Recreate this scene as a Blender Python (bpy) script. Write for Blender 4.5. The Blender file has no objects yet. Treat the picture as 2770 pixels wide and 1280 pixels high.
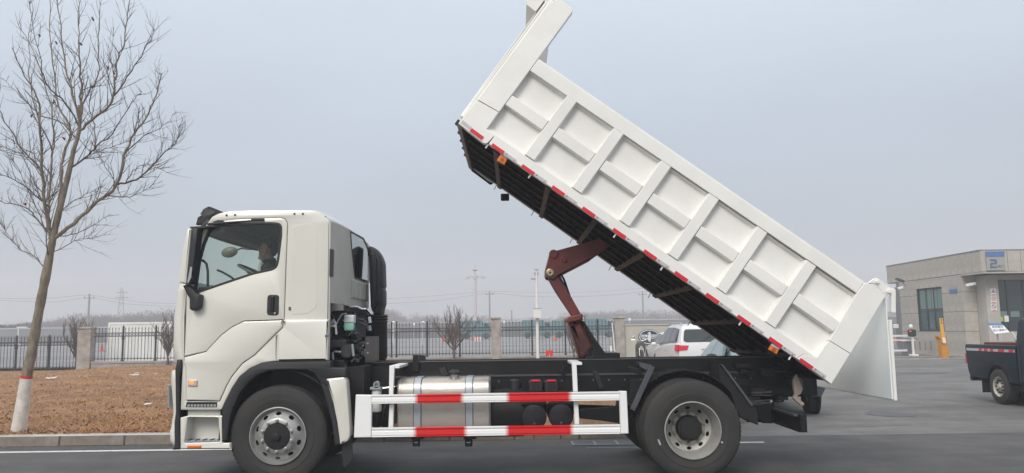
import bpy, bmesh, math, random
from mathutils import Vector, Matrix
from mathutils.geometry import tessellate_polygon
random.seed(7)
R_ = math.radians
SC = bpy.context.scene
COL = SC.collection

# ------------------------------------------------------------------ camera
F = 2174.0; H = 1.66
PITCH = math.atan(255/F); ROLL = R_(-0.8)
CM = (Matrix.Rotation(math.pi/2+PITCH, 3, 'X') @ Matrix.Rotation(ROLL, 3, 'Z'))
cam = bpy.data.cameras.new('camera'); co = bpy.data.objects.new('camera', cam); COL.objects.link(co)
cam.sensor_width = 36; cam.lens = 36*F/2770; cam.clip_start = 0.05; cam.clip_end = 3000
co.matrix_world = Matrix.Translation((0, 0, H)) @ CM.to_4x4()
SC.camera = co

# ------------------------------------------------------------------ world + sun
SUN_EL, SUN_AZ = R_(40), R_(202)       # overcast glow high behind the photographer
w = bpy.data.worlds.new('World'); SC.world = w; w.use_nodes = True
nt = w.node_tree; nt.nodes.clear()
N = nt.nodes.new; L = nt.links.new
out = N('ShaderNodeOutputWorld'); bg = N('ShaderNodeBackground'); bg.inputs[1].default_value = 0.1
sky = N('ShaderNodeTexSky'); sky.sky_type = 'NISHITA'; sky.sun_disc = False
sky.sun_elevation = SUN_EL; sky.sun_rotation = SUN_AZ; sky.dust_density = 6; sky.air_density = 1.5
tc = N('ShaderNodeTexCoord'); sx = N('ShaderNodeSeparateXYZ'); L(tc.outputs['Generated'], sx.inputs[0])
rp = N('ShaderNodeValToRGB'); L(sx.outputs[2], rp.inputs[0])
cr = rp.color_ramp
cr.elements[0].position = 0.0; cr.elements[0].color = (0.300, 0.328, 0.368, 1)
cr.elements[1].position = 1.0; cr.elements[1].color = (1.0, 1.0, 1.0, 1)
for p, c in ((0.10, (0.325, 0.368, 0.425)), (0.22, (0.385, 0.44, 0.51)), (0.40, (0.53, 0.59, 0.665)), (0.7, (0.85, 0.87, 0.90))):
    e = cr.elements.new(p); e.color = (*c, 1)
# cloud layer: very soft mottling
mp = N('ShaderNodeMapping'); mp.inputs['Scale'].default_value = (1.2, 1.2, 3.5); L(tc.outputs['Generated'], mp.inputs[0])
nz = N('ShaderNodeTexNoise'); nz.inputs['Scale'].default_value = 1.6; nz.inputs['Detail'].default_value = 4; L(mp.outputs[0], nz.inputs[0])
mr = N('ShaderNodeMapRange'); mr.inputs[1].default_value = 0.3; mr.inputs[2].default_value = 0.7
mr.inputs[3].default_value = 9.3; mr.inputs[4].default_value = 10.4; L(nz.outputs[0], mr.inputs[0])
vm = N('ShaderNodeVectorMath'); vm.operation = 'SCALE'; L(rp.outputs[0], vm.inputs[0]); L(mr.outputs[0], vm.inputs['Scale'])
mx = N('ShaderNodeMix'); mx.data_type = 'RGBA'; mx.inputs[0].default_value = 0.93
L(sky.outputs[0], mx.inputs[6]); L(vm.outputs[0], mx.inputs[7]); L(mx.outputs[2], bg.inputs[0]); L(bg.outputs[0], out.inputs[0])
sl = bpy.data.lights.new('sun', 'SUN'); sl.energy = 1.5; sl.angle = R_(25); sl.color = (1, 0.95, 0.885)
so = bpy.data.objects.new('sun', sl); COL.objects.link(so)
sd = Vector((math.sin(SUN_AZ)*math.cos(SUN_EL), math.cos(SUN_AZ)*math.cos(SUN_EL), math.sin(SUN_EL)))
so.rotation_euler = sd.to_track_quat('Z', 'Y').to_euler(); so.location = (0, -20, 30)
SC.view_settings.view_transform = 'Standard'; SC.view_settings.look = 'None'
SC.view_settings.exposure = 0.5; SC.view_settings.gamma = 1; SC.view_settings.use_curve_mapping = False
try:
    SC.cycles.volume_bounces = 1; SC.cycles.max_bounces = 8; SC.cycles.transparent_max_bounces = 12
    SC.cycles.use_denoising = True
except Exception: pass

# ------------------------------------------------------------------ survey helpers (photo measurements -> metres at a known distance)
def ray(x, y): return CM @ Vector(((x-1385)/F, -(y-640)/F, -1))
def PY(x, y, Y):
    d = ray(x, y); t = Y/d[1]; return (d[0]*t, H+d[2]*t)
def PXc(x, y, X):
    d = ray(x, y); t = X/d[0]; return (d[1]*t, H+d[2]*t)
def PZc(x, y, Z=0.0):
    d = ray(x, y); t = (Z-H)/d[2]; return (d[0]*t, d[1]*t)
def mk(ox, oy, s): return lambda x, y: (ox+x/s, oy+y/s)
c1 = mk(430, 540, 3.305); c2 = mk(430, 860, 2.833); c3 = mk(900, 940, 3.067); c4 = mk(1400, 600, 2.976)
c5 = mk(1640, 900, 3.132); c6 = mk(1000, 680, 3.481); cA = mk(1220, 0, 2.124); cB = mk(2280, 720, 8.5)
cT = mk(0, 0, 1.652); cL = mk(0, 720, 2.124); cR = mk(2340, 640, 2.428)
def Q(c, pts, Y):           # crop polygon -> XZ polygon at distance Y (keeps corner radii in metres)
    r = []
    for p in pts:
        a = PY(*c(p[0], p[1]), Y); r.append(a if len(p) < 3 else (a[0], a[1], p[2]))
    return r
FX = lambda a, b, w: (w, a, b)
FY = lambda a, b, w: (a, w, b)
FZ = lambda a, b, w: (a, b, w)

# ------------------------------------------------------------------ materials
MATS = {}
def mat(name, col, rough=0.6, metal=0.0, var=0.0, vscale=3.0, bump=0.0, bscale=60.0, coat=0.0, col2=None, emit=0.0, spec=0.5, stretch=(1, 1, 1), detail=6, lo=0.35, hi=0.65):
    if name in MATS: return MATS[name]
    m = bpy.data.materials.new(name); m.use_nodes = True; t = m.node_tree; b = t.nodes['Principled BSDF']
    b.inputs['Base Color'].default_value = (*col, 1); b.inputs['Roughness'].default_value = rough
    b.inputs['Metallic'].default_value = metal; b.inputs['Coat Weight'].default_value = coat; b.inputs['Coat Roughness'].default_value = 0.08
    b.inputs['Specular IOR Level'].default_value = spec
    if emit: b.inputs['Emission Color'].default_value = (*col, 1); b.inputs['Emission Strength'].default_value = emit
    if var or col2 or bump:
        tcn = t.nodes.new('ShaderNodeTexCoord'); mpn = t.nodes.new('ShaderNodeMapping'); mpn.inputs['Scale'].default_value = stretch
        t.links.new(tcn.outputs['Object'], mpn.inputs[0])
    if var or col2:
        n = t.nodes.new('ShaderNodeTexNoise'); n.inputs['Scale'].default_value = vscale; n.inputs['Detail'].default_value = detail; n.inputs['Roughness'].default_value = 0.65
        t.links.new(mpn.outputs[0], n.inputs[0])
        r = t.nodes.new('ShaderNodeValToRGB'); r.color_ramp.elements[0].position = lo; r.color_ramp.elements[1].position = hi
        a = col2 if col2 else tuple(c*(1-var) for c in col)
        r.color_ramp.elements[0].color = (*a, 1); r.color_ramp.elements[1].color = (*col, 1)
        t.links.new(n.outputs[0], r.inputs[0]); t.links.new(r.outputs[0], b.inputs['Base Color'])
    if bump:
        n2 = t.nodes.new('ShaderNodeTexNoise'); n2.inputs['Scale'].default_value = bscale; n2.inputs['Detail'].default_value = 4
        t.links.new(mpn.outputs[0], n2.inputs[0]); bp = t.nodes.new('ShaderNodeBump'); bp.inputs['Strength'].default_value = bump; bp.inputs['Distance'].default_value = 0.02
        t.links.new(n2.outputs[0], bp.inputs['Height']); t.links.new(bp.outputs[0], b.inputs['Normal'])
    MATS[name] = m; return m
CABW = mat('cab_paint', (0.70, 0.68, 0.61), 0.30, var=0.07, vscale=1.1, coat=0.6, bump=0.03, bscale=1.5)
BEDW = mat('bed_paint', (0.83, 0.82, 0.78), 0.40, var=0.09, vscale=1.6, coat=0.2, bump=0.16, bscale=2.2, detail=10)
GATEW = mat('tailgate_paint', (0.82, 0.87, 0.88), 0.38, var=0.04, vscale=1.5)
GUARDW = mat('guard_paint', (0.84, 0.84, 0.83), 0.4, var=0.03)
BLK = mat('frame_black', (0.0085, 0.009, 0.0105), 0.42, var=0.4, vscale=6, coat=0.08, spec=.35)
BLKM = mat('matte_black', (0.009, 0.009, 0.010), 0.75, var=0.4, vscale=9)
PLA = mat('black_plastic', (0.015, 0.016, 0.019), 0.55, bump=0.1, bscale=200)
UND = mat('bed_underside', (0.004, 0.005, 0.0075), 0.8, var=0.4, vscale=4, spec=.06)
PRIM = mat('primer_grey', (0.050, 0.051, 0.052), 0.55, var=0.4, vscale=7, spec=.3)
EDGE = mat('bare_edge', (0.16, 0.14, 0.125), 0.7, var=0.5, vscale=8, spec=.15)
TYRE = mat('tyre_rubber', (0.024, 0.0235, 0.0235), 0.75, col2=(0.036, 0.033, 0.030), vscale=4, bump=0.15, bscale=120)
RIM = mat('wheel_silver', (0.42, 0.42, 0.41), 0.42, metal=0.55, var=0.18, vscale=9)
RIMR = mat('wheel_silver_rear', (0.43, 0.425, 0.39), 0.5, metal=0.4, var=0.22, vscale=9)
NUT = mat('nut_steel', (0.36, 0.35, 0.33), 0.4, metal=0.6)
RED = mat('gloss_red', (0.66, 0.02, 0.025), 0.35)
TRED = mat('tape_red', (0.60, 0.018, 0.035), 0.35)
TWHT = mat('tape_white', (0.55, 0.53, 0.56), 0.3, metal=0.2, var=0.1, vscale=20)
AMB = mat('amber_lens', (0.75, 0.19, 0.02), 0.25)
AMBL = mat('amber_lit', (1.0, 0.35, 0.08), 0.25, emit=0.3)
OXR = mat('oxide_red', (0.19, 0.032, 0.026), 0.45, col2=(0.075, 0.018, 0.017), vscale=2.6, lo=0.3, hi=0.62)
ALU = mat('tank_aluminium', (0.56, 0.52, 0.47), 0.42, metal=0.85, var=0.12, vscale=5, bump=0.05, bscale=14, stretch=(1, 4, 4))
STRAP = mat('strap_steel', (0.42, 0.45, 0.48), 0.4, metal=0.5)
CHRM = mat('bright_steel', (0.6, 0.6, 0.58), 0.25, metal=1)
BRS = mat('brass_pin', (0.55, 0.48, 0.28), 0.35, metal=0.8)
TAN = mat('tan_cast_steel', (0.42, 0.34, 0.29), 0.55, var=0.2, vscale=12)
WPL = mat('white_plastic', (0.72, 0.74, 0.72), 0.4)
GRN = mat('coolant_green', (0.24, 0.5, 0.38), 0.35)
def glass(name, tint=(0.8, 0.88, 0.86), refl=0.14):
    m = bpy.data.materials.new(name); m.use_nodes = True; t = m.node_tree; t.nodes.clear()
    o = t.nodes.new('ShaderNodeOutputMaterial'); tr = t.nodes.new('ShaderNodeBsdfTransparent'); tr.inputs[0].default_value = (*tint, 1)
    g = t.nodes.new('ShaderNodeBsdfGlossy'); g.inputs['Roughness'].default_value = 0.03; g.inputs[0].default_value = (0.9, 0.95, 0.95, 1)
    lw = t.nodes.new('ShaderNodeLayerWeight'); lw.inputs[0].default_value = 0.5
    fr = t.nodes.new('ShaderNodeMath'); fr.operation = 'POWER'; fr.inputs[1].default_value = 5.0; t.links.new(lw.outputs['Facing'], fr.inputs[0])
    ad = t.nodes.new('ShaderNodeMath'); ad.operation = 'MULTIPLY_ADD'; ad.inputs[1].default_value = 0.8; ad.inputs[2].default_value = refl; t.links.new(fr.outputs[0], ad.inputs[0])
    mi = t.nodes.new('ShaderNodeMixShader'); t.links.new(ad.outputs[0], mi.inputs[0]); t.links.new(tr.outputs[0], mi.inputs[1]); t.links.new(g.outputs[0], mi.inputs[2])
    t.links.new(mi.outputs[0], o.inputs[0]); return m
GLS = glass('clear_glass', (0.86, 0.91, 0.885), 0.035)
GLSD = glass('smoked_glass', (0.25, 0.28, 0.30), 0.30)
CGL = mat('car_glass', (0.02, 0.03, 0.034), 0.06, spec=0.7)
BGL = mat('building_glass', (0.025, 0.048, 0.05), 0.12, spec=0.8, var=0.4, vscale=0.8)

# ------------------------------------------------------------------ mesh builder
def world_of(o):
    m = o.matrix_parent_inverse @ o.matrix_basis
    return m if o.parent is None else world_of(o.parent) @ m
def sarea(p): return sum(p[i][0]*p[(i+1) % len(p)][1]-p[(i+1) % len(p)][0]*p[i][1] for i in range(len(p)))/2
def inset(p, d):
    n = len(p); s = 1 if sarea(p) > 0 else -1; o = []
    for i in range(n):
        a, b, c = Vector(p[i-1][:2]), Vector(p[i][:2]), Vector(p[(i+1) % n][:2])
        e1, e2 = (b-a), (c-b)
        if e1.length < 1e-7 or e2.length < 1e-7: o.append((b.x, b.y)); continue
        e1.normalize(); e2.normalize()
        n1 = Vector((-e1.y, e1.x))*s; n2 = Vector((-e2.y, e2.x))*s; m = n1+n2
        if m.length < 0.2: m = n1
        m.normalize(); k = d/max(0.4, m.dot(n1)); o.append((b.x+m.x*k, b.y+m.y*k))
    return o
def rnd(pts, r=0.0, seg=5):
    o = []; n = len(pts)
    for i in range(n):
        rr = pts[i][2] if len(pts[i]) > 2 else r
        b = Vector(pts[i][:2])
        if rr <= 0: o.append((b.x, b.y)); continue
        a, c = Vector(pts[i-1][:2]), Vector(pts[(i+1) % n][:2])
        da, dc = (a-b), (c-b); ra = min(rr, da.length*0.48); rc = min(rr, dc.length*0.48)
        p0 = b+da.normalized()*ra; p2 = b+dc.normalized()*rc
        for k in range(seg+1):
            t = k/seg; q = p0*(1-t)**2+b*2*t*(1-t)+p2*t*t; o.append((q.x, q.y))
    return o
def circ(cx, cy, r, n=24, ry=None, rot=0): return [(cx+r*math.cos(2*math.pi*i/n+rot), cy+(ry or r)*math.sin(2*math.pi*i/n+rot)) for i in range(n)]
class MB:
    def __init__(s): s.v = []; s.f = []; s.m = []; s.mi = 0
    def add(s, vs, fs):
        k = len(s.v); s.v += [tuple(v) for v in vs]; s.f += [tuple(k+i for i in f) for f in fs]; s.m += [s.mi]*len(fs); return s
    def box(s, x0, x1, y0, y1, z0, z1, fr=None, M=None):
        vs = [(x, y, z) for x in (x0, x1) for y in (y0, y1) for z in (z0, z1)]
        if fr: vs = [fr(*v) for v in vs]
        if M: vs = [M @ Vector(v) for v in vs]
        return s.add(vs, [(0, 1, 3, 2), (4, 6, 7, 5), (0, 4, 5, 1), (2, 3, 7, 6), (0, 2, 6, 4), (1, 5, 7, 3)])
    def prism(s, poly, w0, w1, fr=FY, holes=(), ch=0.0, both=False):
        ch_ = ch if w1 >= w0 else -ch
        loops = [[(p[0], p[1]) for p in poly]]+[[(p[0], p[1]) for p in h] for h in holes]
        def cap(ls, w, d=0):
            pts = [fr(a, b, w) for l in ls for (a, b) in l]
            tri = tessellate_polygon([[Vector((a, b, 0)) for a, b in l] for l in ls])
            return pts, tri
        def ld(d): return [inset(l, d) if i == 0 else inset(l, -d) for i, l in enumerate(loops)]
        lay = []
        if ch: lay.append((ld(ch), w0)); lay.append((ld(ch*0.3), w0+ch_*0.3)); lay.append((loops, w0+ch_))
        else: lay.append((loops, w0))
        if both and ch: lay.append((loops, w1-ch_)); lay.append((ld(ch), w1))
        else: lay.append((loops, w1))
        pts, tri = cap(lay[0][0], lay[0][1]); s.add(pts, tri)
        pts, tri = cap(lay[-1][0], lay[-1][1]); s.add(pts, tri)
        for (la, wa), (lb, wb) in zip(lay[:-1], lay[1:]):
            for A, B in zip(la, lb):
                n = len(A); vs = [fr(a, b, wa) for a, b in A]+[fr(a, b, wb) for a, b in B]
                s.add(vs, [(i, (i+1) % n, n+(i+1) % n, n+i) for i in range(n)])
        return s
    def tube(s, pts, r, n=8, cap=True):
        P = [Vector(p) for p in pts]; rs = r if isinstance(r, (list, tuple)) else [r]*len(P)
        vs = []; up = None
        for i, p in enumerate(P):
            d = (P[min(i+1, len(P)-1)]-P[max(i-1, 0)])
            if d.length < 1e-9: d = Vector((0, 0, 1))
            d.normalize()
            if up is None: up = d.orthogonal().normalized()
            up = (up-d*up.dot(d))
            if up.length < 1e-6: up = d.orthogonal()
            up.normalize(); q = d.cross(up)
            for k in range(n):
                a = 2*math.pi*k/n; vs.append(p+(up*math.cos(a)+q*math.sin(a))*rs[i])
        fs = [(i*n+k, i*n+(k+1) % n, (i+1)*n+(k+1) % n, (i+1)*n+k) for i in range(len(P)-1) for k in range(n)]
        if cap and n > 2: fs += [tuple(range(n))[::-1], tuple((len(P)-1)*n+k for k in range(n))]
        return s.add(vs, fs)
    def cyl(s, a, b, r, n=20): return s.tube([a, b], r, n)
    def lathe(s, prof, c, ax='Y', n=48, close=False, rmod=None):
        vs = []; m = len(prof)
        for i in range(n):
            a = 2*math.pi*i/n; ca, sa = math.cos(a), math.sin(a)
            for j, (r, y) in enumerate(prof):
                if rmod: r = rmod(i, j, r)
                if ax == 'Y': vs.append((c[0]+r*ca, c[1]+y, c[2]+r*sa))
                elif ax == 'Z': vs.append((c[0]+r*ca, c[1]+r*sa, c[2]+y))
                else: vs.append((c[0]+y, c[1]+r*ca, c[2]+r*sa))
        fs = []
        for i in range(n):
            i2 = (i+1) % n
            for j in range(m-1 if not close else m):
                j2 = (j+1) % m; fs.append((i*m+j, i*m+j2, i2*m+j2, i2*m+j))
        return s.add(vs, fs)
    def build(s, name, mt, parent=None, bevel=0, seg=1, smooth=False, kind=None, label=None, recalc=True, merge=True):
        me = bpy.data.meshes.new(name); me.from_pydata(s.v, [], s.f)
        for x in (mt if isinstance(mt, (list, tuple)) else [mt]): me.materials.append(x)
        if any(s.m): me.polygons.foreach_set('material_index', s.m)
        if recalc or bevel:
            bm = bmesh.new(); bm.from_mesh(me)
            if merge: bmesh.ops.remove_doubles(bm, verts=bm.verts, dist=1e-5)
            if recalc: bmesh.ops.recalc_face_normals(bm, faces=bm.faces)
            if bevel:
                es = [e for e in bm.edges if len(e.link_faces) == 2 and e.calc_face_angle(0) > R_(35)]
                bmesh.ops.bevel(bm, geom=es, offset=bevel, segments=seg, affect='EDGES', clamp_overlap=True)
            bm.to_mesh(me); bm.free()
        if smooth:
            me.polygons.foreach_set('use_smooth', [True]*len(me.polygons))
            try: me.set_sharp_from_angle(angle=R_(38 if smooth is True else smooth))
            except Exception: pass
        o = bpy.data.objects.new(name, me); COL.objects.link(o)
        if parent:
            o.parent = parent; o.matrix_parent_inverse = world_of(parent).inverted()
        if kind: o['kind'] = kind
        if label: o['label'] = label
        return o
def thing(name, label, cat, loc=(0, 0, 0), group=None):
    o = bpy.data.objects.new(name, None); COL.objects.link(o); o.location = loc; o.empty_display_size = 0.2
    o['label'] = label; o['category'] = cat
    if group: o['group'] = group
    return o
def tag(o, label, cat, group=None):
    o['label'] = label; o['category'] = cat
    if group: o['group'] = group
    return o
def par(o, p):
    m_ = o.matrix_parent_inverse.copy(); o.parent = p; o.matrix_parent_inverse = m_
def copy_child(o, parent):
    c = o.copy(); COL.objects.link(c); par(c, parent)
    for k in [x for x in o.children]: copy_child(k, c)
    return c
def dup(root, loc, label, rz=None, scale=None):
    r = root.copy(); COL.objects.link(r); r.location = loc; r['label'] = label
    if rz is not None: r.rotation_euler = (0, 0, rz)
    if scale: r.scale = scale
    for k in [x for x in root.children]: copy_child(k, r)
    return r
def remesh(mb, name, mt, parent, vox=0.01, smooth_it=4):
    o = mb.build(name, mt, parent, recalc=True)
    md = o.modifiers.new('r', 'REMESH'); md.mode = 'VOXEL'; md.voxel_size = vox
    m2 = o.modifiers.new('s', 'SMOOTH'); m2.iterations = smooth_it; m2.factor = 0.5
    dg = bpy.context.evaluated_depsgraph_get(); me = bpy.data.meshes.new_from_object(o.evaluated_get(dg))
    o.modifiers.clear(); old = o.data; o.data = me; me.name = name
    me.polygons.foreach_set('use_smooth', [True]*len(me.polygons)); return o
def ell(mb, c, r, rot=None, n=14):
    vs = []; m = n//2+1
    for i in range(m+1):
        t = math.pi*i/m
        for k in range(n):
            a = 2*math.pi*k/n; v = Vector((r[0]*math.sin(t)*math.cos(a), r[1]*math.sin(t)*math.sin(a), r[2]*math.cos(t)))
            if rot: v = rot @ v
            vs.append(Vector(c)+v)
    fs = [(i*n+k, i*n+(k+1) % n, (i+1)*n+(k+1) % n, (i+1)*n+k) for i in range(m) for k in range(n)]
    mb.add(vs, fs); return mb

# ------------------------------------------------------------------ ground, road, kerb, grass strip, far lot
def sheet(name, pts, z, mt, kind='structure'):
    m = MB(); m.add([(x, y, z) for x, y in pts], [tuple(range(len(pts)))]); return m.build(name, mt, kind=kind)
def ground_mat(name, ca, cb, scale, bump, streak=None, rough=0.85, spk=None):
    m = bpy.data.materials.new(name); m.use_nodes = True; t = m.node_tree; b = t.nodes['Principled BSDF']; b.inputs['Roughness'].default_value = rough
    tcn = t.nodes.new('ShaderNodeTexCoord')
    n = t.nodes.new('ShaderNodeTexNoise'); n.inputs['Scale'].default_value = scale; n.inputs['Detail'].default_value = 8; n.inputs['Roughness'].default_value = 0.6
    mpn = t.nodes.new('ShaderNodeMapping'); mpn.inputs['Scale'].default_value = streak or (1, 1, 1); t.links.new(tcn.outputs['Object'], mpn.inputs[0]); t.links.new(mpn.outputs[0], n.inputs[0])
    r = t.nodes.new('ShaderNodeValToRGB'); r.color_ramp.elements[0].position = 0.3; r.color_ramp.elements[1].position = 0.72
    r.color_ramp.elements[0].color = (*ca, 1); r.color_ramp.elements[1].color = (*cb, 1); t.links.new(n.outputs[0], r.inputs[0])
    n2 = t.nodes.new('ShaderNodeTexNoise'); n2.inputs['Scale'].default_value = 55; n2.inputs['Detail'].default_value = 5; n2.inputs['Roughness'].default_value = 0.75; t.links.new(tcn.outputs['Object'], n2.inputs[0])
    mr_ = t.nodes.new('ShaderNodeMapRange'); mr_.inputs[1].default_value = 0.3; mr_.inputs[2].default_value = 0.7; mr_.inputs[3].default_value = 0.55; mr_.inputs[4].default_value = 1.45; t.links.new(n2.outputs[0], mr_.inputs[0])
    mu = t.nodes.new('ShaderNodeVectorMath'); mu.operation = 'SCALE'; t.links.new(r.outputs[0], mu.inputs[0]); t.links.new(mr_.outputs[0], mu.inputs['Scale'])
    t.links.new(mu.outputs[0], b.inputs['Base Color'])
    if name in ('road_asphalt', 'apron_asphalt'):
        vo = t.nodes.new('ShaderNodeTexVoronoi'); vo.inputs['Scale'].default_value = 26; t.links.new(tcn.outputs['Object'], vo.inputs[0])
        ma = t.nodes.new('ShaderNodeMapRange'); ma.inputs[1].default_value = 0.0; ma.inputs[2].default_value = 0.22; ma.inputs[3].default_value = 1.55; ma.inputs[4].default_value = 1.0; t.links.new(vo.outputs['Distance'], ma.inputs[0])
        n3 = t.nodes.new('ShaderNodeTexNoise'); n3.inputs['Scale'].default_value = 1.1; n3.inputs['Detail'].default_value = 9; n3.inputs['Roughness'].default_value = 0.7; t.links.new(tcn.outputs['Object'], n3.inputs[0])
        mb = t.nodes.new('ShaderNodeMapRange'); mb.inputs[1].default_value = 0.32; mb.inputs[2].default_value = 0.68; mb.inputs[3].default_value = 0.72; mb.inputs[4].default_value = 1.25; t.links.new(n3.outputs[0], mb.inputs[0])
        mm = t.nodes.new('ShaderNodeMath'); mm.operation = 'MULTIPLY'; t.links.new(ma.outputs[0], mm.inputs[0]); t.links.new(mb.outputs[0], mm.inputs[1])
        mu2 = t.nodes.new('ShaderNodeVectorMath'); mu2.operation = 'SCALE'; t.links.new(mu.outputs[0], mu2.inputs[0]); t.links.new(mm.outputs[0], mu2.inputs['Scale']); t.links.new(mu2.outputs[0], b.inputs['Base Color'])
    bp = t.nodes.new('ShaderNodeBump'); bp.inputs['Strength'].default_value = bump; bp.inputs['Distance'].default_value = 0.01; t.links.new(n2.outputs[0], bp.inputs['Height']); t.links.new(bp.outputs[0], b.inputs['Normal'])
    return m
ASPH = ground_mat('road_asphalt', (0.050, 0.050, 0.052), (0.098, 0.095, 0.093), 0.6, 0.8, (0.3, 1.6, 1))
APRON = ground_mat('apron_asphalt', (0.095, 0.094, 0.093), (0.178, 0.174, 0.170), 0.5, 0.6, (0.35, 1.3, 1))
LOT = ground_mat('lot_asphalt', (0.15, 0.152, 0.16), (0.235, 0.235, 0.24), 0.06, 0.2, (0.3, 1, 1))
EARTH = ground_mat('dry_earth', (0.14, 0.064, 0.026), (0.35, 0.19, 0.085), 0.9, 0.9)
KERB = mat('kerb_stone', (0.30, 0.27, 0.235), 0.85, col2=(0.17, 0.14, 0.115), vscale=2.5, bump=0.3, bscale=40)
KTOP_LIT = mat('kerb_lit_stone', (0.5, 0.48, 0.45), 0.85, var=0.25, vscale=3)  # paler kerb stone, light on the top face put into the colour
LINE = mat('road_paint', (0.62, 0.62, 0.60), 0.7, col2=(0.30, 0.30, 0.30), vscale=9, lo=0.25, hi=0.5)
m = MB(); m.add([(-420, -30, -0.012), (420, -30, -0.012), (420, 420, -0.012), (-420, 420, -0.012)], [(0, 1, 2, 3)]); m.build('ground', EARTH, kind='structure')
YK = 12.62                                     # near face of the kerb
sheet('road', [(-60, -12), (60, -12), (60, YK+0.02), (-60, YK+0.02)], 0.0, ASPH)
def arc(cx, cy, r, a0, a1, n=14): return [(cx+r*math.cos(R_(a0+(a1-a0)*i/n)), cy+r*math.sin(R_(a0+(a1-a0)*i/n))) for i in range(n+1)]
XE = 4.4                                        # the grass strip's right-hand side
edge = arc(XE-3.4, YK+3.4, 3.4, -90, 0)+[(XE, 25), (XE+0.9, 39.9)]
sheet('apron', [(XE-3.4, YK+0.022)]+[(60, YK+0.022), (60, 80), (14, 80), (14, 41.2), (XE+0.9, 41.2)]+[(x, y) for x, y in edge[::-1]], -0.001, APRON)
# grass terrain
def gz(x, y):
    t = max(0, min(1, (y-13)/27)); a = 0.14+t*(-0.16); e = max(0, min(1, (x+22)/4)); a += t*0.22*e
    return a+0.035*math.sin(x*0.9+y*0.5)*min(1, (y-YK-0.2)*0.6) + 0.02*math.sin(x*2.3-y*1.1)*min(1, (y-YK-0.2)*0.6)
def xe_at(y):
    if y < YK+3.4: return XE-3.4+math.sqrt(max(0, 3.4**2-(YK+3.4-y)**2))
    if y < 25: return XE
    return XE+0.9*(y-25)/14.9
nx, ny = 120, 60; m = MB(); vs = []
for j in range(ny+1):
    y = YK+0.17+(41.0-YK-0.17)*(j/ny)**1.5
    xr = xe_at(y)-0.17; 
    for i in range(nx+1):
        x = -40+(xr+40)*i/nx; vs.append((x, y, gz(x, y)))
m.add(vs, [(j*(nx+1)+i, j*(nx+1)+i+1, (j+1)*(nx+1)+i+1, (j+1)*(nx+1)+i) for j in range(ny) for i in range(nx)])
m.build('grass_verge', EARTH, kind='structure', smooth=True)
# kerb stones: each block its own piece
kroot = MB().box(-40, XE-3.4, YK+0.03, YK+0.14, -0.01, 0.02).build('kerb', KERB, kind='structure')
kb = MB().box(-0.492, 0.492, 0, 0.17, -0.01, 0.142)
kb0 = kb.build('kerb_stone', KERB, kroot, bevel=0.012, seg=2)
kt = MB().box(-0.492, 0.492, -0.004, 0.03, 0.143, 0.150)
x = -39.5; first = True
while x < XE-3.5:
    o = kb0 if first else kb0.copy()
    if not first: COL.objects.link(o); par(o, kroot)
    first = False; o.location = (x, YK+random.uniform(-.004, .004), random.uniform(-.004, .004)); x += 1.0
for i in range(6):
    a = R_(-90+15*(i+0.5)); o = kb0.copy(); COL.objects.link(o); par(o, kroot); r = 3.4
    o.location = (XE-3.4+r*math.cos(a), YK+3.4+r*math.sin(a), 0); o.rotation_euler = (0, 0, a+math.pi/2); o.scale = (0.88, 1, 1)
y = YK+4.0
while y < 39.5:
    o = kb0.copy(); COL.objects.link(o); par(o, kroot); o.location = (xe_at(y), y, 0); o.rotation_euler = (0, 0, math.pi/2); y += 1.0
MB().box(-40, XE-3.4, YK+0.012, YK+0.16, 0.1435, 0.149).build('kerb_lit_top', KTOP_LIT, kroot)  # added pale strip, paints the kerb's top face as catching more light
MB().box(-40, XE-3.4, YK+0.172, YK+0.235, 0.0, 0.158).build('kerb_backing', KTOP_LIT, kroot)
# painted lines
sheet('lane_line', [(-60, 11.93), (-3.75, 11.93), (-3.75, 12.06), (-60, 12.06)], 0.004, LINE)
sheet('lane_line', [(3.05, 11.9), (3.62, 11.9), (3.62, 12.0), (3.05, 12.0)], 0.004, LINE)
sheet('lane_line', [(1.0, 11.6), (1.95, 11.6), (1.95, 11.64), (1.0, 11.64)], 0.004, mat('worn_paint', (0.25, 0.28, 0.32), 0.8))
# drain grate by the kerb
gr = thing('drain_grate', 'steel drain grate flush in the road, just left of the truck rear wheel', 'drain grate', (1.5, 12.05, 0))
MB().box(0.85, 2.15, 11.88, 12.3, 0.001, 0.004).build('sump', mat('grate_dark', (0.05, 0.055, 0.065), 0.6), gr)
g = MB()
g.box(0.83, 2.17, 11.86, 11.9, 0.003, 0.009).box(0.83, 2.17, 12.28, 12.32, 0.003, 0.009); g.build('frame', mat('grate_steel', (0.16, 0.18, 0.21), 0.5, metal=.3), gr)
b0 = MB().box(0.83, 0.865, 11.9, 12.28, 0.0035, 0.0085).build('bar', MATS['grate_steel'], gr)
for i in range(1, 5):
    o = b0.copy(); COL.objects.link(o); par(o, gr); o.location = (0.326*i, 0, 0)
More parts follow.
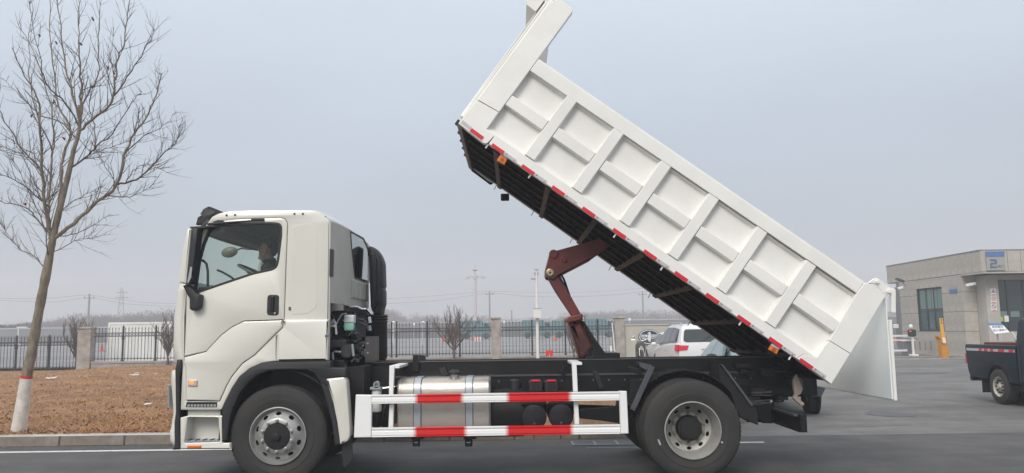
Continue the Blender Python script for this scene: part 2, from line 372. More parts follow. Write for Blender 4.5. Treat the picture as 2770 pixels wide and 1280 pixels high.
# far vehicle lot
m = MB(); m.add([(-80, 41.35, 0.10), (13.9, 41.35, 0.10), (60, 130, 1.0), (-160, 130, 1.0)], [(0, 1, 2, 3)]); m.build('vehicle_lot', LOT, kind='structure')
m = MB(); lz = lambda y: 0.10+(y-41.35)*0.9/88.65+0.012
for (xa, ya, xb, yb, wd) in [(-60, 60, 20, 63, .2), (-60, 75, 30, 72, .25), (-70, 90, 35, 95, .3), (-30, 50, -12, 48.5, .15), (-10, 52, 12, 55, .15), (2, 50, 18, 70, .18), (-25, 66, 10, 100, .3), (-70, 108, 40, 106, .35)]:
    m.add([(xa, ya, lz(ya)), (xb, yb, lz(yb)), (xb, yb+wd*2, lz(yb+wd*2)), (xa, ya+wd*2, lz(ya+wd*2))], [(0, 1, 2, 3)])
m.build('lot_lines', LINE, kind='structure')

# dry grass and dead leaves
GRS = mat('dry_grass', (0.50, 0.28, 0.12), 0.9, col2=(0.25, 0.11, 0.045), vscale=1.2)
GRS2 = mat('pale_grass', (0.55, 0.40, 0.23), 0.9, var=0.3, vscale=2)
LEAF = mat('dead_leaf', (0.30, 0.12, 0.05), 0.85, var=0.5, vscale=5)
rr = random.Random(3); m = MB(); vs = []; fs = []; ms = []
for i in range(120000):
    y = YK+0.2+28*rr.random()**1.9; x = rr.uniform(-0.68*y-1, min(-2.0*y/9+1.5 if y < 16 else xe_at(y), xe_at(y)-0.25)) if rr.random() < 0.85 else rr.uniform(-0.68*y, xe_at(y)-0.25)
    if y > 40.8: continue
    pn = math.sin(x*1.7+1.3*math.sin(y*.9))+math.sin(y*2.1+x*.6)+.8*math.sin(x*4.3-y*3.1)
    if pn < -.6 and rr.random() < .75: continue
    z = gz(x, y)-0.004; h = rr.uniform(0.010, 0.045)*(0.7+y/28)*(1.5 if pn > 1.2 else 1); wd = rr.uniform(0.0012, 0.0035)*(1+y/13)
    a = rr.uniform(0, 6.28); l = rr.uniform(0.2, 1.9)*h; b_ = rr.uniform(0, 6.28); k = len(vs)
    vs += [(x-wd*math.cos(a), y-wd*math.sin(a), z), (x+wd*math.cos(a), y+wd*math.sin(a), z), (x+l*math.cos(b_), y+l*math.sin(b_), z+h)]
    fs.append((k, k+1, k+2)); ms.append(1 if rr.random() < 0.35 else 0)
m.v = vs; m.f = fs; m.m = ms
tag(m.build('dry_grass', [GRS, GRS2], kind='stuff', recalc=False), 'dry brown winter grass covering the verge behind the kerb', 'grass')
m = MB(); vs = []; fs = []
for i in range(6000):
    y = YK+0.2+20*rr.random()**2.4; x = rr.uniform(-0.68*y-1, -3.5)
    z = gz(x, y)+rr.uniform(0.004, 0.03); s = rr.uniform(0.015, 0.045); M_ = Matrix.Rotation(rr.uniform(0, 6.28), 3, 'Z') @ Matrix.Rotation(rr.uniform(-.7, .7), 3, 'X') @ Matrix.Rotation(rr.uniform(-.7, .7), 3, 'Y'); k = len(vs)
    for q in ((-s, 0, 0), (0, -s*.5, 0), (s, 0, s*.4), (0, s*.5, 0)): vs.append(tuple(Vector((x, y, z))+M_ @ Vector(q)))
    fs.append((k, k+1, k+2, k+3))
for i in range(260):
    x = rr.uniform(-10, -3.2); y = YK-abs(rr.gauss(0, .10))-.01; s = rr.uniform(.010, .028); z = .008; k = len(vs); an = rr.uniform(0, 6.28)
    for q in ((-s, 0, 0), (0, -s*.5, .004), (s, 0, s*.3), (0, s*.5, .003)): vs.append((x+q[0]*math.cos(an)-q[1]*math.sin(an), y+q[0]*math.sin(an)+q[1]*math.cos(an), z+q[2]))
    fs.append((k, k+1, k+2, k+3))
m.v = vs; m.f = fs; m.m = [0]*len(fs)
tag(m.build('dead_leaves', LEAF, kind='stuff', recalc=False), 'dead brown leaves scattered in the dry grass by the kerb', 'leaves')

# ================================================================== THE DUMP TRUCK
TR = thing('dump_truck', 'white dump truck with its long tipper bed raised high, side-on in the road', 'dump truck', (0, 10.25, 0))
CY = 10.25
MIR = lambda fr: (lambda a, w, b: (lambda q: (q[0], 2*CY-q[1], q[2]))(fr(a, w, b)))
def FYm(a, b, w): return (a, 2*CY-w, b)
Y0 = 9.0
# ---- cab body
out_sil = Q(lambda x, y: (x, y), [(561, 603), (574, 586), (592, 577, .05), (618, 571.5), (672, 569), (853, 569, .06), (893, 598, .04), (892, 700), (891, 864), (889, 975, .01), (749, 977), (712, 981), (677, 996), (649, 1019), (628, 1051), (610, 1086), (599, 1109), (488, 1109), (493.5, 980), (495, 860), (500, 790), (508, 745), (531, 660), (545, 628)], Y0)
top = Q(c1, [(470, 200), (700, 172), (1085, 160), (1130, 172), (1152, 215), (1140, 500), (1120, 1075)], Y0)
mid = Q(c2, [(955, 8), (950, 70), (730, 290), (640, 350), (560, 450), (520, 520), (465, 640), (208, 637), (208, 380), (190, 345), (190, 0)], Y0)
apl = Q(c1, [(247, 815), (350, 560), (388, 400), (425, 290)], Y0)
door_hole = rnd(top+mid+apl, 0.012)
win = rnd(Q(c1, [(452, 262), (505, 228), (560, 218), (1035, 205, .09), (1100, 222, .06), (1098, 330), (1066, 590, .10), (1030, 627, .06), (840, 668), (560, 762), (335, 840, .02), (318, 800), (352, 560), (392, 400)], Y0), 0.03)
split = Q(c2, [(194, 300), (360, 258), (480, 130), (560, 70), (650, 25), (952, 15)], Y0)
b = MB(); b.prism(rnd(out_sil), Y0, Y0+0.05, FY, holes=[door_hole], ch=0.012); cab = b.build('cab', CABW, TR, smooth=30)
b = MB(); b.prism(rnd(out_sil), Y0, Y0+0.05, FYm, holes=[door_hole], ch=0.012); b.build('far_side', CABW, cab, smooth=30)
# roof: crowned skin
prof = [PY(x, y, Y0) for x, y in ((568, 604), (578, 590), (594, 579.5), (618, 574), (672, 571), (750, 570.5), (853, 571), (873, 583), (891, 598))]
prof[-1] = (prof[-1][0]+0.0, prof[-1][1])
b = MB(); vs = []; ys = [0.0, .012, .04, .1, .25, .5, .85, 1.25]; ys = [Y0+0.004+v*0.9968 for v in ys]; ys = ys+[2*CY-v for v in ys[::-1][1:]]
for k, (px_, pz_) in enumerate(prof):
    for y in ys:
        t = 1-abs((y-CY)/1.25); cz = 0.055*(1-(1-t)**2.2)+0.012*min(1, t*12); f = min(1, k/3)*(1 if k < 7 else .6); vs.append((px_+(0.015*t if k > 6 else -0.04*t if k < 2 else 0), y, pz_+cz*f-0.003))
ny_ = len(ys); b.add(vs, [(i*ny_+j, i*ny_+j+1, (i+1)*ny_+j+1, (i+1)*ny_+j) for i in range(len(prof)-1) for j in range(ny_-1)])
o = b.build('roof', CABW, cab, smooth=60); md = o.modifiers.new('t', 'SOLIDIFY'); md.thickness = 0.03; md.offset = -1
# front skin below the windscreen
def plan(Xs, d): return [(Xs, Y0+.002), (Xs-.06*d, Y0+.02), (Xs-.115*d, Y0+.07), (Xs-.155*d, Y0+.15), (Xs-.18*d, Y0+.28), (Xs-.215*d, Y0+.6), (Xs-.24*d, Y0+1.0), (Xs-.245*d, CY)]
def loft(levels, d):
    rows = []
    for (Xs, z, dd) in levels:
        p = plan(Xs, dd); p = p+[(x, 2*CY-y) for x, y in p[::-1][1:]]; rows.append([(x, y, z) for x, y in p])
    mb = MB(); n = len(rows[0]); mb.add([q for r in rows for q in r], [(i*n+j, i*n+j+1, (i+1)*n+j+1, (i+1)*n+j) for i in range(len(rows)-1) for j in range(n-1)]); return mb
lv = [(*PY(x, y, Y0), d) for x, y, d in ((500, 985, .7), (494, 972, 1.05), (495, 930, 1.1), (495, 860, 1.05), (500, 790, 0.95), (507, 752, 0.85))]
o = loft(lv, 1).build('front_panel', CABW, cab, smooth=50); md = o.modifiers.new('t', 'SOLIDIFY'); md.thickness = 0.025
lg = [(*PY(x, y, Y0), d) for x, y, d in ((507, 752, 0.83), (531, 660, .8), (551, 620, .75))]
loft(lg, 1).build('windscreen', GLS, cab, smooth=50)
lh = [(*PY(x, y, Y0), d) for x, y, d in ((550, 622, .78), (561, 603, .75), (572, 592, .7))]
o = loft(lh, 1).build('windscreen_header', PLA, cab, smooth=50); md = o.modifiers.new('t', 'SOLIDIFY'); md.thickness = 0.02
# rear wall with slots and window
XB = PY(893, 700, Y0)[0]-0.012
zt = PY(892, 600, Y0)[1]; zb = PY(899, 816, Y0)[1]; 
rw = rnd([(*PXc(c1(x, y)[0], c1(x, y)[1], XB),) for x, y in ((1712, 292), (1828, 358), (1868, 450), (1884, 732), (1750, 690), (1722, 420))], 0.05)
wall_poly = [(Y0+.05, zb), (2*CY-Y0-.05, zb), (2*CY-Y0-.05, zt-.02), (2*CY-Y0-.3, zt+.03), (CY, zt+.045), (Y0+.3, zt+.03), (Y0+.05, zt-.02)]
b = MB(); b.prism(wall_poly, XB+0.0, XB-0.03, FX, holes=[rw]); 
b.box(XB-.02, XB+.012, Y0+.05, 2*CY-Y0-.05, zb-.012, zb+.05)
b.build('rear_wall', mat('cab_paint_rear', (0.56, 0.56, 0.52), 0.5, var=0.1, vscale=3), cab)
b = MB(); b.prism(inset(rw, -0.022), XB+0.008, XB-0.005, FX, holes=[rw]); b.build('window_seal', PLA, cab)
b = MB(); b.prism(rw, XB+0.001, XB-0.004, FX); b.build('rear_window', GLSD, cab)
for k in range(7):
    yy = Y0+1.26+k*0.165
    b = MB(); b.prism(rnd([(yy, zb+.09), (yy+.075, zb+.09), (yy+.075, zb+.33), (yy, zb+.33)], .02), XB+0.03, XB-.01, FX, ch=0.012); b.build('louvre', MATS['cab_paint_rear'], cab)
b = MB(); b.prism(rnd(Q(c1, [(1527, 440), (1556, 445), (1550, 690), (1523, 688)], Y0), .01), Y0-0.006, Y0+0.06, FY); b.build('rubber_strip', PLA, cab)
b = MB(); b.box(XB-0.01, XB+0.012, Y0, Y0+.05, zb-.5, zt); b.build('corner_flange', MATS['cab_paint_rear'], cab)
# small holes/plugs on the roof edge and badge
for x, y in ((605, 141), (681, 138), (1212, 128), (1287, 128)):
    X, Z = PY(*c1(x, y), Y0); MB().cyl((X, Y0-0.004, Z), (X, Y0+.01, Z), 0.012, 12).build('plug', PLA, cab)
b = MB(); b.prism(rnd(Q(c1, [(1160, 960), (1180, 960), (1180, 990), (1160, 990)], Y0), .004), Y0-.006, Y0+.01, FY); b.build('fuel_key_plate', EDGE, cab)
# pressed line on the rear side panel
b = MB(); b.prism(rnd(Q(c1, [(1190, 240), (1360, 205), (1412, 260), (1412, 960), (1330, 1020), (1185, 1030)], Y0), .04), Y0-.0025, Y0+.01, FY, ch=0.0025); b.build('side_panel', CABW, cab)
# lower rear side panel, proud
lowp = Q(c2, [(962, 14), (1305, 12), (1298, 326), (908, 333), (912, 120), (957, 72)], Y0)
b = MB(); b.prism(rnd(lowp, .006), Y0-.030, Y0+.03, FY, ch=0.022); b.build('lower_side_panel', CABW, cab, smooth=25)
lp2 = Q(c2, [(905, 122), (902, 332), (790, 345), (700, 385), (620, 450), (560, 540), (510, 640), (482, 702), (468, 702), (470, 640), (522, 522), (563, 450), (642, 352), (734, 290)], Y0)
b = MB(); b.prism(rnd(lp2, .004), Y0-.014, Y0+.03, FY, ch=0.010); b.build('arch_panel', CABW, cab, smooth=25)
b = MB(); b.prism(rnd(Q(c2, [(1277, 130), (1303, 128), (1303, 146), (1277, 148)], Y0), .004), Y0-.034, Y0-.02, FY); b.build('sticker', mat('sticker_blue', (0.1, 0.14, 0.25), 0.5), cab)
# floor, inner shell, ceiling
INT = mat('cab_lining', (0.05, 0.048, 0.046), 0.8); BEI = mat('beige_lining', (0.20, 0.17, 0.13), 0.8)
xf = PY(520, 700, Y0)[0]
b = MB(); b.box(xf-.1, XB-.035, Y0+.06, 2*CY-Y0-.06, zb-.08, zb-.02).box(XB-.06, XB-.036, Y0+.06, Y0+1.05, zb, zt-.03).build('cab_floor', INT, cab)
zc = PY(700, 590, Y0)[1]
MB().box(PY(590, 600, Y0)[0], XB-.06, Y0+.06, 2*CY-Y0-.06, zc, zc+.02).build('ceiling_lining', INT, cab)
MB().box(PY(556, 600, Y0)[0]-.02, PY(600, 600, Y0)[0], Y0+.06, 2*CY-Y0-.06, PY(560, 628, Y0)[1]-.01, PY(560, 628, Y0)[1]+.09).build('header_shelf', BEI, cab, bevel=.02)
b = MB(); b.box(PY(505, 780, Y0)[0]+.03, PY(588, 780, Y0)[0], Y0+.08, 2*CY-Y0-.08, 1.80, 2.20); b.build('dashboard', PLA, cab, bevel=.05, seg=3, smooth=True)
# ---- doors (near and far)
for fr, nm in ((FY, 0), (FYm, 1)):
    up = [p for p in inset(top+[split[5]]+split[::-1][1:]+apl, 0.005)]
    b = MB(); b.prism(rnd(up, 0.006), Y0-0.006, Y0+0.045, fr, holes=[win], ch=0.008); door = b.build('door', CABW, TR, smooth=25)
    lo = [split[0], split[1], split[2], split[3], split[4], split[5]]+mid[1:9]+mid[9:10]
    b = MB(); b.prism(rnd(inset(lo, 0.005), 0.004), Y0-0.018, Y0+0.045, fr, ch=0.012); b.build('door_skirt', CABW, door, smooth=25)
    b = MB(); b.prism(inset(win, -0.006), Y0-0.010, Y0+0.03, fr, holes=[inset(win, 0.020)], ch=0.004); b.build('window_seal', PLA, door)
    b = MB(); b.prism(inset(win, 0.018), Y0+0.012, Y0+0.017, fr); b.build('window', GLS, door)
    if nm == 0:
        hp = rnd(Q(c1, [(972, 852), (1076, 852), (1072, 1036), (966, 1034)], Y0), .035)
        b = MB(); b.prism(hp, Y0-0.014, Y0+.0, fr, ch=0.006); b.build('handle_recess', PLA, door)
        b = MB(); b.prism(rnd(Q(c1, [(1006, 862), (1036, 862), (1032, 1000), (1002, 1000)], Y0), .01), Y0-0.030, Y0-.012, fr, ch=0.008); b.build('door_handle', BLK, door)
        X, Z = PY(*c1(1040, 1016), Y0); MB().cyl((X, Y0-.02, Z), (X, Y0-.01, Z), .012, 12).build('lock', CHRM, door)
        b = MB(); b.prism(rnd(Q(c1, [(430, 212), (830, 186), (832, 170), (945, 170), (945, 193), (835, 196), (440, 232)], Y0), .004), Y0-.03, Y0-.002, fr, ch=.006); b.build('rain_guard', PLA, door)
        b = MB(); b.prism(rnd(Q(c1, [(482, 204), (530, 186), (582, 188), (582, 198), (500, 210)], Y0), .004), Y0-.02, Y0-.002, fr); b.build('trim_clip', PLA, door)
        b = MB(); b.prism(rnd(Q(c2, [(232, 472), (302, 474), (298, 524), (226, 521)], Y0), .012), Y0-.034, Y0-.012, fr, ch=.008); b.build('marker_lamp', mat('clear_lens', (0.55, 0.42, 0.38), 0.2), door)
        b = MB(); b.prism(rnd(Q(c2, [(243, 482), (278, 484), (275, 512), (240, 510)], Y0), .012), Y0-.037, Y0-.02, fr, ch=.004); b.build('lit_lamp', AMBL, door)
        # vertical grab handle inside
        h = [PY(*c1(x, y), Y0+.12) for x, y in ((345, 545), (395, 545), (425, 575), (437, 640), (437, 780))]
        MB().tube([(x, Y0+.12, z) for x, z in h], .014, 10).build('grab_handle', PLA, door, smooth=True)
b = MB(); b.prism(rnd(Q(c2, [(212, 645), (446, 645), (444, 684), (208, 682)], Y0), .004), Y0-.004, Y0+.02, FY); st = b.build('step_slot', BLKM, cab)
for k in range(9):
    xa = 222+k*25; b = MB(); b.prism(Q(c2, [(xa, 662), (xa+17, 662), (xa+16, 680), (xa-1, 680)], Y0), Y0-.012, Y0-.002, FY); b.build('tread_bar', STRAP, cab)
# ---- sun visor on the roof front
vp = rnd(Q(c1, [(332, 228), (350, 165), (402, 85), (450, 60), (455, 92), (515, 115), (480, 148), (455, 178), (425, 222)], 9.12), .01)
b = MB(); b.prism(vp, 9.10, 9.16, FY, ch=.01); b.prism(Q(c1, [(350, 165), (402, 85), (450, 60), (440, 100), (380, 190)], 9.12), 9.16, 11.34, FY); b.prism(vp, 11.34, 11.4, FY, ch=.01)
vis = b.build('sun_visor', PLA, TR, smooth=30)
X, Z = PY(*c1(365, 150), 9.1); ell(MB(), (X, 9.095, Z), (.03, .012, .012), Matrix.Rotation(R_(-40), 3, 'Y')).build('marker_lamp', TWHT, vis, smooth=True)
# ---- side mirror and arms
ym = 8.84
def mirror(fr, sgn, root):
    b = MB(); b.prism(rnd(Q(c1, [(246, 258, .02), (288, 258), (243, 757), (176, 748, .03), (172, 715), (216, 400)], ym), .012), ym, ym+.20, fr, ch=.02, both=True); mr_ = b.build('mirror', CABW, root, smooth=30)
    b = MB(); b.prism(rnd(Q(c1, [(286, 262), (346, 250), (326, 420), (300, 620), (278, 752), (240, 752)], ym), .01), ym+.01, ym+.19, fr, ch=.01, both=True); b.build('mirror_back', PLA, mr_, smooth=30)
    b = MB(); b.prism(rnd(Q(c1, [(282, 600), (298, 604), (288, 700), (262, 752), (254, 735)], ym), .005), ym-.005, ym+.03, fr); b.build('mirror_glass', CHRM, mr_)
    b = MB(); b.prism(rnd(Q(c1, [(210, 764), (272, 766), (335, 840), (372, 852), (362, 970, .03), (296, 998, .03), (268, 975), (268, 880), (246, 850)], ym+.06), .01), ym+.06, Y0+.0, fr, ch=.02); b.build('mirror_arm', PLA, mr_, smooth=30)
    b = MB(); b.prism(rnd(Q(c1, [(275, 242), (470, 232), (478, 246), (340, 262), (280, 262)], ym+.05), .003), ym+.05, Y0-.004, fr, ch=.004); b.build('upper_bracket', PLA, mr_)
mirror(FY, 1, TR); mirror(FYm, -1, TR)
# oval front mirror seen through the glass
X, Z = PY(*c1(632, 470), 10.9); 
o = ell(MB(), (0, 0, 0), (.115, .05, .075)).build('front_mirror', mat('mirror_shell', (0.16, 0.155, 0.13), 0.35), TR, smooth=True); o.matrix_parent_inverse = Matrix.Identity(4); o.location = (X-0, 10.9-10.25, Z); o.rotation_euler = (0, R_(-10), 0)
p = [PY(*c1(x, y), 11.2) for x, y in ((715, 452), (750, 438), (800, 446), (885, 448))]
MB().tube([(x, 11.15, z) for x, z in p], .012, 8).build('front_mirror_arm', PLA, TR)
# ---- bumper, headlamp edge, vertical trim, step
zb1 = [PY(x, y, 9.1)[1] for x, y in ((0, 0),)]
lvb = [(*PY(*c2(x, y), Y0), d) for x, y, d in ((128, 985, .62), (124, 940, .75), (124, 870, .76), (128, 860, .70), (140, 720, .62), (138, 560, .75), (134, 470, .78), (132, 410, .70), (150, 395, .4))]
o = loft(lvb, 1).build('bumper', CABW, TR, smooth=40); md = o.modifiers.new('t', 'SOLIDIFY'); md.thickness = 0.03
b = MB(); b.prism(rnd(Q(c2, [(70, 508), (80, 512), (82, 690), (72, 692)], 9.16), .01), 9.14, 9.3, FY, ch=.01); b.build('headlamp', mat('lamp_grey', (0.4, 0.42, 0.45), 0.2), o)
b = MB(); b.prism(rnd(Q(c2, [(145, 320), (180, 318), (180, 380), (160, 460), (160, 760), (166, 1008), (108, 1010), (124, 980), (122, 800), (133, 720), (130, 500), (128, 400)], Y0), .006), Y0-.022, Y0+.05, FY, ch=.012); b.build('bumper_trim', PLA, o, smooth=30)
stp = rnd(Q(c2, [(164, 765), (225, 748), (492, 750), (490, 957), (548, 960), (552, 1006), (166, 1006)], Y0), .006)
sh = rnd(Q(c2, [(222, 762), (456, 764), (470, 950), (195, 958)], Y0), .02)
b = MB(); b.prism(stp, Y0-.01, Y0+.05, FY, holes=[sh], ch=.012); step = b.build('step', CABW, TR, smooth=30)
b = MB(); b.prism(sh, Y0+.16, Y0+.18, FY); b.prism([(p[0], p[1]) for p in inset(sh, -.001)], Y0+.05, Y0+.17, FY, holes=[inset(sh, .006)]); b.build('step_well', CABW, step)
zs = PY(*c2(300, 950), Y0)[1]; xa = PY(*c2(200, 950), Y0)[0]; xb_ = PY(*c2(468, 950), Y0)[0]
b = MB(); b.box(xa, xb_, Y0+.0, Y0+.16, zs, zs+.012); b.build('step_plate', STRAP, step)
for k in range(5): 
    for q_ in range(3): MB().cyl((xa+.03+k*.082, Y0+.02+q_*.045, zs+.011), (xa+.03+k*.082, Y0+.02+q_*.045, zs+.02), .012, 6).build('tread_stud', BLKM, step)
b = MB(); b.prism(rnd(Q(c2, [(222, 976), (328, 974), (326, 996), (220, 997)], Y0), .004), Y0-.02, Y0, FY, ch=.005); b.build('reflector', AMB, step)
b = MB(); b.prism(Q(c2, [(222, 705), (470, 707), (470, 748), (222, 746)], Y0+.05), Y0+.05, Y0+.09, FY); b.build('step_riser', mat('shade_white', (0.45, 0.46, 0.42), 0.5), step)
b = MB(); b.prism(Q(c2, [(165, 700), (500, 700), (560, 1000), (166, 1000)], Y0+.25), Y0+.22, CY, FY); b.build('front_subframe', BLKM, TR)
# ---- front wheel arch and mudguard
arch_o = Q(c2, [(482, 700), (512, 640), (562, 540), (622, 451), (701, 386), (790, 346), (905, 334), (1322, 328), (1322, 380), (1440, 380), (1440, 452), (1284, 466), (1300, 520)], Y0)
arch_i = Q(c2, [(1240, 500), (1190, 420), (1130, 400), (1000, 396), (850, 402), (750, 440), (680, 500), (620, 580), (570, 690), (540, 800), (520, 940), (484, 950), (484, 760)], Y0)
b = MB(); b.prism(rnd(arch_o+arch_i, .004), Y0-.015, Y0+.10, FY, ch=.012); fl = b.build('wheel_arch', PLA, TR, smooth=25)
b = MB(); b.prism(rnd(Q(c2, [(1225, 470), (1284, 466), (1322, 600), (1352, 700), (1388, 972), (1350, 978), (1325, 800), (1290, 650)], Y0), .004), Y0-.012, Y0+.3, FY, ch=.01); b.build('mudguard_edge', PLA, fl)
b = MB(); b.prism(rnd(Q(c2, [(1284, 466, .01), (1425, 452, .02), (1442, 490), (1468, 850), (1466, 910), (1450, 945, .02), (1390, 970, .01), (1368, 800), (1340, 660)], Y0), .006), Y0-.03, Y0+.12, FY, ch=.022); b.build('mudguard', CABW, fl, smooth=30)
b = MB(); b.prism(Q(c2, [(1402, 985), (1478, 900), (1485, 1080), (1425, 1148), (1410, 1130)], Y0+.05), Y0+.05, Y0+.075, FY); b.build('mud_flap', PLA, fl)
WF = PY(749.4, 1180.5, Y0); WR = PY(1874.7, 1161.8, Y0); RT = 0.546
WF = (WF[0], RT+0.002); WR = (WR[0], RT+0.002)
b = MB(); n = 26; vs = []
for i in range(n+1):
    a = R_(-8+196*i/n)
    for yy in (Y0+.03, Y0+.75): vs.append((WF[0]+(.72 if math.cos(a) > 0 else .652)*math.cos(a), yy, WF[1]+.72*math.sin(a)*1.02))
b.add(vs, [(2*i, 2*i+1, 2*i+3, 2*i+2) for i in range(n)]); o = b.build('arch_liner', BLKM, fl); md = o.modifiers.new('t', 'SOLIDIFY'); md.thickness = 0.02
MB().box(WF[0]-1.0, WF[0]+1.15, Y0+.76, 2*CY-Y0-.76, .55, 1.25).box(WF[0]-1.1, XB-.2, Y0+.3, 2*CY-Y0-.3, 1.27, 1.75).build('engine_block', BLKM, TR)

# ---- wheels
def ringsect(y_of, r0, r1, k, n, hole, seg=8):
    a0, a1 = 2*math.pi*(k-.5)/n, 2*math.pi*(k+.5)/n
    o = [(r0*math.cos(a0+(a1-a0)*i/seg), r0*math.sin(a0+(a1-a0)*i/seg)) for i in range(seg+1)]+[(r1*math.cos(a1-(a1-a0)*i/seg), r1*math.sin(a1-(a1-a0)*i/seg)) for i in range(seg+1)]
    am = 2*math.pi*k/n; rm = hole[0]; h = [(rm*math.cos(am)+hole[1]*math.cos(t)*math.cos(am)-hole[2]*math.sin(t)*math.sin(am), rm*math.sin(am)+hole[1]*math.cos(t)*math.sin(am)+hole[2]*math.sin(t)*math.cos(am)) for t in [2*math.pi*j/16 for j in range(16)]]
    return o, h
tprof = [(.300, .05), (.315, .018), (.335, .012), (.36, .004), (.385, 0), (.40, -.002), (.405, .003), (.44, .001), (.475, .005), (.50, .012), (.503, .017), (.52, .022), (.537, .036), (.546, .052)]
for yy in (.10, .15, .20): tprof += [(.546, yy-.007), (.533, yy-.004), (.533, yy+.004), (.546, yy+.007)]
tprof += [(.546, .248), (.53, .275), (.49, .292), (.40, .302), (.33, .29), (.30, .25)]
def tyre_mesh(c, sgn, parent):
    b = MB(); prof = [(r, y*sgn) for r, y in tprof]
    def rm(i, j, r): return r-0.008 if (r > .52 and i % 2 == 0 and (j in (12, 13) or j in (len(tprof)-6, len(tprof)-5))) else r
    b.lathe(prof, (c[0], c[1], c[2]), 'Y', 144, rmod=rm); return b.build('tyre', TYRE, parent, smooth=40, recalc=True)
def make_wheel(X, Y, Z, front, sgn=1):
    rl = .313
    b = MB(); y = lambda v: v*sgn
    if front:
        prof = [(.30, y(.05)), (rl, y(.012)), (rl, y(-.004)), (.303, y(-.006)), (.296, y(.008)), (.291, y(.04)), (.280, y(.055))]; da, db = .055, -.022; r1, r0 = .281, .196
    else:
        prof = [(.30, y(.05)), (rl, y(.012)), (rl, y(-.004)), (.303, y(-.006)), (.293, y(.012)), (.285, y(.06)), (.262, y(.10)), (.258, y(.215)), (.253, y(.225))]; da, db = .225, .250; r1, r0 = .254, .188
    b.lathe(prof, (X, Y, Z), 'Y', 72)
    inn = [(r0, y(db)), (r0-.012, y(db-.008*1)), (.146, y(db-.010)), (.142, y(db))]
    b.lathe(inn, (X, Y, Z), 'Y', 72)
    rim = None
    hole = (.240, .019, .031) if front else (.222, .017, .028)
    for k in range(10):
        o_, h_ = ringsect(None, r0, r1, k+.5, 10, hole)
        fr = lambda a, c, w: (X+a, Y+y(db+(da-db)*(max(0, math.hypot(a, c)-r0)/(r1-r0)))+w, Z+c)
        b.prism(o_, 0, .008*sgn, fr, holes=[h_])
    rim = b.build('wheel', RIM if front else RIMR, TR, smooth=35, merge=True)
    tyre_mesh((X, Y, Z), sgn, rim)
    nb = y(db-.010)
    base = MB().lathe([(0, -.034*sgn), (.011, -.034*sgn), (.015, -.030*sgn), (.0155, -.01*sgn), (.020, -.008*sgn), (.021, 0)], (0, 0, 0), 'Y', 6 if False else 12)
    n0 = base.build('wheel_nut', NUT if front else mat('rusty_nut', (.27, .21, .17), .6, metal=.3), rim, smooth=30); n0.matrix_parent_inverse = Matrix.Identity(4)
    for k in range(10):
        q = n0 if k == 0 else n0.copy()
        if k: COL.objects.link(q); par(q, rim)
        a = R_(18+36*k); q.location = (X+.1675*math.cos(a), Y+nb, Z+.1675*math.sin(a))
    b = MB()
    if front: b.lathe([(.143, y(.0)), (.143, y(-.035)), (.138, y(-.045)), (.10, y(-.050)), (.05, y(-.056)), (.046, y(-.075)), (.03, y(-.082)), (0, y(-.083))], (X, Y, Z), 'Y', 40)
    else: b.lathe([(.142, y(.30)), (.138, y(.17)), (.130, y(.155)), (.115, y(.15)), (.11, y(.135)), (.06, y(.13)), (0, y(.132))], (X, Y, Z), 'Y', 40)
    b.build('hub', BLKM, rim, smooth=40)
    b = MB(); b.cyl((X, Y+y(.36 if not front else .29), Z), (X, Y+y(.32 if not front else .24), Z), .255, 32); b.build('brake_drum', BLKM, rim)
    return rim
wf = make_wheel(WF[0], Y0+.025, WF[1], True)
wr = make_wheel(WR[0], Y0+.0, WR[1], False)
make_wheel(WF[0], 2*CY-Y0-.025, WF[1], True, -1); make_wheel(WR[0], 2*CY-Y0, WR[1], False, -1)
for Yc, s in ((Y0+.345, 1), (2*CY-Y0-.345, -1)):
    b = MB(); b.lathe([(.30, .05*s), (.28, .1*s), (.1, .12*s), (0, .12*s)], (WR[0], Yc, WR[1]), 'Y', 48); q = b.build('inner_wheel', BLKM, TR, smooth=40)
    tyre_mesh((WR[0], Yc, WR[1]), s, q)
# tyre label and dot
b = MB(); b.prism(Q(c5, [(434, 906), (446, 904), (466, 950), (453, 953)], Y0), Y0-.0035, Y0+.004, FY); b.build('tyre_label', TWHT, wr)
X, Z = PY(*c5(981, 930), Y0); MB().cyl((X, Y0-.001, Z), (X, Y0+.008, Z), .011, 12).build('tyre_dot', TWHT, wr)
# axles
MB().cyl((WF[0], Y0+.2, WF[1]), (WF[0], 2*CY-Y0-.2, WF[1]), .09, 20).build('front_axle', BLKM, TR)
b = MB().cyl((WR[0], Y0+.3, WR[1]), (WR[0], 2*CY-Y0-.3, WR[1]), .14, 20); ell(b, (WR[0], CY, WR[1]), (.27, .25, .27)); b.build('rear_axle', BLKM, TR, smooth=True)

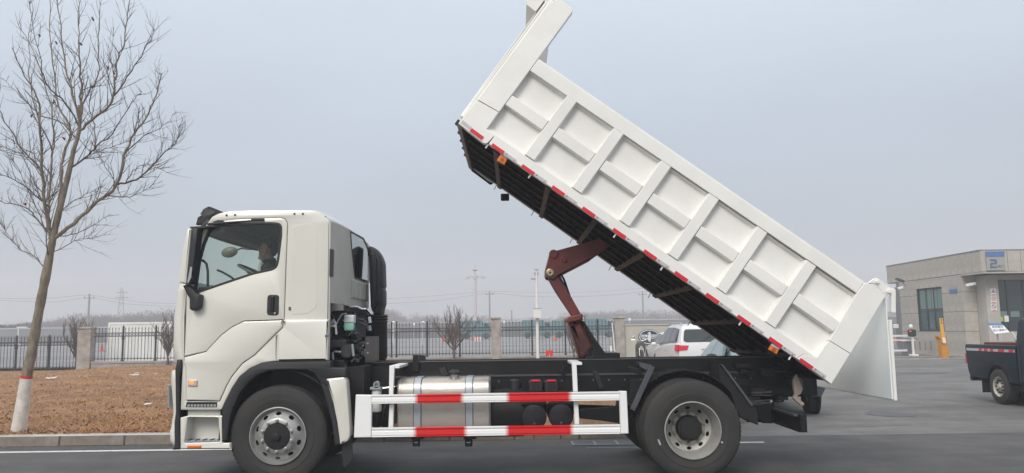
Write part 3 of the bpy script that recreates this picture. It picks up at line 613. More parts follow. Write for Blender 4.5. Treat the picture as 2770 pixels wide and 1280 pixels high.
# ---- chassis frame
yr0, yr1 = 9.83, 9.92
def rail(pts_px, name, m_, w0=yr0, w1=yr1, far=True, **k):
    b = MB(); q = Q(lambda x, y: (x, y), pts_px, w0); b.prism(q, w0, w1, FY, ch=k.get('ch', .004))
    if far: b.prism(q, w0, w1, FYm, ch=k.get('ch', .004))
    return b.build(name, m_, TR)
ztop = PY(1300, 978, yr0)[1]; zmid = PY(1300, 1019, yr0)[1]; zlow = zmid-.29
xA = PY(955, 980, yr0)[0]; xB = PY(2190, 980, yr0)[0]; xF = PY(560, 980, yr0)[0]
b = MB()
for s in (0, 1):
    f_ = (lambda y: 2*CY-y) if s else (lambda y: y)
    b.box(xA, xB-.25, f_(yr0), f_(yr1), zmid+.006, ztop)
sub = b.build('subframe', BLK, TR, bevel=.004)
b = MB()
for s in (0, 1):
    f_ = (lambda y: 2*CY-y) if s else (lambda y: y)
    b.box(xA-1.6, xB, f_(yr0), f_(yr0+.012), zlow, zmid); b.box(xA-1.6, xB, f_(yr0-.0), f_(yr1), zmid-.012, zmid+.0); b.box(xA-1.6, xB, f_(yr0), f_(yr1), zlow, zlow+.012)
fr_ = b.build('chassis_frame', BLK, TR)
b = MB(); b.box(xA, xB-.3, yr0-.012, yr0+.05, ztop, ztop+.012); b.box(xA, xB-.3, yr0-.014, yr0, zmid-.002, zmid+.02); b.build('rail_lip', mat('worn_black', (.07, .07, .075), .4), fr_)
for xx in (-1.6, -.7, .3, 1.2, 2.2, 2.9):
    MB().box(xx, xx+.08, yr1, 2*CY-yr1, zlow+.03, zmid-.03).build('cross_member', BLK, fr_)
for k in range(26):
    xx = xA+.05+k*.19
    for zz in (zmid-.06, zlow+.06):
        MB().cyl((xx, yr0-.008, zz), (xx, yr0+.002, zz), .011, 6).build('bolt', mat('bolt_grey', (.12, .12, .12), .4), fr_)
# small brackets on the frame
def plate(name, c, pts, Ya, Yb, m_, parent=TR, ch=.004, r=.004, fr=FY):
    b = MB(); b.prism(rnd(Q(c, pts, Ya), r), Ya, Yb, fr, ch=ch); return b.build(name, m_, parent)
plate('stop_bracket', c3, [(664, 62), (712, 62), (716, 200), (664, 205)], yr0-.05, yr0, BLK, fr_)
plate('stop_bracket', c3, [(712, 62), (768, 66), (768, 116), (712, 116)], 10.5, 10.56, PLA, fr_)
plate('rubber_block', c3, [(880, 182), (935, 160), (962, 232), (908, 255)], yr0-.06, yr0-.002, PLA, fr_)
plate('frame_bracket', c3, [(2155, 200), (2190, 190), (2250, 330), (2210, 345)], yr0-.05, yr0-.002, PLA, fr_)
plate('frame_clip', c3, [(1885, 200), (1920, 150), (1930, 215), (1915, 250)], yr0-.05, yr0-.002, BLK, fr_)
# driveline in the gap behind the guard
MB().cyl((WF[0]+1, CY, .78), (WR[0], CY, .62), .06, 16).build('drive_shaft', BLKM, TR, smooth=True)
plate('leaf_spring', c3, [(2040, 520), (2330, 490), (2380, 490), (2380, 632), (2230, 608), (2050, 590)], 9.62, 9.72, BLK, TR, r=.01)
b = MB()
for k in range(5):
    h = [(WR[0]+t*.75, .62+.10*t*t-.015*k) for t in (-1+.12*k, -.5, 0, .5, 1-.12*k)]
    b.prism([(x, z) for x, z in h]+[(x, z-.013) for x, z in h[::-1]], 9.68, 9.77, FY)
b.build('leaf_spring', BLK, TR)
# ---- side underrun guard
yg = 8.97
gp = plate('side_guard', c3, [(190, 393), (325, 395), (318, 748), (175, 750)], yg, yg+.05, GUARDW, TR, ch=.008, r=.006)
def redwhite(name, xs):
    m_ = bpy.data.materials.new(name); m_.use_nodes = True; t = m_.node_tree; bb = t.nodes['Principled BSDF']; bb.inputs['Roughness'].default_value = .38
    tcn = t.nodes.new('ShaderNodeTexCoord'); s_ = t.nodes.new('ShaderNodeSeparateXYZ'); t.links.new(tcn.outputs['Object'], s_.inputs[0])
    r = t.nodes.new('ShaderNodeValToRGB'); mrn = t.nodes.new('ShaderNodeMapRange'); mrn.inputs[1].default_value = xs[0]-.3; mrn.inputs[2].default_value = xs[3]+.3; t.links.new(s_.outputs[0], mrn.inputs[0]); t.links.new(mrn.outputs[0], r.inputs[0])
    sp = xs[3]-xs[0]+.6; P_ = lambda x: (x-xs[0]+.3)/sp; Wc = (.84, .84, .83, 1); Rc = (.62, .014, .016, 1); cr_ = r.color_ramp
    cr_.elements[0].color = Wc; cr_.elements[1].color = Wc
    for x, c_ in ((xs[0]-.045, Wc), (xs[0]+.006, Rc), (xs[1]-.002, Rc), (xs[1]+.05, Wc), (xs[2]-.045, Wc), (xs[2]+.006, Rc), (xs[3]-.002, Rc), (xs[3]+.05, Wc)):
        e = cr_.elements.new(P_(x)); e.color = c_
    t.links.new(r.outputs[0], bb.inputs[0]); return m_
def guard_rail(y0l, y1l, y0r, y1r, xs, nm):
    a = PY(*c3(322, y0l), yg); b_ = PY(*c3(322, y1l), yg); c_ = PY(*c3(2385, y0r), yg); d_ = PY(*c3(2385, y1r), yg)
    h0, h1 = a[1], b_[1]; hh = h0-h1
    zz = (a[1]+c_[1])/2; z2 = zz-hh
    prof = [(yg+.02, zz), (yg+.0, zz-.004), (yg+.0, zz-.16*hh), (yg+.012, zz-.22*hh), (yg+.012, zz-.34*hh), (yg+.002, zz-.42*hh), (yg+.0, zz-.78*hh), (yg+.012, zz-.84*hh), (yg, zz-.90*hh), (yg, z2+.004), (yg+.02, z2), (yg+.03, z2), (yg+.03, zz)]
    b = MB(); b.prism(prof, a[0]+.001, c_[0]-.001, FX)
    X = [PY(*c3(x, (y0l+y1l)/2), yg)[0] for x in xs]
    o = b.build('guard_rail', redwhite(nm, X), gp); return zz, z2
r1 = guard_rail(394, 470, 366, 442, (705, 1057, 1466, 1953), 'rail_paint_upper'); r2 = guard_rail(668, 748, 640, 716, (695, 1085, 1460, 1968), 'rail_paint_lower')
plate('end_panel', c3, [(2376, 362), (2440, 364), (2455, 715), (2390, 718)], yg, yg+.05, GUARDW, gp, ch=.006)
for pts, ya in (([(470, 152), (512, 150), (500, 392), (466, 392)], 9.05), ([(470, 478), (505, 478), (500, 664), (462, 664)], 9.05), ([(1984, 125), (2022, 122), (2034, 368), (1996, 368)], 9.05), ([(2000, 446), (2036, 446), (2046, 640), (2008, 640)], 9.05)):
    plate('upright', c3, pts, ya, ya+.06, GUARDW, gp, ch=.004)
for x0_, y0_ in ((472, 152), (1986, 124)):
    X, Z = PY(*c3(x0_, y0_), 9.07); MB().box(X, X+.11, 9.06, yr0, Z-.03, Z).build('outrigger', GUARDW, gp, bevel=.003)
for xs_, ws in ((700, 60), (1135, 60)):   # black clamps below the lower rail
    X, Z = PY(*c3(xs_, 745), 9.06)
    b = MB(); b.box(X-.065, X+.075, 9.03, 9.13, Z-.02, Z+.02).box(X-.05, X+.03, 9.05, 9.12, Z-.10, Z-.02); b.build('clamp', BLK, gp, bevel=.006); MB().box(X-.03, X+.01, 9.045, 9.05, Z-.06, Z-.05).build('clamp_pin', CHRM, gp)
a_ = PY(*c3(200, 755), 9.2); c_ = PY(*c3(1300, 738), 9.2); MB().box(a_[0], c_[0], 9.2, 9.26, a_[1]-.0, a_[1]+.02).build('tank_bearer', BLK, gp)
for x in (1668, 1890):
    X, Z = PY(*c3(x, 722), 9.2); MB().tube([(X, 9.2, Z+.02), (X+.005, 9.2, Z-.03), (X-.008, 9.2, Z-.05)], .005, 6).build('drain_ring', BLK, gp)
# ---- fuel tank
yt = 9.14
a_ = PY(*c3(532, 262), yt); c_ = PY(*c3(1306, 262), yt); zT = a_[1]-.005; zB_ = PY(*c3(560, 742), yt)[1]
tp = rnd([(yt, zB_, .09), (yt+.62, zB_, .09), (yt+.62, zT, .16), (yt, zT, .16)], seg=10)
b = MB(); b.prism(tp, a_[0], c_[0], FX, ch=.02, both=True); tank = b.build('fuel_tank', ALU, TR, smooth=30)
for x in (552, 1255):
    X = PY(*c3(x, 400), yt)[0]; b = MB(); b.prism(inset(tp, -.004), X, X+.012, FX, holes=[inset(tp, .002)]); b.build('weld_seam', ALU, tank)
for x in (672, 1102):
    X = PY(*c3(x, 400), yt)[0]; X2 = PY(*c3(x+58, 400), yt)[0]
    b = MB(); b.prism(inset(tp, -.010), X, X2, FX, holes=[inset(tp, -.002)], ch=.002, both=True); b.build('tank_strap', STRAP, tank, smooth=30)
    b = MB(); b.prism(inset(tp, -.006), X-.006, X2+.006, FX, holes=[inset(tp, -.0005)]); b.build('strap_rubber', PLA, tank, smooth=30)
X, Z = PY(*c3(1010, 290), yt+.2); 
MB().lathe([(.05, -.03), (.05, .045), (.04, .05)], (X, yt+.2, zT-.01), 'Z', 28).build('filler_neck', CHRM, tank, smooth=True)
MB().lathe([(.0, .10), (.03, .10), (.052, .085), (.066, .08), (.07, .06), (.062, .045), (0, .045)], (X, yt+.2, zT-.01), 'Z', 28, rmod=lambda i, j, r: r*(1.04 if i % 4 < 2 and 2 < j < 6 else 1)).build('filler_cap', PLA, tank, smooth=True)
pts = [PY(*c3(x, y), yt+.3) for x, y in ((735, 250), (800, 258), (900, 262), (980, 262))]; MB().tube([(x, yt+.3, z) for x, z in pts], .009, 8).build('breather_pipe', PLA, tank)
# ---- air tanks, batteries, filters
for cx, cy, r in ((1671, 578, 104), (1895, 572, 102)):
    X, Z = PY(*c3(cx, cy), 9.2); R3 = r/3.067/F*9.2
    b = MB(); b.lathe([(0, -.004), (R3*.5, 0), (R3*.92, .018), (R3, .035), (R3, .62), (0, .64)], (X, 9.2, Z), 'Y', 40); at = b.build('air_tank', PLA, TR, smooth=35)
    MB().cyl((X, 9.205, Z-R3*.5), (X, 9.18, Z-R3*.5), .012, 8).build('drain_valve', CHRM, at)
    plate('tank_bracket', lambda x, y: (x, y), [(c3(cx-108, 455)), c3(cx+106, 452), c3(cx+106, 475), c3(cx-108, 478)], 9.22, 9.3, BLK, at)
b = MB(); X, Z = PY(*c3(1395, 560), 9.25); b.cyl((X-.24, 9.5, Z), (X+.26, 9.5, Z), .27, 28); b.build('silencer', BLKM, TR, smooth=30)
a_ = PY(*c3(1560, 370), 9.22); c_ = PY(*c3(1990, 370), 9.22); MB().box(a_[0], c_[0], 9.2, 9.8, a_[1]-.06, a_[1]-.01).build('battery_tray', BLK, TR)
for x0_, x1_ in ((1628, 1742), (1758, 1872)):
    a_ = PY(*c3(x0_, 285), 9.3); c_ = PY(*c3(x1_, 372), 9.3); bt = MB().box(a_[0], c_[0], 9.3, 9.75, c_[1], a_[1]).build('battery', PLA, TR, bevel=.01)
    a_ = PY(*c3(x0_+18, 270), 9.3); c_ = PY(*c3(x1_-20, 284), 9.3); MB().box(a_[0], c_[0], 9.29, 9.36, c_[1], a_[1]).build('terminal_cover', RED, bt, bevel=.004)
    for q_ in (.2, .5, .8):
        xx = a_[0]+(c_[0]-a_[0])*q_; MB().box(xx-.004, xx+.004, 9.294, 9.30, c_[1]-.12, c_[1]-.02).build('case_rib', BLK, bt)
X, Z = PY(*c3(1513, 262), 9.5); MB().lathe([(0, 0), (.05, -.004), (.066, -.02), (.066, -.22), (.05, -.24), (0, -.24)], (X, 9.5, Z), 'Z', 28).build('air_dryer', PLA, TR, smooth=True)
p = [PY(*c3(x, y), 9.4) for x, y in ((1395, 365), (1420, 348), (1450, 342))]; MB().tube([(x, 9.4, z) for x, z in p], .006, 6).build('hose', PLA, TR)
# fuel filter, white canister
X, Z = PY(*c3(366, 355), 9.3); ff = MB().lathe([(0, 0), (.055, 0), (.056, -.02), (.056, -.235), (.05, -.25), (0, -.25)], (X, 9.3, Z+.01), 'Z', 28).build('fuel_filter', WPL, TR, smooth=30)
MB().lathe([(0, .085), (.04, .085), (.045, .04), (.07, .035), (.07, .005), (.055, 0)], (X, 9.3, Z), 'Z', 28).build('filter_head', STRAP, ff, smooth=30)
X2, Z2 = PY(*c3(362, 310), 9.22); MB().lathe([(.018, 0), (.038, 0), (.042, .02), (.03, .03), (.018, .02)], (X2, 9.22, Z2), 'Y', 20, close=True).build('priming_knob', CHRM, ff, smooth=True)
MB().tube([(X+.05, 9.3, Z+.02), (X+.2, 9.3, Z+.035), (X+.3, 9.4, Z+.06)], .010, 8).build('fuel_pipe', CHRM, ff)
MB().lathe([(0, -.26), (.05, -.26), (.052, -.33), (.03, -.36), (.028, -.5), (0, -.5)], (X, 9.3, Z), 'Z', 24).build('water_bowl', PLA, ff, smooth=True)
MB().tube([(X+.09, 9.4, Z-.45), (X+.05, 9.35, Z-.3), (X+.12, 9.35, Z-.12)], .03, 8).build('hose', PLA, ff)
a_ = PY(*c3(320, 330), 9.3); MB().box(a_[0], a_[0]+.12, 9.22, 9.3, a_[1]-.02, a_[1]+.005).build('filter_bracket', STRAP, ff)
# ---- behind the cab: coolant bottle, pipes, radiator tower
cc = mk(880, 780, 4.25)
a_ = PY(*cc(222, 308), 9.35); c_ = PY(*cc(338, 488), 9.35); mid_ = PY(*cc(280, 398), 9.35)[1]
b = MB(); b.prism(rnd([(a_[0], mid_+.001), (c_[0], mid_+.001), (c_[0], a_[1], .022), (a_[0], a_[1], .022)], seg=6), 9.3, 9.42, FY, ch=.018, both=True); b.build('coolant_bottle', WPL, TR, smooth=40)
cb = [o for o in bpy.data.objects if o.name == 'coolant_bottle'][0]
b = MB(); b.prism(rnd([(a_[0]+.001, c_[1], .022), (c_[0]-.001, c_[1], .022), (c_[0]-.001, mid_), (a_[0]+.001, mid_)], seg=6), 9.301, 9.419, FY, ch=.018, both=True); b.build('coolant', GRN, cb, smooth=40)
MB().cyl(((a_[0]+c_[0])/2, 9.36, a_[1]), ((a_[0]+c_[0])/2, 9.36, a_[1]+.03), .02, 16).build('bottle_cap', PLA, cb)
def pipe(name, c, pts, Y, r, m_, parent=TR, n=8):
    q = [PY(*c(x, y), Y) for x, y in pts]; return MB().tube([(x, Y, z) for x, z in q], r, n).build(name, m_, parent, smooth=True)
eng = MB(); q = Q(cc, [(55, 180), (215, 180), (215, 255), (80, 260), (55, 300)], 9.2); eng.prism(q, 9.15, 9.2, FY); eb = eng.build('engine_bay', mat('bay_grey', (.16, .165, .15), .6), TR)
X0_, Z0_ = PY(*cc(360, 230), 10.0); X1_, Z1_ = PY(*cc(500, 900), 10.0)
MB().box(X0_-.05, X1_, 9.75, 10.75, .7, Z0_-.35).build('radiator_tower', BLK, eb)
xc, zc_ = PY(*cc(60, 590), 9.3); xd, zd = PY(*cc(240, 690), 9.3); MB().box(xc, xd, 9.25, 9.9, zd, zc_).build('gearbox_cover', mat('dark_cast', (.045, .046, .048), .55), eb, bevel=.02)
MB().box(PY(*cc(90, 260), 9.6)[0], PY(*cc(240, 260), 9.6)[0], 9.6, 9.65, PY(*cc(0, 560), 9.6)[1], PY(*cc(0, 260), 9.6)[1]).build('bulkhead', BLKM, eb)
X, Z = PY(*cc(243, 725), 9.25); MB().lathe([(0, 0), (.07, 0), (.075, .02), (.075, .1), (0, .1)], (X, 9.25, Z), 'Y', 24).build('pulley', MATS['dark_cast'], eb, smooth=30)
pipe('oil_pipe', cc, [(245, 292), (190, 300), (150, 360), (120, 430)], 9.25, .010, STRAP, eb); pipe('coolant_hose', cc, [(340, 400), (350, 440), (320, 500), (270, 540)], 9.28, .008, mat('green_hose', (.02, .045, .04), .5), eb)
pipe('wire', cc, [(350, 490), (410, 550), (345, 610), (300, 600)], 9.3, .005, MATS['green_hose'], eb); pipe('wire', cc, [(340, 520), (405, 590), (330, 620)], 9.32, .004, EDGE, eb)
pipe('shift_rod', cc, [(55, 436), (120, 436), (128, 530)], 9.1, .012, TWHT, eb); pipe('lock_lever', cc, [(60, 410), (100, 372), (116, 410), (100, 450)], 9.12, .022, STRAP, eb)
pipe('heater_pipe', cc, [(275, 215), (370, 214), (420, 240), (470, 240)], 9.7, .014, STRAP, eb); pipe('hose', cc, [(330, 290), (360, 340), (370, 450)], 9.5, .018, mat('blue_black', (.02, .025, .05), .4), eb)
pipe('hose', cc, [(90, 820), (85, 740), (120, 725), (180, 735)], 9.2, .012, STRAP, eb); pipe('hose', cc, [(300, 850), (340, 810), (385, 850)], 9.3, .020, PLA, eb); pipe('strut', cc, [(275, 640), (285, 780)], 9.25, .013, MATS['dark_cast'], eb); pipe('strut', cc, [(310, 640), (325, 780)], 9.24, .014, STRAP, eb)
pipe('bright_pipe', cc, [(485, 240), (520, 280), (535, 300)], 10.6, .032, CHRM, eb); pipe('bright_pipe', cc, [(495, 330), (505, 400)], 10.6, .032, CHRM, eb); pipe('bright_pipe', cc, [(500, 430), (508, 490)], 10.6, .03, STRAP, eb)
for k, (x, y) in enumerate(((120, 222), (210, 372), (208, 440), (430, 660), (380, 638), (485, 634), (378, 745), (485, 742), (213, 846), (335, 975), (320, 1118), (380, 820))):
    X, Z = PY(*cc(x, y), 9.55); MB().cyl((X, 9.55-.3*(k in (0,)), Z), (X, 9.57, Z), .011, 6).build('bolt', STRAP, eb)
rb = random.Random(5)
for k in range(34):
    x = rb.uniform(60, 400); y = rb.uniform(520, 850); X, Z = PY(*cc(x, y), 9.45); s_ = rb.uniform(.02, .07)
    MB().box(X-s_, X+s_, 9.35+rb.random()*.2, 9.7, Z-s_*rb.uniform(.3, 1), Z+s_*.6).build('engine_fitting', rb.choice([BLKM, BLK, MATS['dark_cast'], PLA]), eb, bevel=.006)
for k in range(14):
    x = rb.uniform(80, 470); y = rb.uniform(230, 800); pts = [(x+rb.uniform(-70, 70)*j, y+45*j+rb.uniform(-20, 20)) for j in range(4)]
    pipe('hose', cc, [(min(480, max(60, a)), min(860, c)) for a, c in pts], rb.uniform(9.4, 9.7), rb.uniform(.006, .014), rb.choice([PLA, BLKM, MATS['dark_cast'], EDGE]), eb)
plate('cab_mount', c2, [(1330, 328), (1420, 330), (1440, 455), (1480, 700), (1480, 900), (1430, 900), (1400, 470), (1330, 400)], 9.2, 9.3, BLK, eb)
MB().box(XB-.7, XB+.35, 9.3, 11.2, .62, 1.28).build('gearbox', BLKM, eb)
# ---- air intake behind the cab (far side)
yi = 11.1
ip = Q(c1, [(1868, 420, .04), (1885, 412, .04), (1930, 430, .1), (1975, 490, .08), (2000, 560, .04), (2006, 770), (1995, 790), (2006, 810), (2006, 930), (1990, 980), (1985, 1030), (1915, 1030), (1890, 960)], yi)
b = MB(); b.prism(rnd(ip, .02), yi, yi+.32, FY, ch=.03, both=True); intk = b.build('air_intake', PLA, TR, smooth=30)
b = MB(); b.prism(rnd(Q(c1, [(1890, 480, .03), (1930, 475, .05), (1950, 540), (1955, 900), (1940, 980), (1900, 960)], yi), .02), yi-.05, yi+.02, FY, ch=.025); b.build('duct_rib', PLA, intk, smooth=30)
for y in (500, 575, 655, 750, 850):
    b = MB(); b.prism(rnd(Q(c1, [(1975, y), (1985, y), (1985, y+18), (1975, y+18)], yi-.002), .004), yi-.004, yi+.01, FY); b.build('slot', BLKM, intk)
X, Z = PY(*c1(1948, 1030), yi+.16); X2, Z2 = PY(*cc(580, 600), yi+.16)
MB().lathe([(.14, 0), (.16, -.02), (.14, -.04), (.16, -.06), (.14, -.08), (.155, -.10), (.145, -.12), (.15, -.45), (.15, -.58), (.10, -.68), (.04, -.74), (0, -.74)], (X, yi+.16, Z), 'Z', 36, rmod=None).build('air_cleaner', PLA, intk, smooth=40)
MB().box(X-.14, X+.06, yi-.2, yi+.2, .95, Z-.7).build('cleaner_bracket', BLK, intk)

# ---- rear mudguard brackets, flap, underrun bar, hooks
plate('guard_strut', c5, [(372, 272), (412, 294), (242, 668), (205, 645)], 9.3, 9.34, mat('grey_black', (.085, .092, .105), .4, var=.3), TR)
plate('guard_strut', c5, [(275, 250), (372, 272), (392, 296), (335, 318), (300, 300), (284, 285)], 9.32, 9.5, MATS['grey_black'], TR)
plate('mount_bracket', c5, [(185, 290), (330, 315), (300, 360), (180, 330)], 9.4, 9.5, BLK, TR); plate('guard_plate', c5, [(205, 400), (330, 400), (250, 620), (190, 560)], 9.4, 9.45, BLK, TR)
plate('guard_strut', c5, [(968, 268), (990, 270), (1245, 608), (1232, 628)], 9.3, 9.36, MATS['grey_black'], TR)
plate('mudguard_plate', c5, [(955, 270), (975, 272), (1240, 622), (1262, 640), (1285, 700), (1287, 785), (1140, 715), (1100, 650), (1060, 520), (960, 400)], 9.34, 9.8, BLKM, TR)
for ya_, yb_ in ((9.35, 9.8), (10.7, 11.15)):
    b = MB(); n = 14; vs = []
    for i in range(n+1):
        a = R_(20+140*i/n)
        for yy in (ya_, yb_): vs.append((WR[0]+.66*math.cos(a), yy, WR[1]+.02+.62*math.sin(a)))
    b.add(vs, [(2*i, 2*i+1, 2*i+3, 2*i+2) for i in range(n)]); o = b.build('rear_mudguard', BLKM, TR); md = o.modifiers.new('t', 'SOLIDIFY'); md.thickness = .01
xu = PY(*c5(1655, 770), 9.0)[0]; zu1 = PY(*c5(1650, 692), 9.0)[1]; zu0 = PY(*c5(1660, 846), 9.0)[1]
b = MB(); b.prism(rnd([(xu-.012, zu0), (xu+.06, zu0+.0), (xu+.06, zu1), (xu-.012, zu1)], .01), 9.0, 11.5, FY, ch=.004, both=True); ub = b.build('underrun_bar', BLK, TR)
MB().box(xu-.06, xu-.013, 9.06, 11.44, zu1-.028, zu1-.004).build('bar_lip', MATS['worn_black'], ub); MB().box(xu-.025, xu-.013, 9.02, 11.4, zu0, zu0+.02).build('bar_lip', BLK, ub)
for yy in (9.85, 10.6): MB().box(xu-.35, xu-.014, yy, yy+.06, zu0+.02, zlow+.03).box(xu-.9, xu-.0, yy+.0, yy+.06, zlow-.06, zlow+.05).build('bar_hanger', BLK, ub)
plate('tow_plate', c5, [(1235, 560), (1400, 580), (1405, 700), (1410, 770), (1325, 768), (1318, 740), (1250, 700)], 9.75, 9.8, BLK, TR)
MB().box(xB-.5, xB+.1, 9.9, 10.6, zlow, zmid+.1).build('rear_cross_member', BLKM, TR)
for k in range(22):
    x = rb.uniform(1140, 1560); y = rb.uniform(260, 600); X, Z = PY(*c5(x, y), 9.8); s_ = rb.uniform(.03, .10)
    MB().box(X-s_, X+s_, 9.6+rb.random()*.3, 10.2, Z-s_*rb.uniform(.2, .8), Z+s_*.4).build('rear_fitting', rb.choice([BLKM, BLK, PLA, BLKM]), TR, bevel=.006)
for k in range(6):
    y = rb.uniform(480, 600); pipe('cable', c5, [(1230, y+20), (1290, y+rb.uniform(-5, 25)), (1400, y+rb.uniform(0, 30))], 9.5, .006, MATS['dark_cast'], TR)
plate('plug_cap', c5, [(1392, 570), (1408, 571), (1407, 592), (1392, 591)], 9.5, 9.52, TWHT, TR)
def hook(pts, Y, m_): return plate('lock_hook', c5, pts, Y, Y+.05, m_, TR, ch=.01, r=.01)
hook([(1588, 400), (1618, 350), (1640, 400), (1668, 480), (1652, 520), (1625, 535), (1625, 555), (1682, 600), (1678, 618), (1655, 622), (1600, 575), (1584, 555), (1600, 525), (1590, 460)], 9.45, TAN)
plate('hook_plate', c5, [(1595, 370), (1640, 375), (1668, 400), (1668, 480), (1640, 490), (1610, 470)], 9.52, 9.56, mat('grey_steel', (.14, .13, .12), .5), TR)
hook([(1440, 475), (1455, 490), (1458, 510), (1500, 570), (1470, 582), (1438, 545), (1433, 510)], 10.9, TAN)

# ---- the tipper bed ------------------------------------------------
A0 = Vector(PY(1239, 335, Y0)); B0 = Vector(PY(2249.5, 1040, Y0)); UL = (B0-A0).length; Ud = (B0-A0)/UL; Vd = Vector((-Ud.y, Ud.x)); Vd = Vd if Vd.y > 0 else -Vd
def FB(u, v, w): q = A0+Ud*u+Vd*v; return (q.x, w, q.y)
def FBm(u, v, w): q = A0+Ud*u+Vd*v; return (q.x, 2*CY-w, q.y)
def FBU(a, b_, w): q = A0+Ud*w+Vd*b_; return (q.x, a, q.y)      # polygon in (y, v) swept along u
def uvp(c, pts, Y=Y0):
    r = []
    for p in pts:
        q = Vector(PY(*c(p[0], p[1]), Y))-A0; r.append((q@Ud if False else q.dot(Ud), q.dot(Vd)))
    return r
BX = 11.5
s_ = MB()
for fr in (FB, FBm): s_.prism([(.02, .02), (5.06, .02), (5.06, 1.12), (.02, 1.12)], Y0+.085, Y0+.10, fr)
bed = s_.build('dump_bed', BEDW, TR)
# headboard, inner floor
b = MB(); b.box(0.0, .035, Y0+.02, BX-.02, .02, 1.88, fr=lambda a, c, d: FB(a, d, c)); b.build('headboard', BEDW, bed)
b = MB(); b.box(.05, 5.05, Y0+.1, BX-.1, .09, .105, fr=lambda a, c, d: FB(a, d, c)); b.build('bed_floor', BEDW, bed)
# front post + its foot
for fr in (FB, FBm):
    b = MB(); b.prism(rnd([(.015, .36), (.305, .385), (.305, 1.86), (.285, 1.885), (.10, 1.90), (.02, 1.80)], .01), Y0-.004, Y0+.085, fr, ch=.006); b.build('front_post', BEDW, bed)
    b = MB(); b.prism(rnd([(.0, .004, .01), (.405, -.018, .05), (.42, .115), (.305, .145), (.305, .380), (.015, .352), (.0, .07)], .004), Y0-.002, Y0+.085, fr, ch=.006); b.build('post_foot', BEDW, bed)
    b = MB(); b.prism(rnd([(4.79, .155), (4.655, .10), (4.62, .012), (5.08, .0, .01), (5.072, .40), (4.80, .385)], .004), Y0-.004, Y0+.085, fr, ch=.006); b.build('post_foot', BEDW, bed)
    b = MB(); b.prism(rnd([(4.80, .390), (5.072, .405), (5.045, 1.205), (4.90, 1.215), (4.775, 1.156), (4.768, 1.02)], .006), Y0-.004, Y0+.085, fr, ch=.006); b.build('rear_post', BEDW, bed)
    b = MB(); b.prism([(.308, .992), (4.766, 1.010), (4.772, 1.152), (.308, 1.154)], Y0, Y0+.085, fr, ch=.006); b.build('top_rail', BEDW, bed)
    b = MB(); b.prism([(.425, .012), (4.617, .012), (4.65, .098), (4.785, .150), (.31, .138), (.425, .112)], Y0, Y0+.085, fr, ch=.006); b.build('bottom_rail', BEDW, bed)
    # sloped ledge along the foot of the fields
    b = MB(); b.prism([(Y0+.004, .130), (Y0+.0845, .205), (Y0+.0845, .13)], .306, 4.79, lambda a, c, w, fr=fr: fr(w, c, a)); b.build('ledge', BEDW, bed)
    b = MB(); b.prism([(Y0+.03, .993), (Y0+.0845, .965), (Y0+.0845, .993)], .306, 4.77, lambda a, c, w, fr=fr: fr(w, c, a)); b.build('rail_return', BEDW, bed)
    us = []
    for k in range(6):
        u0 = .828+k*.6553; us.append(u0)
        # a pressed channel: flat face with raked flanks
        sec = [(u0-.018, Y0+.0845), (u0+.004, Y0+.004), (u0+.010, Y0-.001), (u0+.128, Y0-.001), (u0+.134, Y0+.004), (u0+.156, Y0+.0845)]
        b = MB(); b.prism(sec, .158, .997, lambda a, c, w, fr=fr: fr(a, w, c)); b.build('side_post', BEDW, bed)
    segs = [.306]+[v for u in us for v in (u+.0, u+.138)]+[4.792]
    for k in range(7):
        ua, ub_ = segs[2*k]+.004, segs[2*k+1]-.004
        sec = [(.486, Y0+.0845), (.500, Y0+.006), (.505, Y0+.002), (.625, Y0+.002), (.632, Y0+.006), (.66, Y0+.0845)]
        b = MB(); b.prism(sec, ua, ub_, lambda a, c, w, fr=fr: fr(w, a, c)); b.build('cross_rib', BEDW, bed)
    # lip along the top
    b = MB(); b.prism([(.31, 1.154), (4.77, 1.154), (4.77, 1.168), (.31, 1.168)], Y0+.01, Y0+.1, fr); b.build('coping', BEDW, bed)
# headboard front edge band and hoist visor
b = MB(); b.prism(rnd([(-.045, .10), (.014, .06), (.014, 1.8), (-.05, 1.8)], .01), Y0+.03, BX-.03, FB, ch=.02, both=True); b.build('headboard_face', BEDW, bed, smooth=30)
for k, yy in enumerate((9.5, 10.1, 10.7, 11.2)):
    b = MB(); b.box(-.09, -.046, yy, yy+.1, .08, 1.7, fr=lambda a, c, d: FB(a, d, c)); b.build('headboard_rib', BEDW, bed)
vz = [uvp(lambda x, y: (x, y), [(1422, 64), (1450, 30), (1424, 10), (1425, -40), (1530, -60)], 10.6)]
VA, VB = uvp(lambda x, y: (x, y), [(1450, 30), (1424, 10)])
VS = mat('visor_paint', (.60, .585, .54), .5)
b = MB(); b.prism([(-.05, VA[1]), (-.05, 1.95), (-.5, 2.05), (VB[0], VB[1])], Y0+.02, Y0+.06, FB); b.build('visor_gusset', BEDW, bed); b = MB(); b.prism([(-.05, VA[1]), (-.05, 1.95), (-.5, 2.05), (VB[0], VB[1])], BX-.06, BX-.02, FB); b.build('visor_gusset', BEDW, bed)
b = MB(); b.prism([(-.05, VA[1]+.01), (-.05, VA[1]+.03), (VB[0], VB[1]+.02), (VB[0], VB[1]+.0)], Y0+.061, BX-.061, FB); b.build('cab_visor', BEDW, bed)
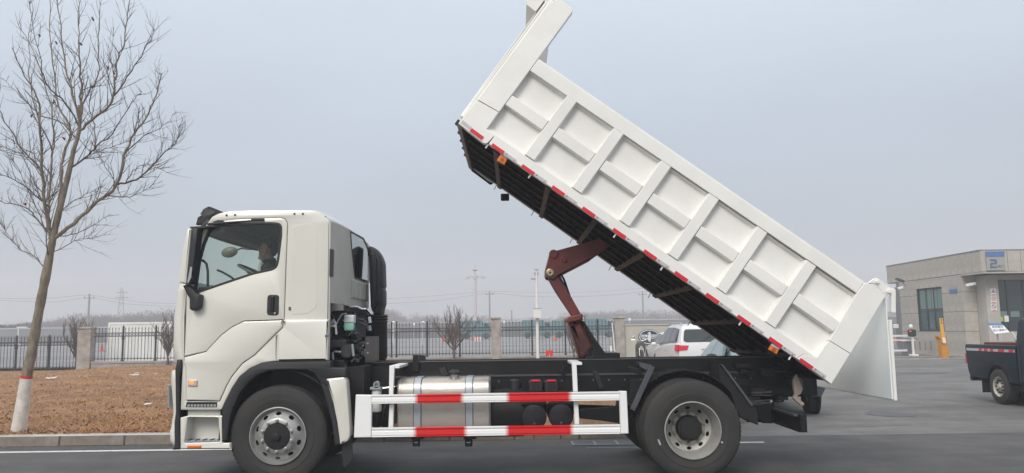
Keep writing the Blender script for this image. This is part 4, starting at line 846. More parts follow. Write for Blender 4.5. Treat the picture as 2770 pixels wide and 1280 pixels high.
# underside
b = MB(); b.box(.03, 5.05, Y0+.02, BX-.02, .015, .03, fr=lambda a, c, d: FB(a, d, c)); b.build('underfloor', UND, bed)
for k, yy in enumerate((9.42, 9.86, 10.3, 10.72, 11.12)):
    big = k in (1, 3); h = -.012
    b = MB(); b.box(.10, 4.9, yy, yy+.03, h, .015, fr=lambda a, c, d: FB(a, d, c)); b.build('floor_stringer', UND, bed)
    b = MB(); b.box(.12, 4.7, yy-.002, yy+.004, h-.004, h+.001, fr=lambda a, c, d: FB(a, d, c)); b.build('stringer_edge', EDGE, bed)
for k in range(7):
    u = .42+k*.6553+(.08 if k == 0 else .16)
    b = MB(); b.box(u, u+.062, Y0+.06, BX-.06, -.0135, .015, fr=lambda a, c, d: FB(a, d, c)); b.build('floor_bearer', PRIM, bed)
b = MB(); b.box(.0, .06, Y0+.03, BX-.05, -.02, .03, fr=lambda a, c, d: FB(a, d, c)); b.build('front_bearer', mat('bearer_grey', (.10, .105, .10), .5), bed)
b = MB(); b.prism(rnd([(.02, 0), (.42, -.0), (.40, -.04, .02), (.05, -.03)], .005), BX-.06, BX-.03, FB); b.build('far_skirt', BLK, bed)
for v in (.05, .12, .2, .28): # hinge knuckles along the front bottom edge
    pass
for k in range(5):
    yy = 9.2+k*.42; b = MB(); b.box(-.075, -.04, yy, yy+.07, .015, .08, fr=lambda a, c, d: FB(a, d, c)); b.build('rivet_block', BLK, bed)
for k in range(7):   # little hanging rods
    u = .45+.68*k if k else .47
    b = MB(); p0 = FB(u, .01, BX-.02); p1 = FB(u+.0, -.07, BX-.02); b.tube([p0, (p1[0]+.01, p1[1], p1[2])], .005, 6); b.build('tie_rod', BLK, bed)
for u in (.42, 1.02+.0, 2.2, 2.84, 3.9, 4.56):
    p0 = FB(u, .02, Y0+.03); p1 = FB(u, -.045, Y0+.03); b = MB(); b.tube([p0, p1], .010, 8); b.build('rope_hook', WPL, bed)
p = Vector(PY(1366, 533, 11.3)); X, Z = p; MB().box(X-.06, X+.06, 11.3, 11.36, Z-.05, Z+.05).build('limit_switch', BLK, bed, bevel=.01)
# reflective tape: red and white pieces, amber lamps
tapes = [(.458, 0, 0)]+[(.458+.4205*k, 0, 0) for k in range(1, 10)]+[(4.648, 0, 0)]
for k, (u, _, _) in enumerate(tapes):
    b = MB(); b.prism([(u, .004-.0), (u+.17, .004), (u+.17, .046), (u, .046)], Y0-.006, Y0-.002 if k < 10 else Y0-.0045, FB); b.build('red_tape', TRED, bed)
    b = MB(); b.prism([(u+.178, .008), (u+.34, .008), (u+.34, .044), (u+.178, .044)], Y0-.0055, Y0-.002 if k < 10 else Y0-.0045, FB); b.build('white_tape', TWHT, bed)
    b = MB(); b.prism([(u+.192, .024), (u+.212, .024), (u+.212, .036), (u+.192, .036)], Y0-.0062, Y0-.0055, FB); b.prism([(u+.305, .014), (u+.322, .014), (u+.3135, .03)], Y0-.0062, Y0-.0055, FB); b.build('tape_mark', mat('mark_red', (.35, .03, .05), .5), bed)
b = MB(); b.prism([(.16, .006), (.335, .0), (.335, .046), (.16, .05)], Y0-.008, Y0-.0025, FB); b.build('red_tape', TRED, bed)
b = MB(); b.prism([(.02, .030), (.15, .020), (.15, .056), (.02, .066)], Y0-.008, Y0-.0025, FB); b.build('white_tape', TWHT, bed)
for pts in ([(262, 920), (282, 886), (324, 912), (306, 945)],):
    q = uvp(cA, pts); b = MB(); b.prism(rnd(q, .004), Y0+.02, Y0+.06, FB, ch=.006); lm = b.build('side_lamp', AMB, bed)
    b = MB(); b.prism(uvp(cA, [(284, 886), (290, 874), (330, 898), (324, 910)]), Y0+.02, Y0+.05, FB); b.build('lamp_cap', WPL, lm)
    q = uvp(cA, [(294, 916)])[0]; b = MB(); b.prism(circ(q[0], q[1], .02, 16), Y0+.012, Y0+.022, FB); b.build('lamp_eye', mat('amber_dark', (.35, .08, .01), .3), lm)
q = uvp(c5, [(1382, 145), (1400, 110), (1470, 145), (1448, 186)]); b = MB(); b.prism(rnd(q, .004), Y0+.02, Y0+.06, FB, ch=.006); lm = b.build('side_lamp', AMB, bed)
b = MB(); b.prism(uvp(c5, [(1402, 108), (1410, 92), (1478, 128), (1470, 143)]), Y0+.02, Y0+.05, FB); b.build('lamp_cap', WPL, lm)
q = uvp(c5, [(1424, 146)])[0]; b = MB(); b.prism(circ(q[0], q[1], .022, 16), Y0+.012, Y0+.022, FB); b.build('lamp_eye', MATS['amber_dark'], lm)
# hinge under the bed, rear
b = MB(); b.prism(rnd(uvp(c5, [(1300, 250), (1560, 350), (1600, 400), (1580, 470), (1400, 420), (1250, 300)], 9.9), .01), 9.88, 9.98, FB); b.prism(rnd(uvp(c5, [(1300, 250), (1560, 350), (1600, 400), (1580, 470), (1400, 420), (1250, 300)], 9.9), .01), 9.88, 9.98, FBm); b.build('hinge_plate', BLK, bed)
p = PY(*c5(1540, 400), 9.9); MB().cyl((p[0], 9.7, p[1]), (p[0], 10.8, p[1]), .05, 20).build('hinge_pin', MATS['dark_cast'], bed)
# ---- tailgate, hanging from its pins
xg = PY(2411, 1000, Y0)[0]; zg0 = PY(2421, 1084, Y0)[1]; zg1 = PY(2424, 792, Y0)[1]; xg1 = PY(2421, 1000, Y0)[0]
b = MB(); b.box(xg, xg+.012, Y0+.03, BX-.03, zg0+.012, zg1-.06); tg = b.build('tailgate', GATEW, TR)
b = MB(); b.box(xg+.013, xg1+.005, Y0+.0, Y0+.05, zg0, zg1-.3); b.build('gate_edge', BEDW, tg, bevel=.003)
b = MB(); b.box(xg+.013, xg1+.005, BX-.05, BX, zg0, zg1-.3).box(xg+.013, xg1+.005, Y0+.05, BX-.05, zg0, zg0+.08).box(xg+.013, xg1+.005, Y0+.05, BX-.05, zg1-.4, zg1-.3)
b.build('gate_frame', BEDW, tg)
for yy in (9.6, 10.2, 10.8): MB().box(xg+.013, xg+.06, yy, yy+.1, zg0+.08, zg1-.4).build('gate_post', BEDW, tg)
ear = lambda pts, ya, yb, nm, fr=FY, m_=BEDW: plate(nm, cB, pts, ya, yb, m_, tg, ch=.006, r=.008, fr=fr)
for fr in (FY, FYm):
    ear([(1120, 640), (1115, 505), (1190, 512, .02), (1222, 540, .02), (1226, 1080), (1118, 1072)], Y0-.012, Y0+.05, 'gate_bracket', fr)
    ear([(575, 400), (700, 290, .04), (770, 268, .05), (830, 295, .03), (1060, 468), (1118, 512), (1122, 650), (1040, 620), (905, 630), (890, 560), (720, 400)], Y0-.008, Y0+.02, 'hinge_ear', fr)
for x, y in ((780, 365), (1045, 585)):
    X, Z = PY(*cB(x, y), Y0); MB().lathe([(0, -.03), (.018, -.03), (.022, -.022), (.022, -.012), (.034, -.011), (.034, -.006)], (X, Y0, Z), 'Y', 20).build('hinge_bolt', BEDW, tg, smooth=30)
# ---- hoist
yh0, yh1 = 10.02, 10.48
b = MB()
armp = rnd(Q(c4, [(262, 248, .05), (300, 236), (540, 170), (700, 120), (760, 180), (620, 280), (595, 290), (350, 415), (312, 440), (300, 462, .05), (240, 455, .05), (226, 425), (228, 380)], yh0), .01)
for ya in (yh0, yh1-.05): b.prism(armp, ya, ya+.05, FY, ch=.006)
arm = b.build('hoist_arm', OXR, TR)
b = MB(); b.prism(rnd(Q(c4, [(262, 248), (300, 236), (540, 170), (545, 182), (305, 250), (275, 262), (243, 385), (238, 440), (227, 430), (228, 380)], yh0), .004), yh0+.05, yh1-.05, FY); b.prism(Q(c4, [(350, 413), (595, 288), (598, 300), (356, 425)], yh0), yh0+.05, yh1-.05, FY); b.build('arm_web', OXR, arm)
for x, y, r, m_ in ((290, 262, .058, OXR), (375, 305, .038, OXR), (262, 410, .048, BRS)):
    X, Z = PY(*c4(x, y), yh0); 
    b = MB(); b.lathe([(0, -.022), (r*.75, -.022), (r*.85, -.016), (r, -.014), (r, 0)], (X, yh0, Z), 'Y', 28); b.build('pin', m_, arm, smooth=30)
    MB().cyl((X, yh0, Z), (X, yh1, Z), r*.6, 16).build('pin_shaft', BLK, arm)
X, Z = PY(*c4(262, 410), yh0-.02); MB().cyl((X, yh0-.026, Z), (X, yh0-.02, Z), .014, 12).build('pin_hole', BLKM, arm)
rod = plate('piston_frame', c4, [(240, 452, .03), (318, 418, .03), (350, 480), (430, 600), (520, 760), (524, 790), (480, 815), (440, 770), (300, 560)], yh0+.03, yh0+.10, OXR, TR, ch=.008)
plate('piston_plate', c4, [(240, 452, .03), (318, 418, .03), (350, 480), (430, 600), (520, 760), (524, 790), (480, 815), (440, 770), (300, 560)], yh1-.10, yh1-.03, OXR, rod, ch=.008)
a_ = PY(*c4(300, 440), 10.25); c_ = PY(*c4(500, 800), 10.25); MB().cyl((a_[0], 10.25, a_[1]), (c_[0], 10.25, c_[1]), .05, 20).build('piston_rod', CHRM, rod, smooth=True)
plate('clamp_collar', c4, [(396, 786), (412, 765), (440, 760), (520, 738), (532, 764), (505, 790), (420, 812), (400, 808)], yh0-.02, yh1+.02, OXR, rod, ch=.012)
pipe('hydraulic_hose', c4, [(330, 425), (350, 470), (378, 520), (400, 580), (420, 640)], yh1+.02, .018, BLK, rod)
pipe('hydraulic_hose', c4, [(350, 420), (376, 470), (396, 530), (420, 600)], yh1+.06, .014, BLK, rod)
CYL = mat('cylinder_paint', (.11, .024, .02), .45, col2=(.014, .012, .014), vscale=3.0, lo=.42, hi=.58)
hb = plate('hoist_base', c4, [(415, 808), (525, 792), (560, 870), (600, 950), (632, 1000), (700, 1058), (620, 1080), (600, 1110), (505, 1110), (470, 980)], yh0+.06, yh1-.06, CYL, TR, ch=.05, r=.01)
plate('base_rib', c4, [(520, 800), (535, 800), (640, 965), (632, 990), (612, 1000)], yh0-.01, yh0+.07, BLK, hb)
plate('base_block', c4, [(553, 1086), (600, 1084), (620, 950), (640, 960), (705, 1054), (825, 1056), (826, 1112), (553, 1112)], yr0-.01, yr0+.12, BLK, hb, ch=.008)
plate('base_block', c4, [(553, 1086), (640, 1000), (705, 1054), (825, 1056), (826, 1112), (553, 1112)], yr0+.14, 2*CY-yr0, BLK, hb, ch=.008)
p = PY(*c4(600, 1060), 10.2); MB().cyl((p[0], 9.95, p[1]), (p[0], 10.55, p[1]), .09, 24).build('base_pin', BLK, hb)

# ================================================================== THE DRIVER
SKIN = mat('skin', (.62, .33, .22), .5, var=.15, vscale=20); JK = mat('jacket_brown', (.040, .030, .028), .85, var=.3, vscale=14, bump=.2, bscale=40)
HAIR = mat('hair_black', (.012, .011, .011), .6); MASKM = mat('mask_white', (.75, .76, .78), .8)
hx, hz = PY(*c1(962, 445), 9.62); hy = 9.62
DR = thing('person', 'driver in a dark brown jacket, white mask under the chin, at the truck window', 'person', (hx+.15, hy, zb-.1))
b = MB()
ell(b, (hx+.01, hy, hz), (.092, .074, .112)); ell(b, (hx-.03, hy, hz-.055), (.062, .055, .062)); ell(b, (hx+.03, hy, hz+.03), (.085, .074, .082))
ell(b, (hx-.085, hy, hz-.006), (.022, .013, .026), Matrix.Rotation(R_(15), 3, 'Y')); ell(b, (hx-.075, hy, hz-.052), (.018, .026, .012)); ell(b, (hx-.072, hy, hz-.088), (.022, .03, .02))
ell(b, (hx-.066, hy, hz+.03), (.025, .05, .012))
for s in (-1, 1): ell(b, (hx+.018, hy+s*.074, hz-.008), (.018, .010, .032)); ell(b, (hx-.05, hy+s*.038, hz-.022), (.03, .022, .022))
b.tube([(hx+.03, hy, hz-.06), (hx+.045, hy, hz-.17)], .055, 14)
tx, tz = hx+.09, hz-.42
ell(b, (tx, hy, tz), (.12, .17, .26)); ell(b, (tx-.0, hy, tz-.28), (.15, .17, .14))
# arms to the wheel, legs seated
swx, swz = PY(*c1(800, 640), 9.55); sh_l = Vector((tx-.02, hy-.19, tz+.17)); sh_r = Vector((tx-.02, hy+.19, tz+.17))
hl = Vector((swx+.10, hy-.16, swz-.05)); hr = Vector((swx+.08, hy+.15, swz-.03))
arms = []
for s, h_ in ((sh_l, hl), (sh_r, hr)):
    el = (s+h_)/2+Vector((.05, 0, -.13)); arms.append((s, el, h_))
    b.tube([s, el, h_], [.05, .042, .028], 12); ell(b, tuple(s), (.06, .06, .06)); ell(b, tuple(el), (.044, .044, .044))
    d = (h_-el).normalized(); ell(b, tuple(h_+d*.03), (.045, .04, .018))
    for k in range(4):
        o_ = Vector((0, (k-1.5)*.019, 0)); q0 = h_+d*.06+o_; ln = (.055, .065, .06, .045)[k]; q1 = q0+d*ln*.6+Vector((0, 0, .008)); q2 = q1+Vector((-.012, 0, -ln*.55)); q3 = q2+Vector((.022, 0, -.018)); b.tube([q0, q1, q2, q3], [.0095, .009, .0085, .007], 8)
    sg = 1 if s.y < hy else -1; t0 = h_+d*.015+Vector((0, sg*.03, 0)); b.tube([t0, t0+d*.03+Vector((0, sg*.022, -.01)), t0+d*.055+Vector((0, sg*.024, -.03))], [.012, .0105, .009], 8)
for s in (-1, 1):
    hp_ = Vector((tx, hy+s*.09, tz-.30)); kn = Vector((tx-.42, hy+s*.13, tz-.30)); ft = Vector((tx-.50, hy+s*.13, tz-.62)); b.tube([hp_, kn, ft], [.085, .06, .045], 12); ell(b, tuple(kn), (.062, .062, .062)); ell(b, (ft.x-.07, ft.y, ft.z-.02), (.12, .045, .035))
remesh(b, 'body', SKIN, DR, .009, 3)
b = MB(); ell(b, (tx, hy, tz), (.145, .20, .275)); ell(b, (tx, hy, tz-.26), (.165, .19, .15)); ell(b, (tx-.01, hy, tz+.20), (.10, .20, .07)); b.tube([(hx+.035, hy, hz-.12), (hx+.05, hy, hz-.19)], .078, 16)
for s, el, h_ in arms: b.tube([s, el, el+(h_-el)*.82], [.068, .058, .044], 12); ell(b, tuple(s), (.078, .075, .075)); ell(b, tuple(el), (.06, .06, .06))
remesh(b, 'jacket', JK, DR, .012, 3)
b = MB(); ell(b, (hx+.060, hy, hz+.050), (.072, .082, .082)); ell(b, (hx+.02, hy, hz+.092), (.086, .076, .040)); ell(b, (hx+.088, hy, hz-.01), (.042, .070, .075)); remesh(b, 'hair', HAIR, DR, .009, 2)
b = MB(); b.tube([(hx-.072, hy-.02, hz-.10), (hx-.085, hy, hz-.105), (hx-.072, hy+.02, hz-.10)], .02, 8); ell(b, (hx-.055, hy, hz-.108), (.045, .06, .020), Matrix.Rotation(R_(25), 3, 'Y')); remesh(b, 'face_mask', MASKM, DR, .007, 2)
for s in (-1, 1): MB().tube([(hx-.04, hy+s*.055, hz-.10), (hx-.01, hy+s*.074, hz-.06), (hx+.01, hy+s*.08, hz-.02)], .0025, 5).build('mask_strap', MASKM, DR)
for s in (-1, 1): 
    ell(MB(), (hx-.071, hy+s*.031, hz+.010), (.010, .013, .008)).build('eye', HAIR, DR, smooth=True)
    MB().tube([(hx-.080, hy+s*.015, hz+.033), (hx-.080, hy+s*.035, hz+.037), (hx-.062, hy+s*.054, hz+.030)], .004, 5).build('eyebrow', HAIR, DR)
ell(MB(), (hx-.090, hy, hz-.050), (.006, .02, .005)).build('mouth', mat('lips', (.30, .10, .085), .5), DR, smooth=True)
# seat and steering wheel belong to the truck
MB().box(tx+.10, tx+.22, hy-.24, hy+.24, zb+.1, tz+.32).build('seat_back', INT, TR, bevel=.04, seg=3, smooth=True)
MB().box(tx-.35, tx+.15, hy-.24, hy+.24, tz-.5, tz-.40).build('seat_cushion', INT, TR, bevel=.04, seg=3, smooth=True)
MB().box(tx+.10, tx+.22, 10.65, 11.13, zb+.1, tz+.32).build('seat_back', INT, TR, bevel=.04, seg=3, smooth=True)
MB().box(tx-.35, tx+.15, 10.65, 11.13, tz-.5, tz-.40).build('seat_cushion', INT, TR, bevel=.04, seg=3, smooth=True)
scx, scz = PY(*c1(855, 655), 9.45); b = MB(); Ms = Matrix.Rotation(R_(26), 3, 'Y')
ring = [Vector((scx, 9.52, scz))+Ms @ Vector((.225*math.cos(t), .225*math.sin(t), 0)) for t in [2*math.pi*i/40 for i in range(41)]]
b.tube(ring, .0165, 10, cap=False); sw = b.build('steering_wheel', mat('wheel_grey', (.17, .175, .17), .4), TR, smooth=True)
b = MB(); cen = Vector((scx, 9.52, scz))+Ms @ Vector((0, 0, -.05))
for t in (40, 160, 270): b.tube([cen, Vector((scx, 9.52, scz))+Ms @ Vector((.22*math.cos(R_(t)), .22*math.sin(R_(t)), 0))], [.03, .014], 8)
ell(b, tuple(cen), (.07, .07, .03)); b.tube([cen, cen+Ms @ Vector((-.05, 0, -.4))], .035, 10); b.build('wheel_hub', PLA, sw, smooth=True)
pipe('wiper_stalk', c1, [(520, 630), (560, 645), (640, 690), (700, 740)], 9.75, .013, PLA, TR)

# ================================================================== BACKGROUND
YF = 41.0
CONC = mat('pillar_stone', (.40, .37, .34), .85, col2=(.25, .225, .20), vscale=3, bump=.3, bscale=30)
PLIN = mat('plinth_concrete', (.36, .34, .32), .85, var=.3, vscale=2.5)
TANS = mat('tan_stone', (.42, .32, .22), .85, col2=(.27, .20, .14), vscale=2.2)
IRON = mat('fence_iron', (.012, .013, .018), .45)
WALLM = mat('wall_render', (.50, .48, .42), .9, col2=(.42, .39, .34), vscale=.6)
def zx(px, py, Y): return PY(px, py, Y)
# pillars
def pillar(px0, px1, pyT, zb_, label):
    xa = PY(px0, 920, YF)[0]; xb = PY(px1, 920, YF)[0]; zt_ = PY((px0+px1)/2, pyT, YF)[1]
    t = thing('stone_pillar', label, 'pillar', ((xa+xb)/2, YF, zb_), 'stone pillars of the iron fence')
    w_ = (xb-xa)
    MB().box(xa+.04, xb-.04, YF-.25, YF+.25, zb_-.2, zt_-.10).build('shaft', CONC, t, bevel=.01); MB().box(xa, xb, YF-.30, YF+.30, zt_-.10, zt_).build('cap', CONC, t, bevel=.02)
    return xa, xb
PA = pillar(214, 254, 885, -.05, 'grey stone fence pillar behind the bare verge tree, left of the white container')
PB = pillar(1328, 1356, 858.5, .2, 'grey stone fence pillar between the bare shrub and the white camera pole')
PC = pillar(1661, 1691, 857, .2, 'grey stone fence pillar at the end of the fence where the rendered wall begins')
def zgf(x): return -.04 if x < PA[0] else .42
# fence sections
def fence(xa, xb, z0, zt_, postx, label, pitch=.1665, stuff=False):
    t = thing('iron_fence', label, 'fence', ((xa+xb)/2, YF, z0), 'black iron fence sections')
    h = zt_-z0
    m = MB(); m.box(xa, xb, YF-.012, YF+.012, z0+.13, z0+.165).box(xa, xb, YF-.012, YF+.012, z0+h*.80, z0+h*.82).box(xa, xb, YF-.012, YF+.012, z0+h*.705, z0+h*.725); m.build('rail', IRON, t)
    post = MB().box(-.038, .038, -.038, .038, 0, h-.05); post.lathe([(.05, h-.05), (.05, h-.02), (.02, h+.03), (0, h+.05)], (0, 0, 0), 'Z', 8); post.box(-.05, .05, -.05, .05, h*.62, h*.74); post.box(-.055, .055, -.055, .055, 0, .10)
    first = None
    for x in postx:
        if first is None: o = post.build('post', IRON, t); o.matrix_parent_inverse = Matrix.Identity(4); first = o
        else: o = first.copy(); COL.objects.link(o); par(o, t)
        o.location = (x-t.location.x, 0, 0)
    pk = MB().box(-.010, .010, -.010, .010, .05, h*.93); pk.add([(-.022, 0, h*.93), (.022, 0, h*.93), (0, 0, h*.93+.10), (0, -.02, h*.93), (0, .02, h*.93)], [(0, 3, 2), (3, 1, 2), (1, 4, 2), (4, 0, 2)]); pk.box(-.02, .02, -.02, .02, h*.92, h*.935); pk.box(-.022, .022, -.022, .022, .18, .21)
    firstp = None; sc = MB(); n = int((xb-xa)/pitch)
    for k in range(n):
        x = xa+(k+.5)*(xb-xa)/n
        if min([abs(x-q) for q in postx]+[9]) < .06: continue
        if firstp is None: o = pk.build('picket', IRON, t); o.matrix_parent_inverse = Matrix.Identity(4); firstp = o
        else: o = firstp.copy(); COL.objects.link(o); par(o, t)
        o.location = (x-t.location.x, 0, 0)
        r = h*.038; zz = z0+h*.762; x2 = x+pitch/2
        for a in range(8):
            a0, a1 = math.pi*2*a/8, math.pi*2*(a+1)/8; ro, ri = r, r*.68
            sc.add([(x2+ro*math.cos(a0), YF-.006, zz+ro*math.sin(a0)), (x2+ro*math.cos(a1), YF-.006, zz+ro*math.sin(a1)), (x2+ri*math.cos(a1), YF-.006, zz+ri*math.sin(a1)), (x2+ri*math.cos(a0), YF-.006, zz+ri*math.sin(a0))], [(0, 1, 2, 3)])
    o = sc.build('scroll_band', IRON, t, recalc=False); md = o.modifiers.new('s', 'SOLIDIFY'); md.thickness = .012; o['kind'] = 'stuff'
    return t
px2x = lambda px: PY(px, 920, YF)[0]
zl0 = PY(100, 1003, YF)[1]; zl1 = PY(100, 908, YF)[1]
fence(px2x(-45), PA[0], zl0, zl1, [px2x(-43), px2x(45.6), px2x(134)], 'black iron fence with spear tips crossing behind the bare tree at the left edge')
zm0 = PY(1300, 964, YF)[1]; zm1 = PY(1300, 868, YF)[1]
pp = [px2x(421.4-88.3*k) for k in range(1, 2)]+[px2x(333+88.3*k) for k in range(1, 8)]
fence(PA[1], px2x(1066), zm0-.02, zm1-.02, [px2x(333), px2x(421.4)]+[px2x(509.7+88.3*k) for k in range(0, 6)]+[px2x(1059.5)], 'black iron fence in front of the white container, running on behind the cab')
fence(px2x(1067), PB[0], zm0, zm1, [px2x(1072.7), px2x(1156), px2x(1244)], 'black iron fence with spear tips behind the bare shrub, left of the middle pillar')
fence(PB[1], PC[0], zm0, zm1, [px2x(1439.5), px2x(1529.5), px2x(1617)], 'black iron fence behind the camera pole and hoist, between the middle and right pillars')
# plinth under the fence: coping and stone blocks
t = thing('fence_plinth', 'low tan stone plinth with a pale coping under the iron fence behind the truck', 'plinth', (-8, YF, 0))
MB().box(PA[1]+.003, PC[0]-.003, YF-.22, YF+.35, zm0-.10, zm0-.0).build('coping', PLIN, t, bevel=.008)
x = PA[1]+.003; b0 = None
while x < PC[0]-.2:
    if x < -10: ln = 1.6
    else: ln = 1.17
    ln = min(ln, PC[0]-x); m = MB().box(0, ln-.012, 0, .3, -.3, zm0-.101-.0); o = m.build('stone_block', TANS if x > -12 else PLIN, t); o.location = (x, YF-.18+random.uniform(-.008, .008), 0); o.matrix_parent_inverse = Matrix.Translation((-t.location.x, -t.location.y, 0)); x += ln
# rendered wall with the emblem
wl = thing('boundary_wall', 'cream rendered wall behind the white cars, carrying the oval emblem', 'wall', (9.6, YF, 0))
zw = PY(1750, 877.5, YF)[1]
MB().box(PC[1]-.05, 13.9, YF-.10, YF+.12, -.1, zw-.06).build('wall_body', WALLM, wl); MB().box(PC[1]-.05, 13.95, YF-.14, YF+.16, zw-.06, zw).build('wall_cap', WALLM, wl, bevel=.01)
em = thing('emblem_sign', 'dark oval winged-one emblem with a silver rim mounted on the cream wall', 'sign', (PY(1754.6, 912.6, 40.85)[0], 40.85, 1.3))
ex, ez = PY(1756, 911.5, 40.85); ea, eb2 = .54, .385
SIL = mat('emblem_silver', (.72, .73, .75), .35); NAV = mat('emblem_navy', (.035, .055, .085), .3, var=.4, vscale=3)
MB().prism(circ(ex, ez, ea, 40, eb2), 40.80, 40.895, FY, ch=.01).build('backing', NAV, em)
MB().prism(circ(ex, ez, ea*.93, 40, eb2*.92), 40.79, 40.802, FY, holes=[circ(ex, ez, ea*.86, 40, eb2*.83)]).build('rim', SIL, em)
for s in (-1, 1):
    for k, (zo, xa_, xb_) in enumerate(((.085, .10, .40), (.0, .10, .43), (-.085, .12, .38), (-.155, .16, .28))):
        hgt = .05 if k < 3 else .03
        pts = [(ex+s*xa_, ez+zo-hgt/2), (ex+s*xb_, ez+zo-hgt/2+(.01 if k else 0)), (ex+s*(xb_+.01), ez+zo+hgt/2), (ex+s*(xa_-.02), ez+zo+hgt/2)]
        MB().prism(pts, 40.785, 40.80, FY).build('wing_bar', SIL, em)
MB().prism([(ex-.02, ez-.24), (ex+.05, ez-.24), (ex+.08, ez-.05), (ex+.07, ez+.22), (ex+.02, ez+.26), (ex-.09, ez+.17), (ex-.02, ez+.15), (ex-.10, ez+.02), (ex-.09, ez-.14)], 40.78, 40.80, FY).build('figure', SIL, em)

# ---------------------------------------------------------------- cars
def car(name, label, cat, paint, stn, hw, loc, rz, details, wheels, wr_=.33, group=None):
    """stn: list of (x, z_bottom, z_belt, z_roof, roof_half_width) from the tail to the nose; +x is forward"""
    t = thing(name, label, cat, (0, 0, 0), group); b = MB(); rows = []
    for (x, z0_, zb_, zr, rw_) in stn:
        nar = hw*(1-.10*max(0, (abs(x)-1.6)/.7)); 
        rows.append([(x, -nar*.90, z0_), (x, -nar*.98, z0_+.12), (x, -nar, (z0_+zb_)/2+.05), (x, -nar*.985, zb_-.06), (x, -nar*.93, zb_), (x, -min(rw_, nar*.93), zr-.03 if zr > zb_+.05 else zb_+.02), (x, -min(rw_, nar*.93)*.85, zr), (x, 0, zr+.03)])
        rows[-1] += [(p[0], -p[1], p[2]) for p in rows[-1][::-1][1:]]
    n = len(rows[0]); b.add([q for r in rows for q in r], [(i*n+j, i*n+j+1, (i+1)*n+j+1, (i+1)*n+j) for i in range(len(rows)-1) for j in range(n-1)])
    b.add(rows[0], [tuple(range(n))]); b.add(rows[-1], [tuple(range(n))])
    b.build('body', paint, t, smooth=32)
    for nm, m_, pts, hs in details:
        # pts: 3-D points of one flat panel
        d = MB(); c_ = [Vector(p) for p in pts]; nn = (c_[1]-c_[0]).cross(c_[2]-c_[0]).normalized(); ctr = sum(c_, Vector())/len(c_)
        if nn.dot(ctr-Vector((0, 0, .8))) < 0: nn = -nn
        k = len(c_); of = .012 if 'lamp' in nm else .03; vs = [p+nn*of for p in c_]+[p-nn*.05 for p in c_]; d.add(vs, [tuple(range(k)), tuple(range(k, 2*k))]+[(i, (i+1) % k, k+(i+1) % k, k+i) for i in range(k)]); d.build(nm, m_, t)
    for wx in wheels:
        for s in (-1, 1):
            yc = s*(hw-.02); q = MB(); pr = [(wr_*.62, 0), (wr_*.64, .02*s), (wr_*.80, .025*s), (wr_*.95, .01*s), (wr_, -.03*s), (wr_, -.19*s), (wr_*.6, -.21*s)]
            q.lathe(pr, (wx, yc, wr_), 'Y', 36); wh = q.build('wheel', TYRE, t, smooth=35)
            q = MB(); q.lathe([(0, .005*s), (wr_*.14, .008*s), (wr_*.18, -.01*s), (wr_*.5, -.02*s), (wr_*.58, .01*s), (wr_*.64, .012*s), (wr_*.64, -.12*s)], (wx, yc, wr_), 'Y', 36); q.build('rim', RIM, wh, smooth=35)
            for k in range(8):
                a = 2*math.pi*k/8; MB().cyl((wx+wr_*.42*math.cos(a), yc+.0*s, wr_+wr_*.42*math.sin(a)), (wx+wr_*.42*math.cos(a), yc-.03*s, wr_+wr_*.42*math.sin(a)), wr_*.06, 8).build('rim_hole', BLKM, wh)
            MB().lathe([(wr_*1.13, .012*s), (wr_*.96, .012*s), (wr_*.96, -.05*s), (wr_*1.13, -.05*s)], (wx, yc, wr_+.02), 'Y', 28, close=True).build('wheel_well', BLKM, wh)
    t.location = loc; t.rotation_euler = (0, 0, rz); return t
CW = mat('car_white', (.72, .73, .73), .25, coat=.6); TLR = mat('tail_lamp_red', (.60, .02, .04), .2)
# SUV seen from behind: local +x forward
suv = [(-2.28, .42, .80, .86, .80), (-2.26, .36, 1.10, 1.18, .80), (-2.17, .34, 1.18, 1.36, .72), (-2.02, .32, 1.20, 1.66, .65), (-1.8, .32, 1.20, 1.74, .62), (-1.2, .30, 1.18, 1.79, .62), (0, .30, 1.12, 1.78, .61), (.5, .30, 1.07, 1.64, .60), (1.05, .30, 1.0, 1.18, .70), (1.2, .30, .99, 1.06, .80), (2.0, .32, .90, .93, .78), (2.28, .42, .66, .70, .6)]
def suvdet(hw):
    d = []
    d.append(('rear_window', CGL, [(-2.232, -.58, 1.21), (-2.232, .58, 1.21), (-2.215, .66, 1.27), (-2.09, .60, 1.56), (-2.05, .54, 1.62), (-2.05, -.54, 1.62), (-2.09, -.60, 1.56), (-2.215, -.66, 1.27)], 0))
    for s in (-1, 1):
        y1, y2 = hw*.945*s, .645*s
        d.append(('side_window', CGL, [(-1.92, y1, 1.25), (-1.05, y1, 1.22), (-1.05, y2, 1.68), (-1.70, y2, 1.63)], 0))
        d.append(('side_window', CGL, [(-1.0, y1, 1.22), (-.12, y1, 1.18), (-.12, y2, 1.68), (-1.0, y2, 1.68)], 0))
        d.append(('side_window', CGL, [(-.07, y1, 1.18), (.95, y1, 1.12), (.42, y2+.01*s, 1.58), (-.07, y2, 1.67)], 0))
        d.append(('tail_lamp', TLR, [(-2.285, .56*s, .97), (-2.28, .82*s, .95), (-2.26, .82*s, 1.12), (-2.265, .50*s, 1.11)], 0))
        d.append(('tail_lamp', TLR, [(-2.22, hw*.955*s, .90), (-1.92, hw*.985*s, .96), (-1.98, hw*.965*s, 1.14), (-2.20, hw*.925*s, 1.14)], 0))
    d.append(('number_plate_recess', mat('pale_recess', (.55, .55, .53), .4), [(-2.27, -.28, .66), (-2.27, .28, .66), (-2.262, .28, .80), (-2.262, -.28, .80)], 0))
    return d
XS, YS = PY(1828, 960, 26)[0], 26
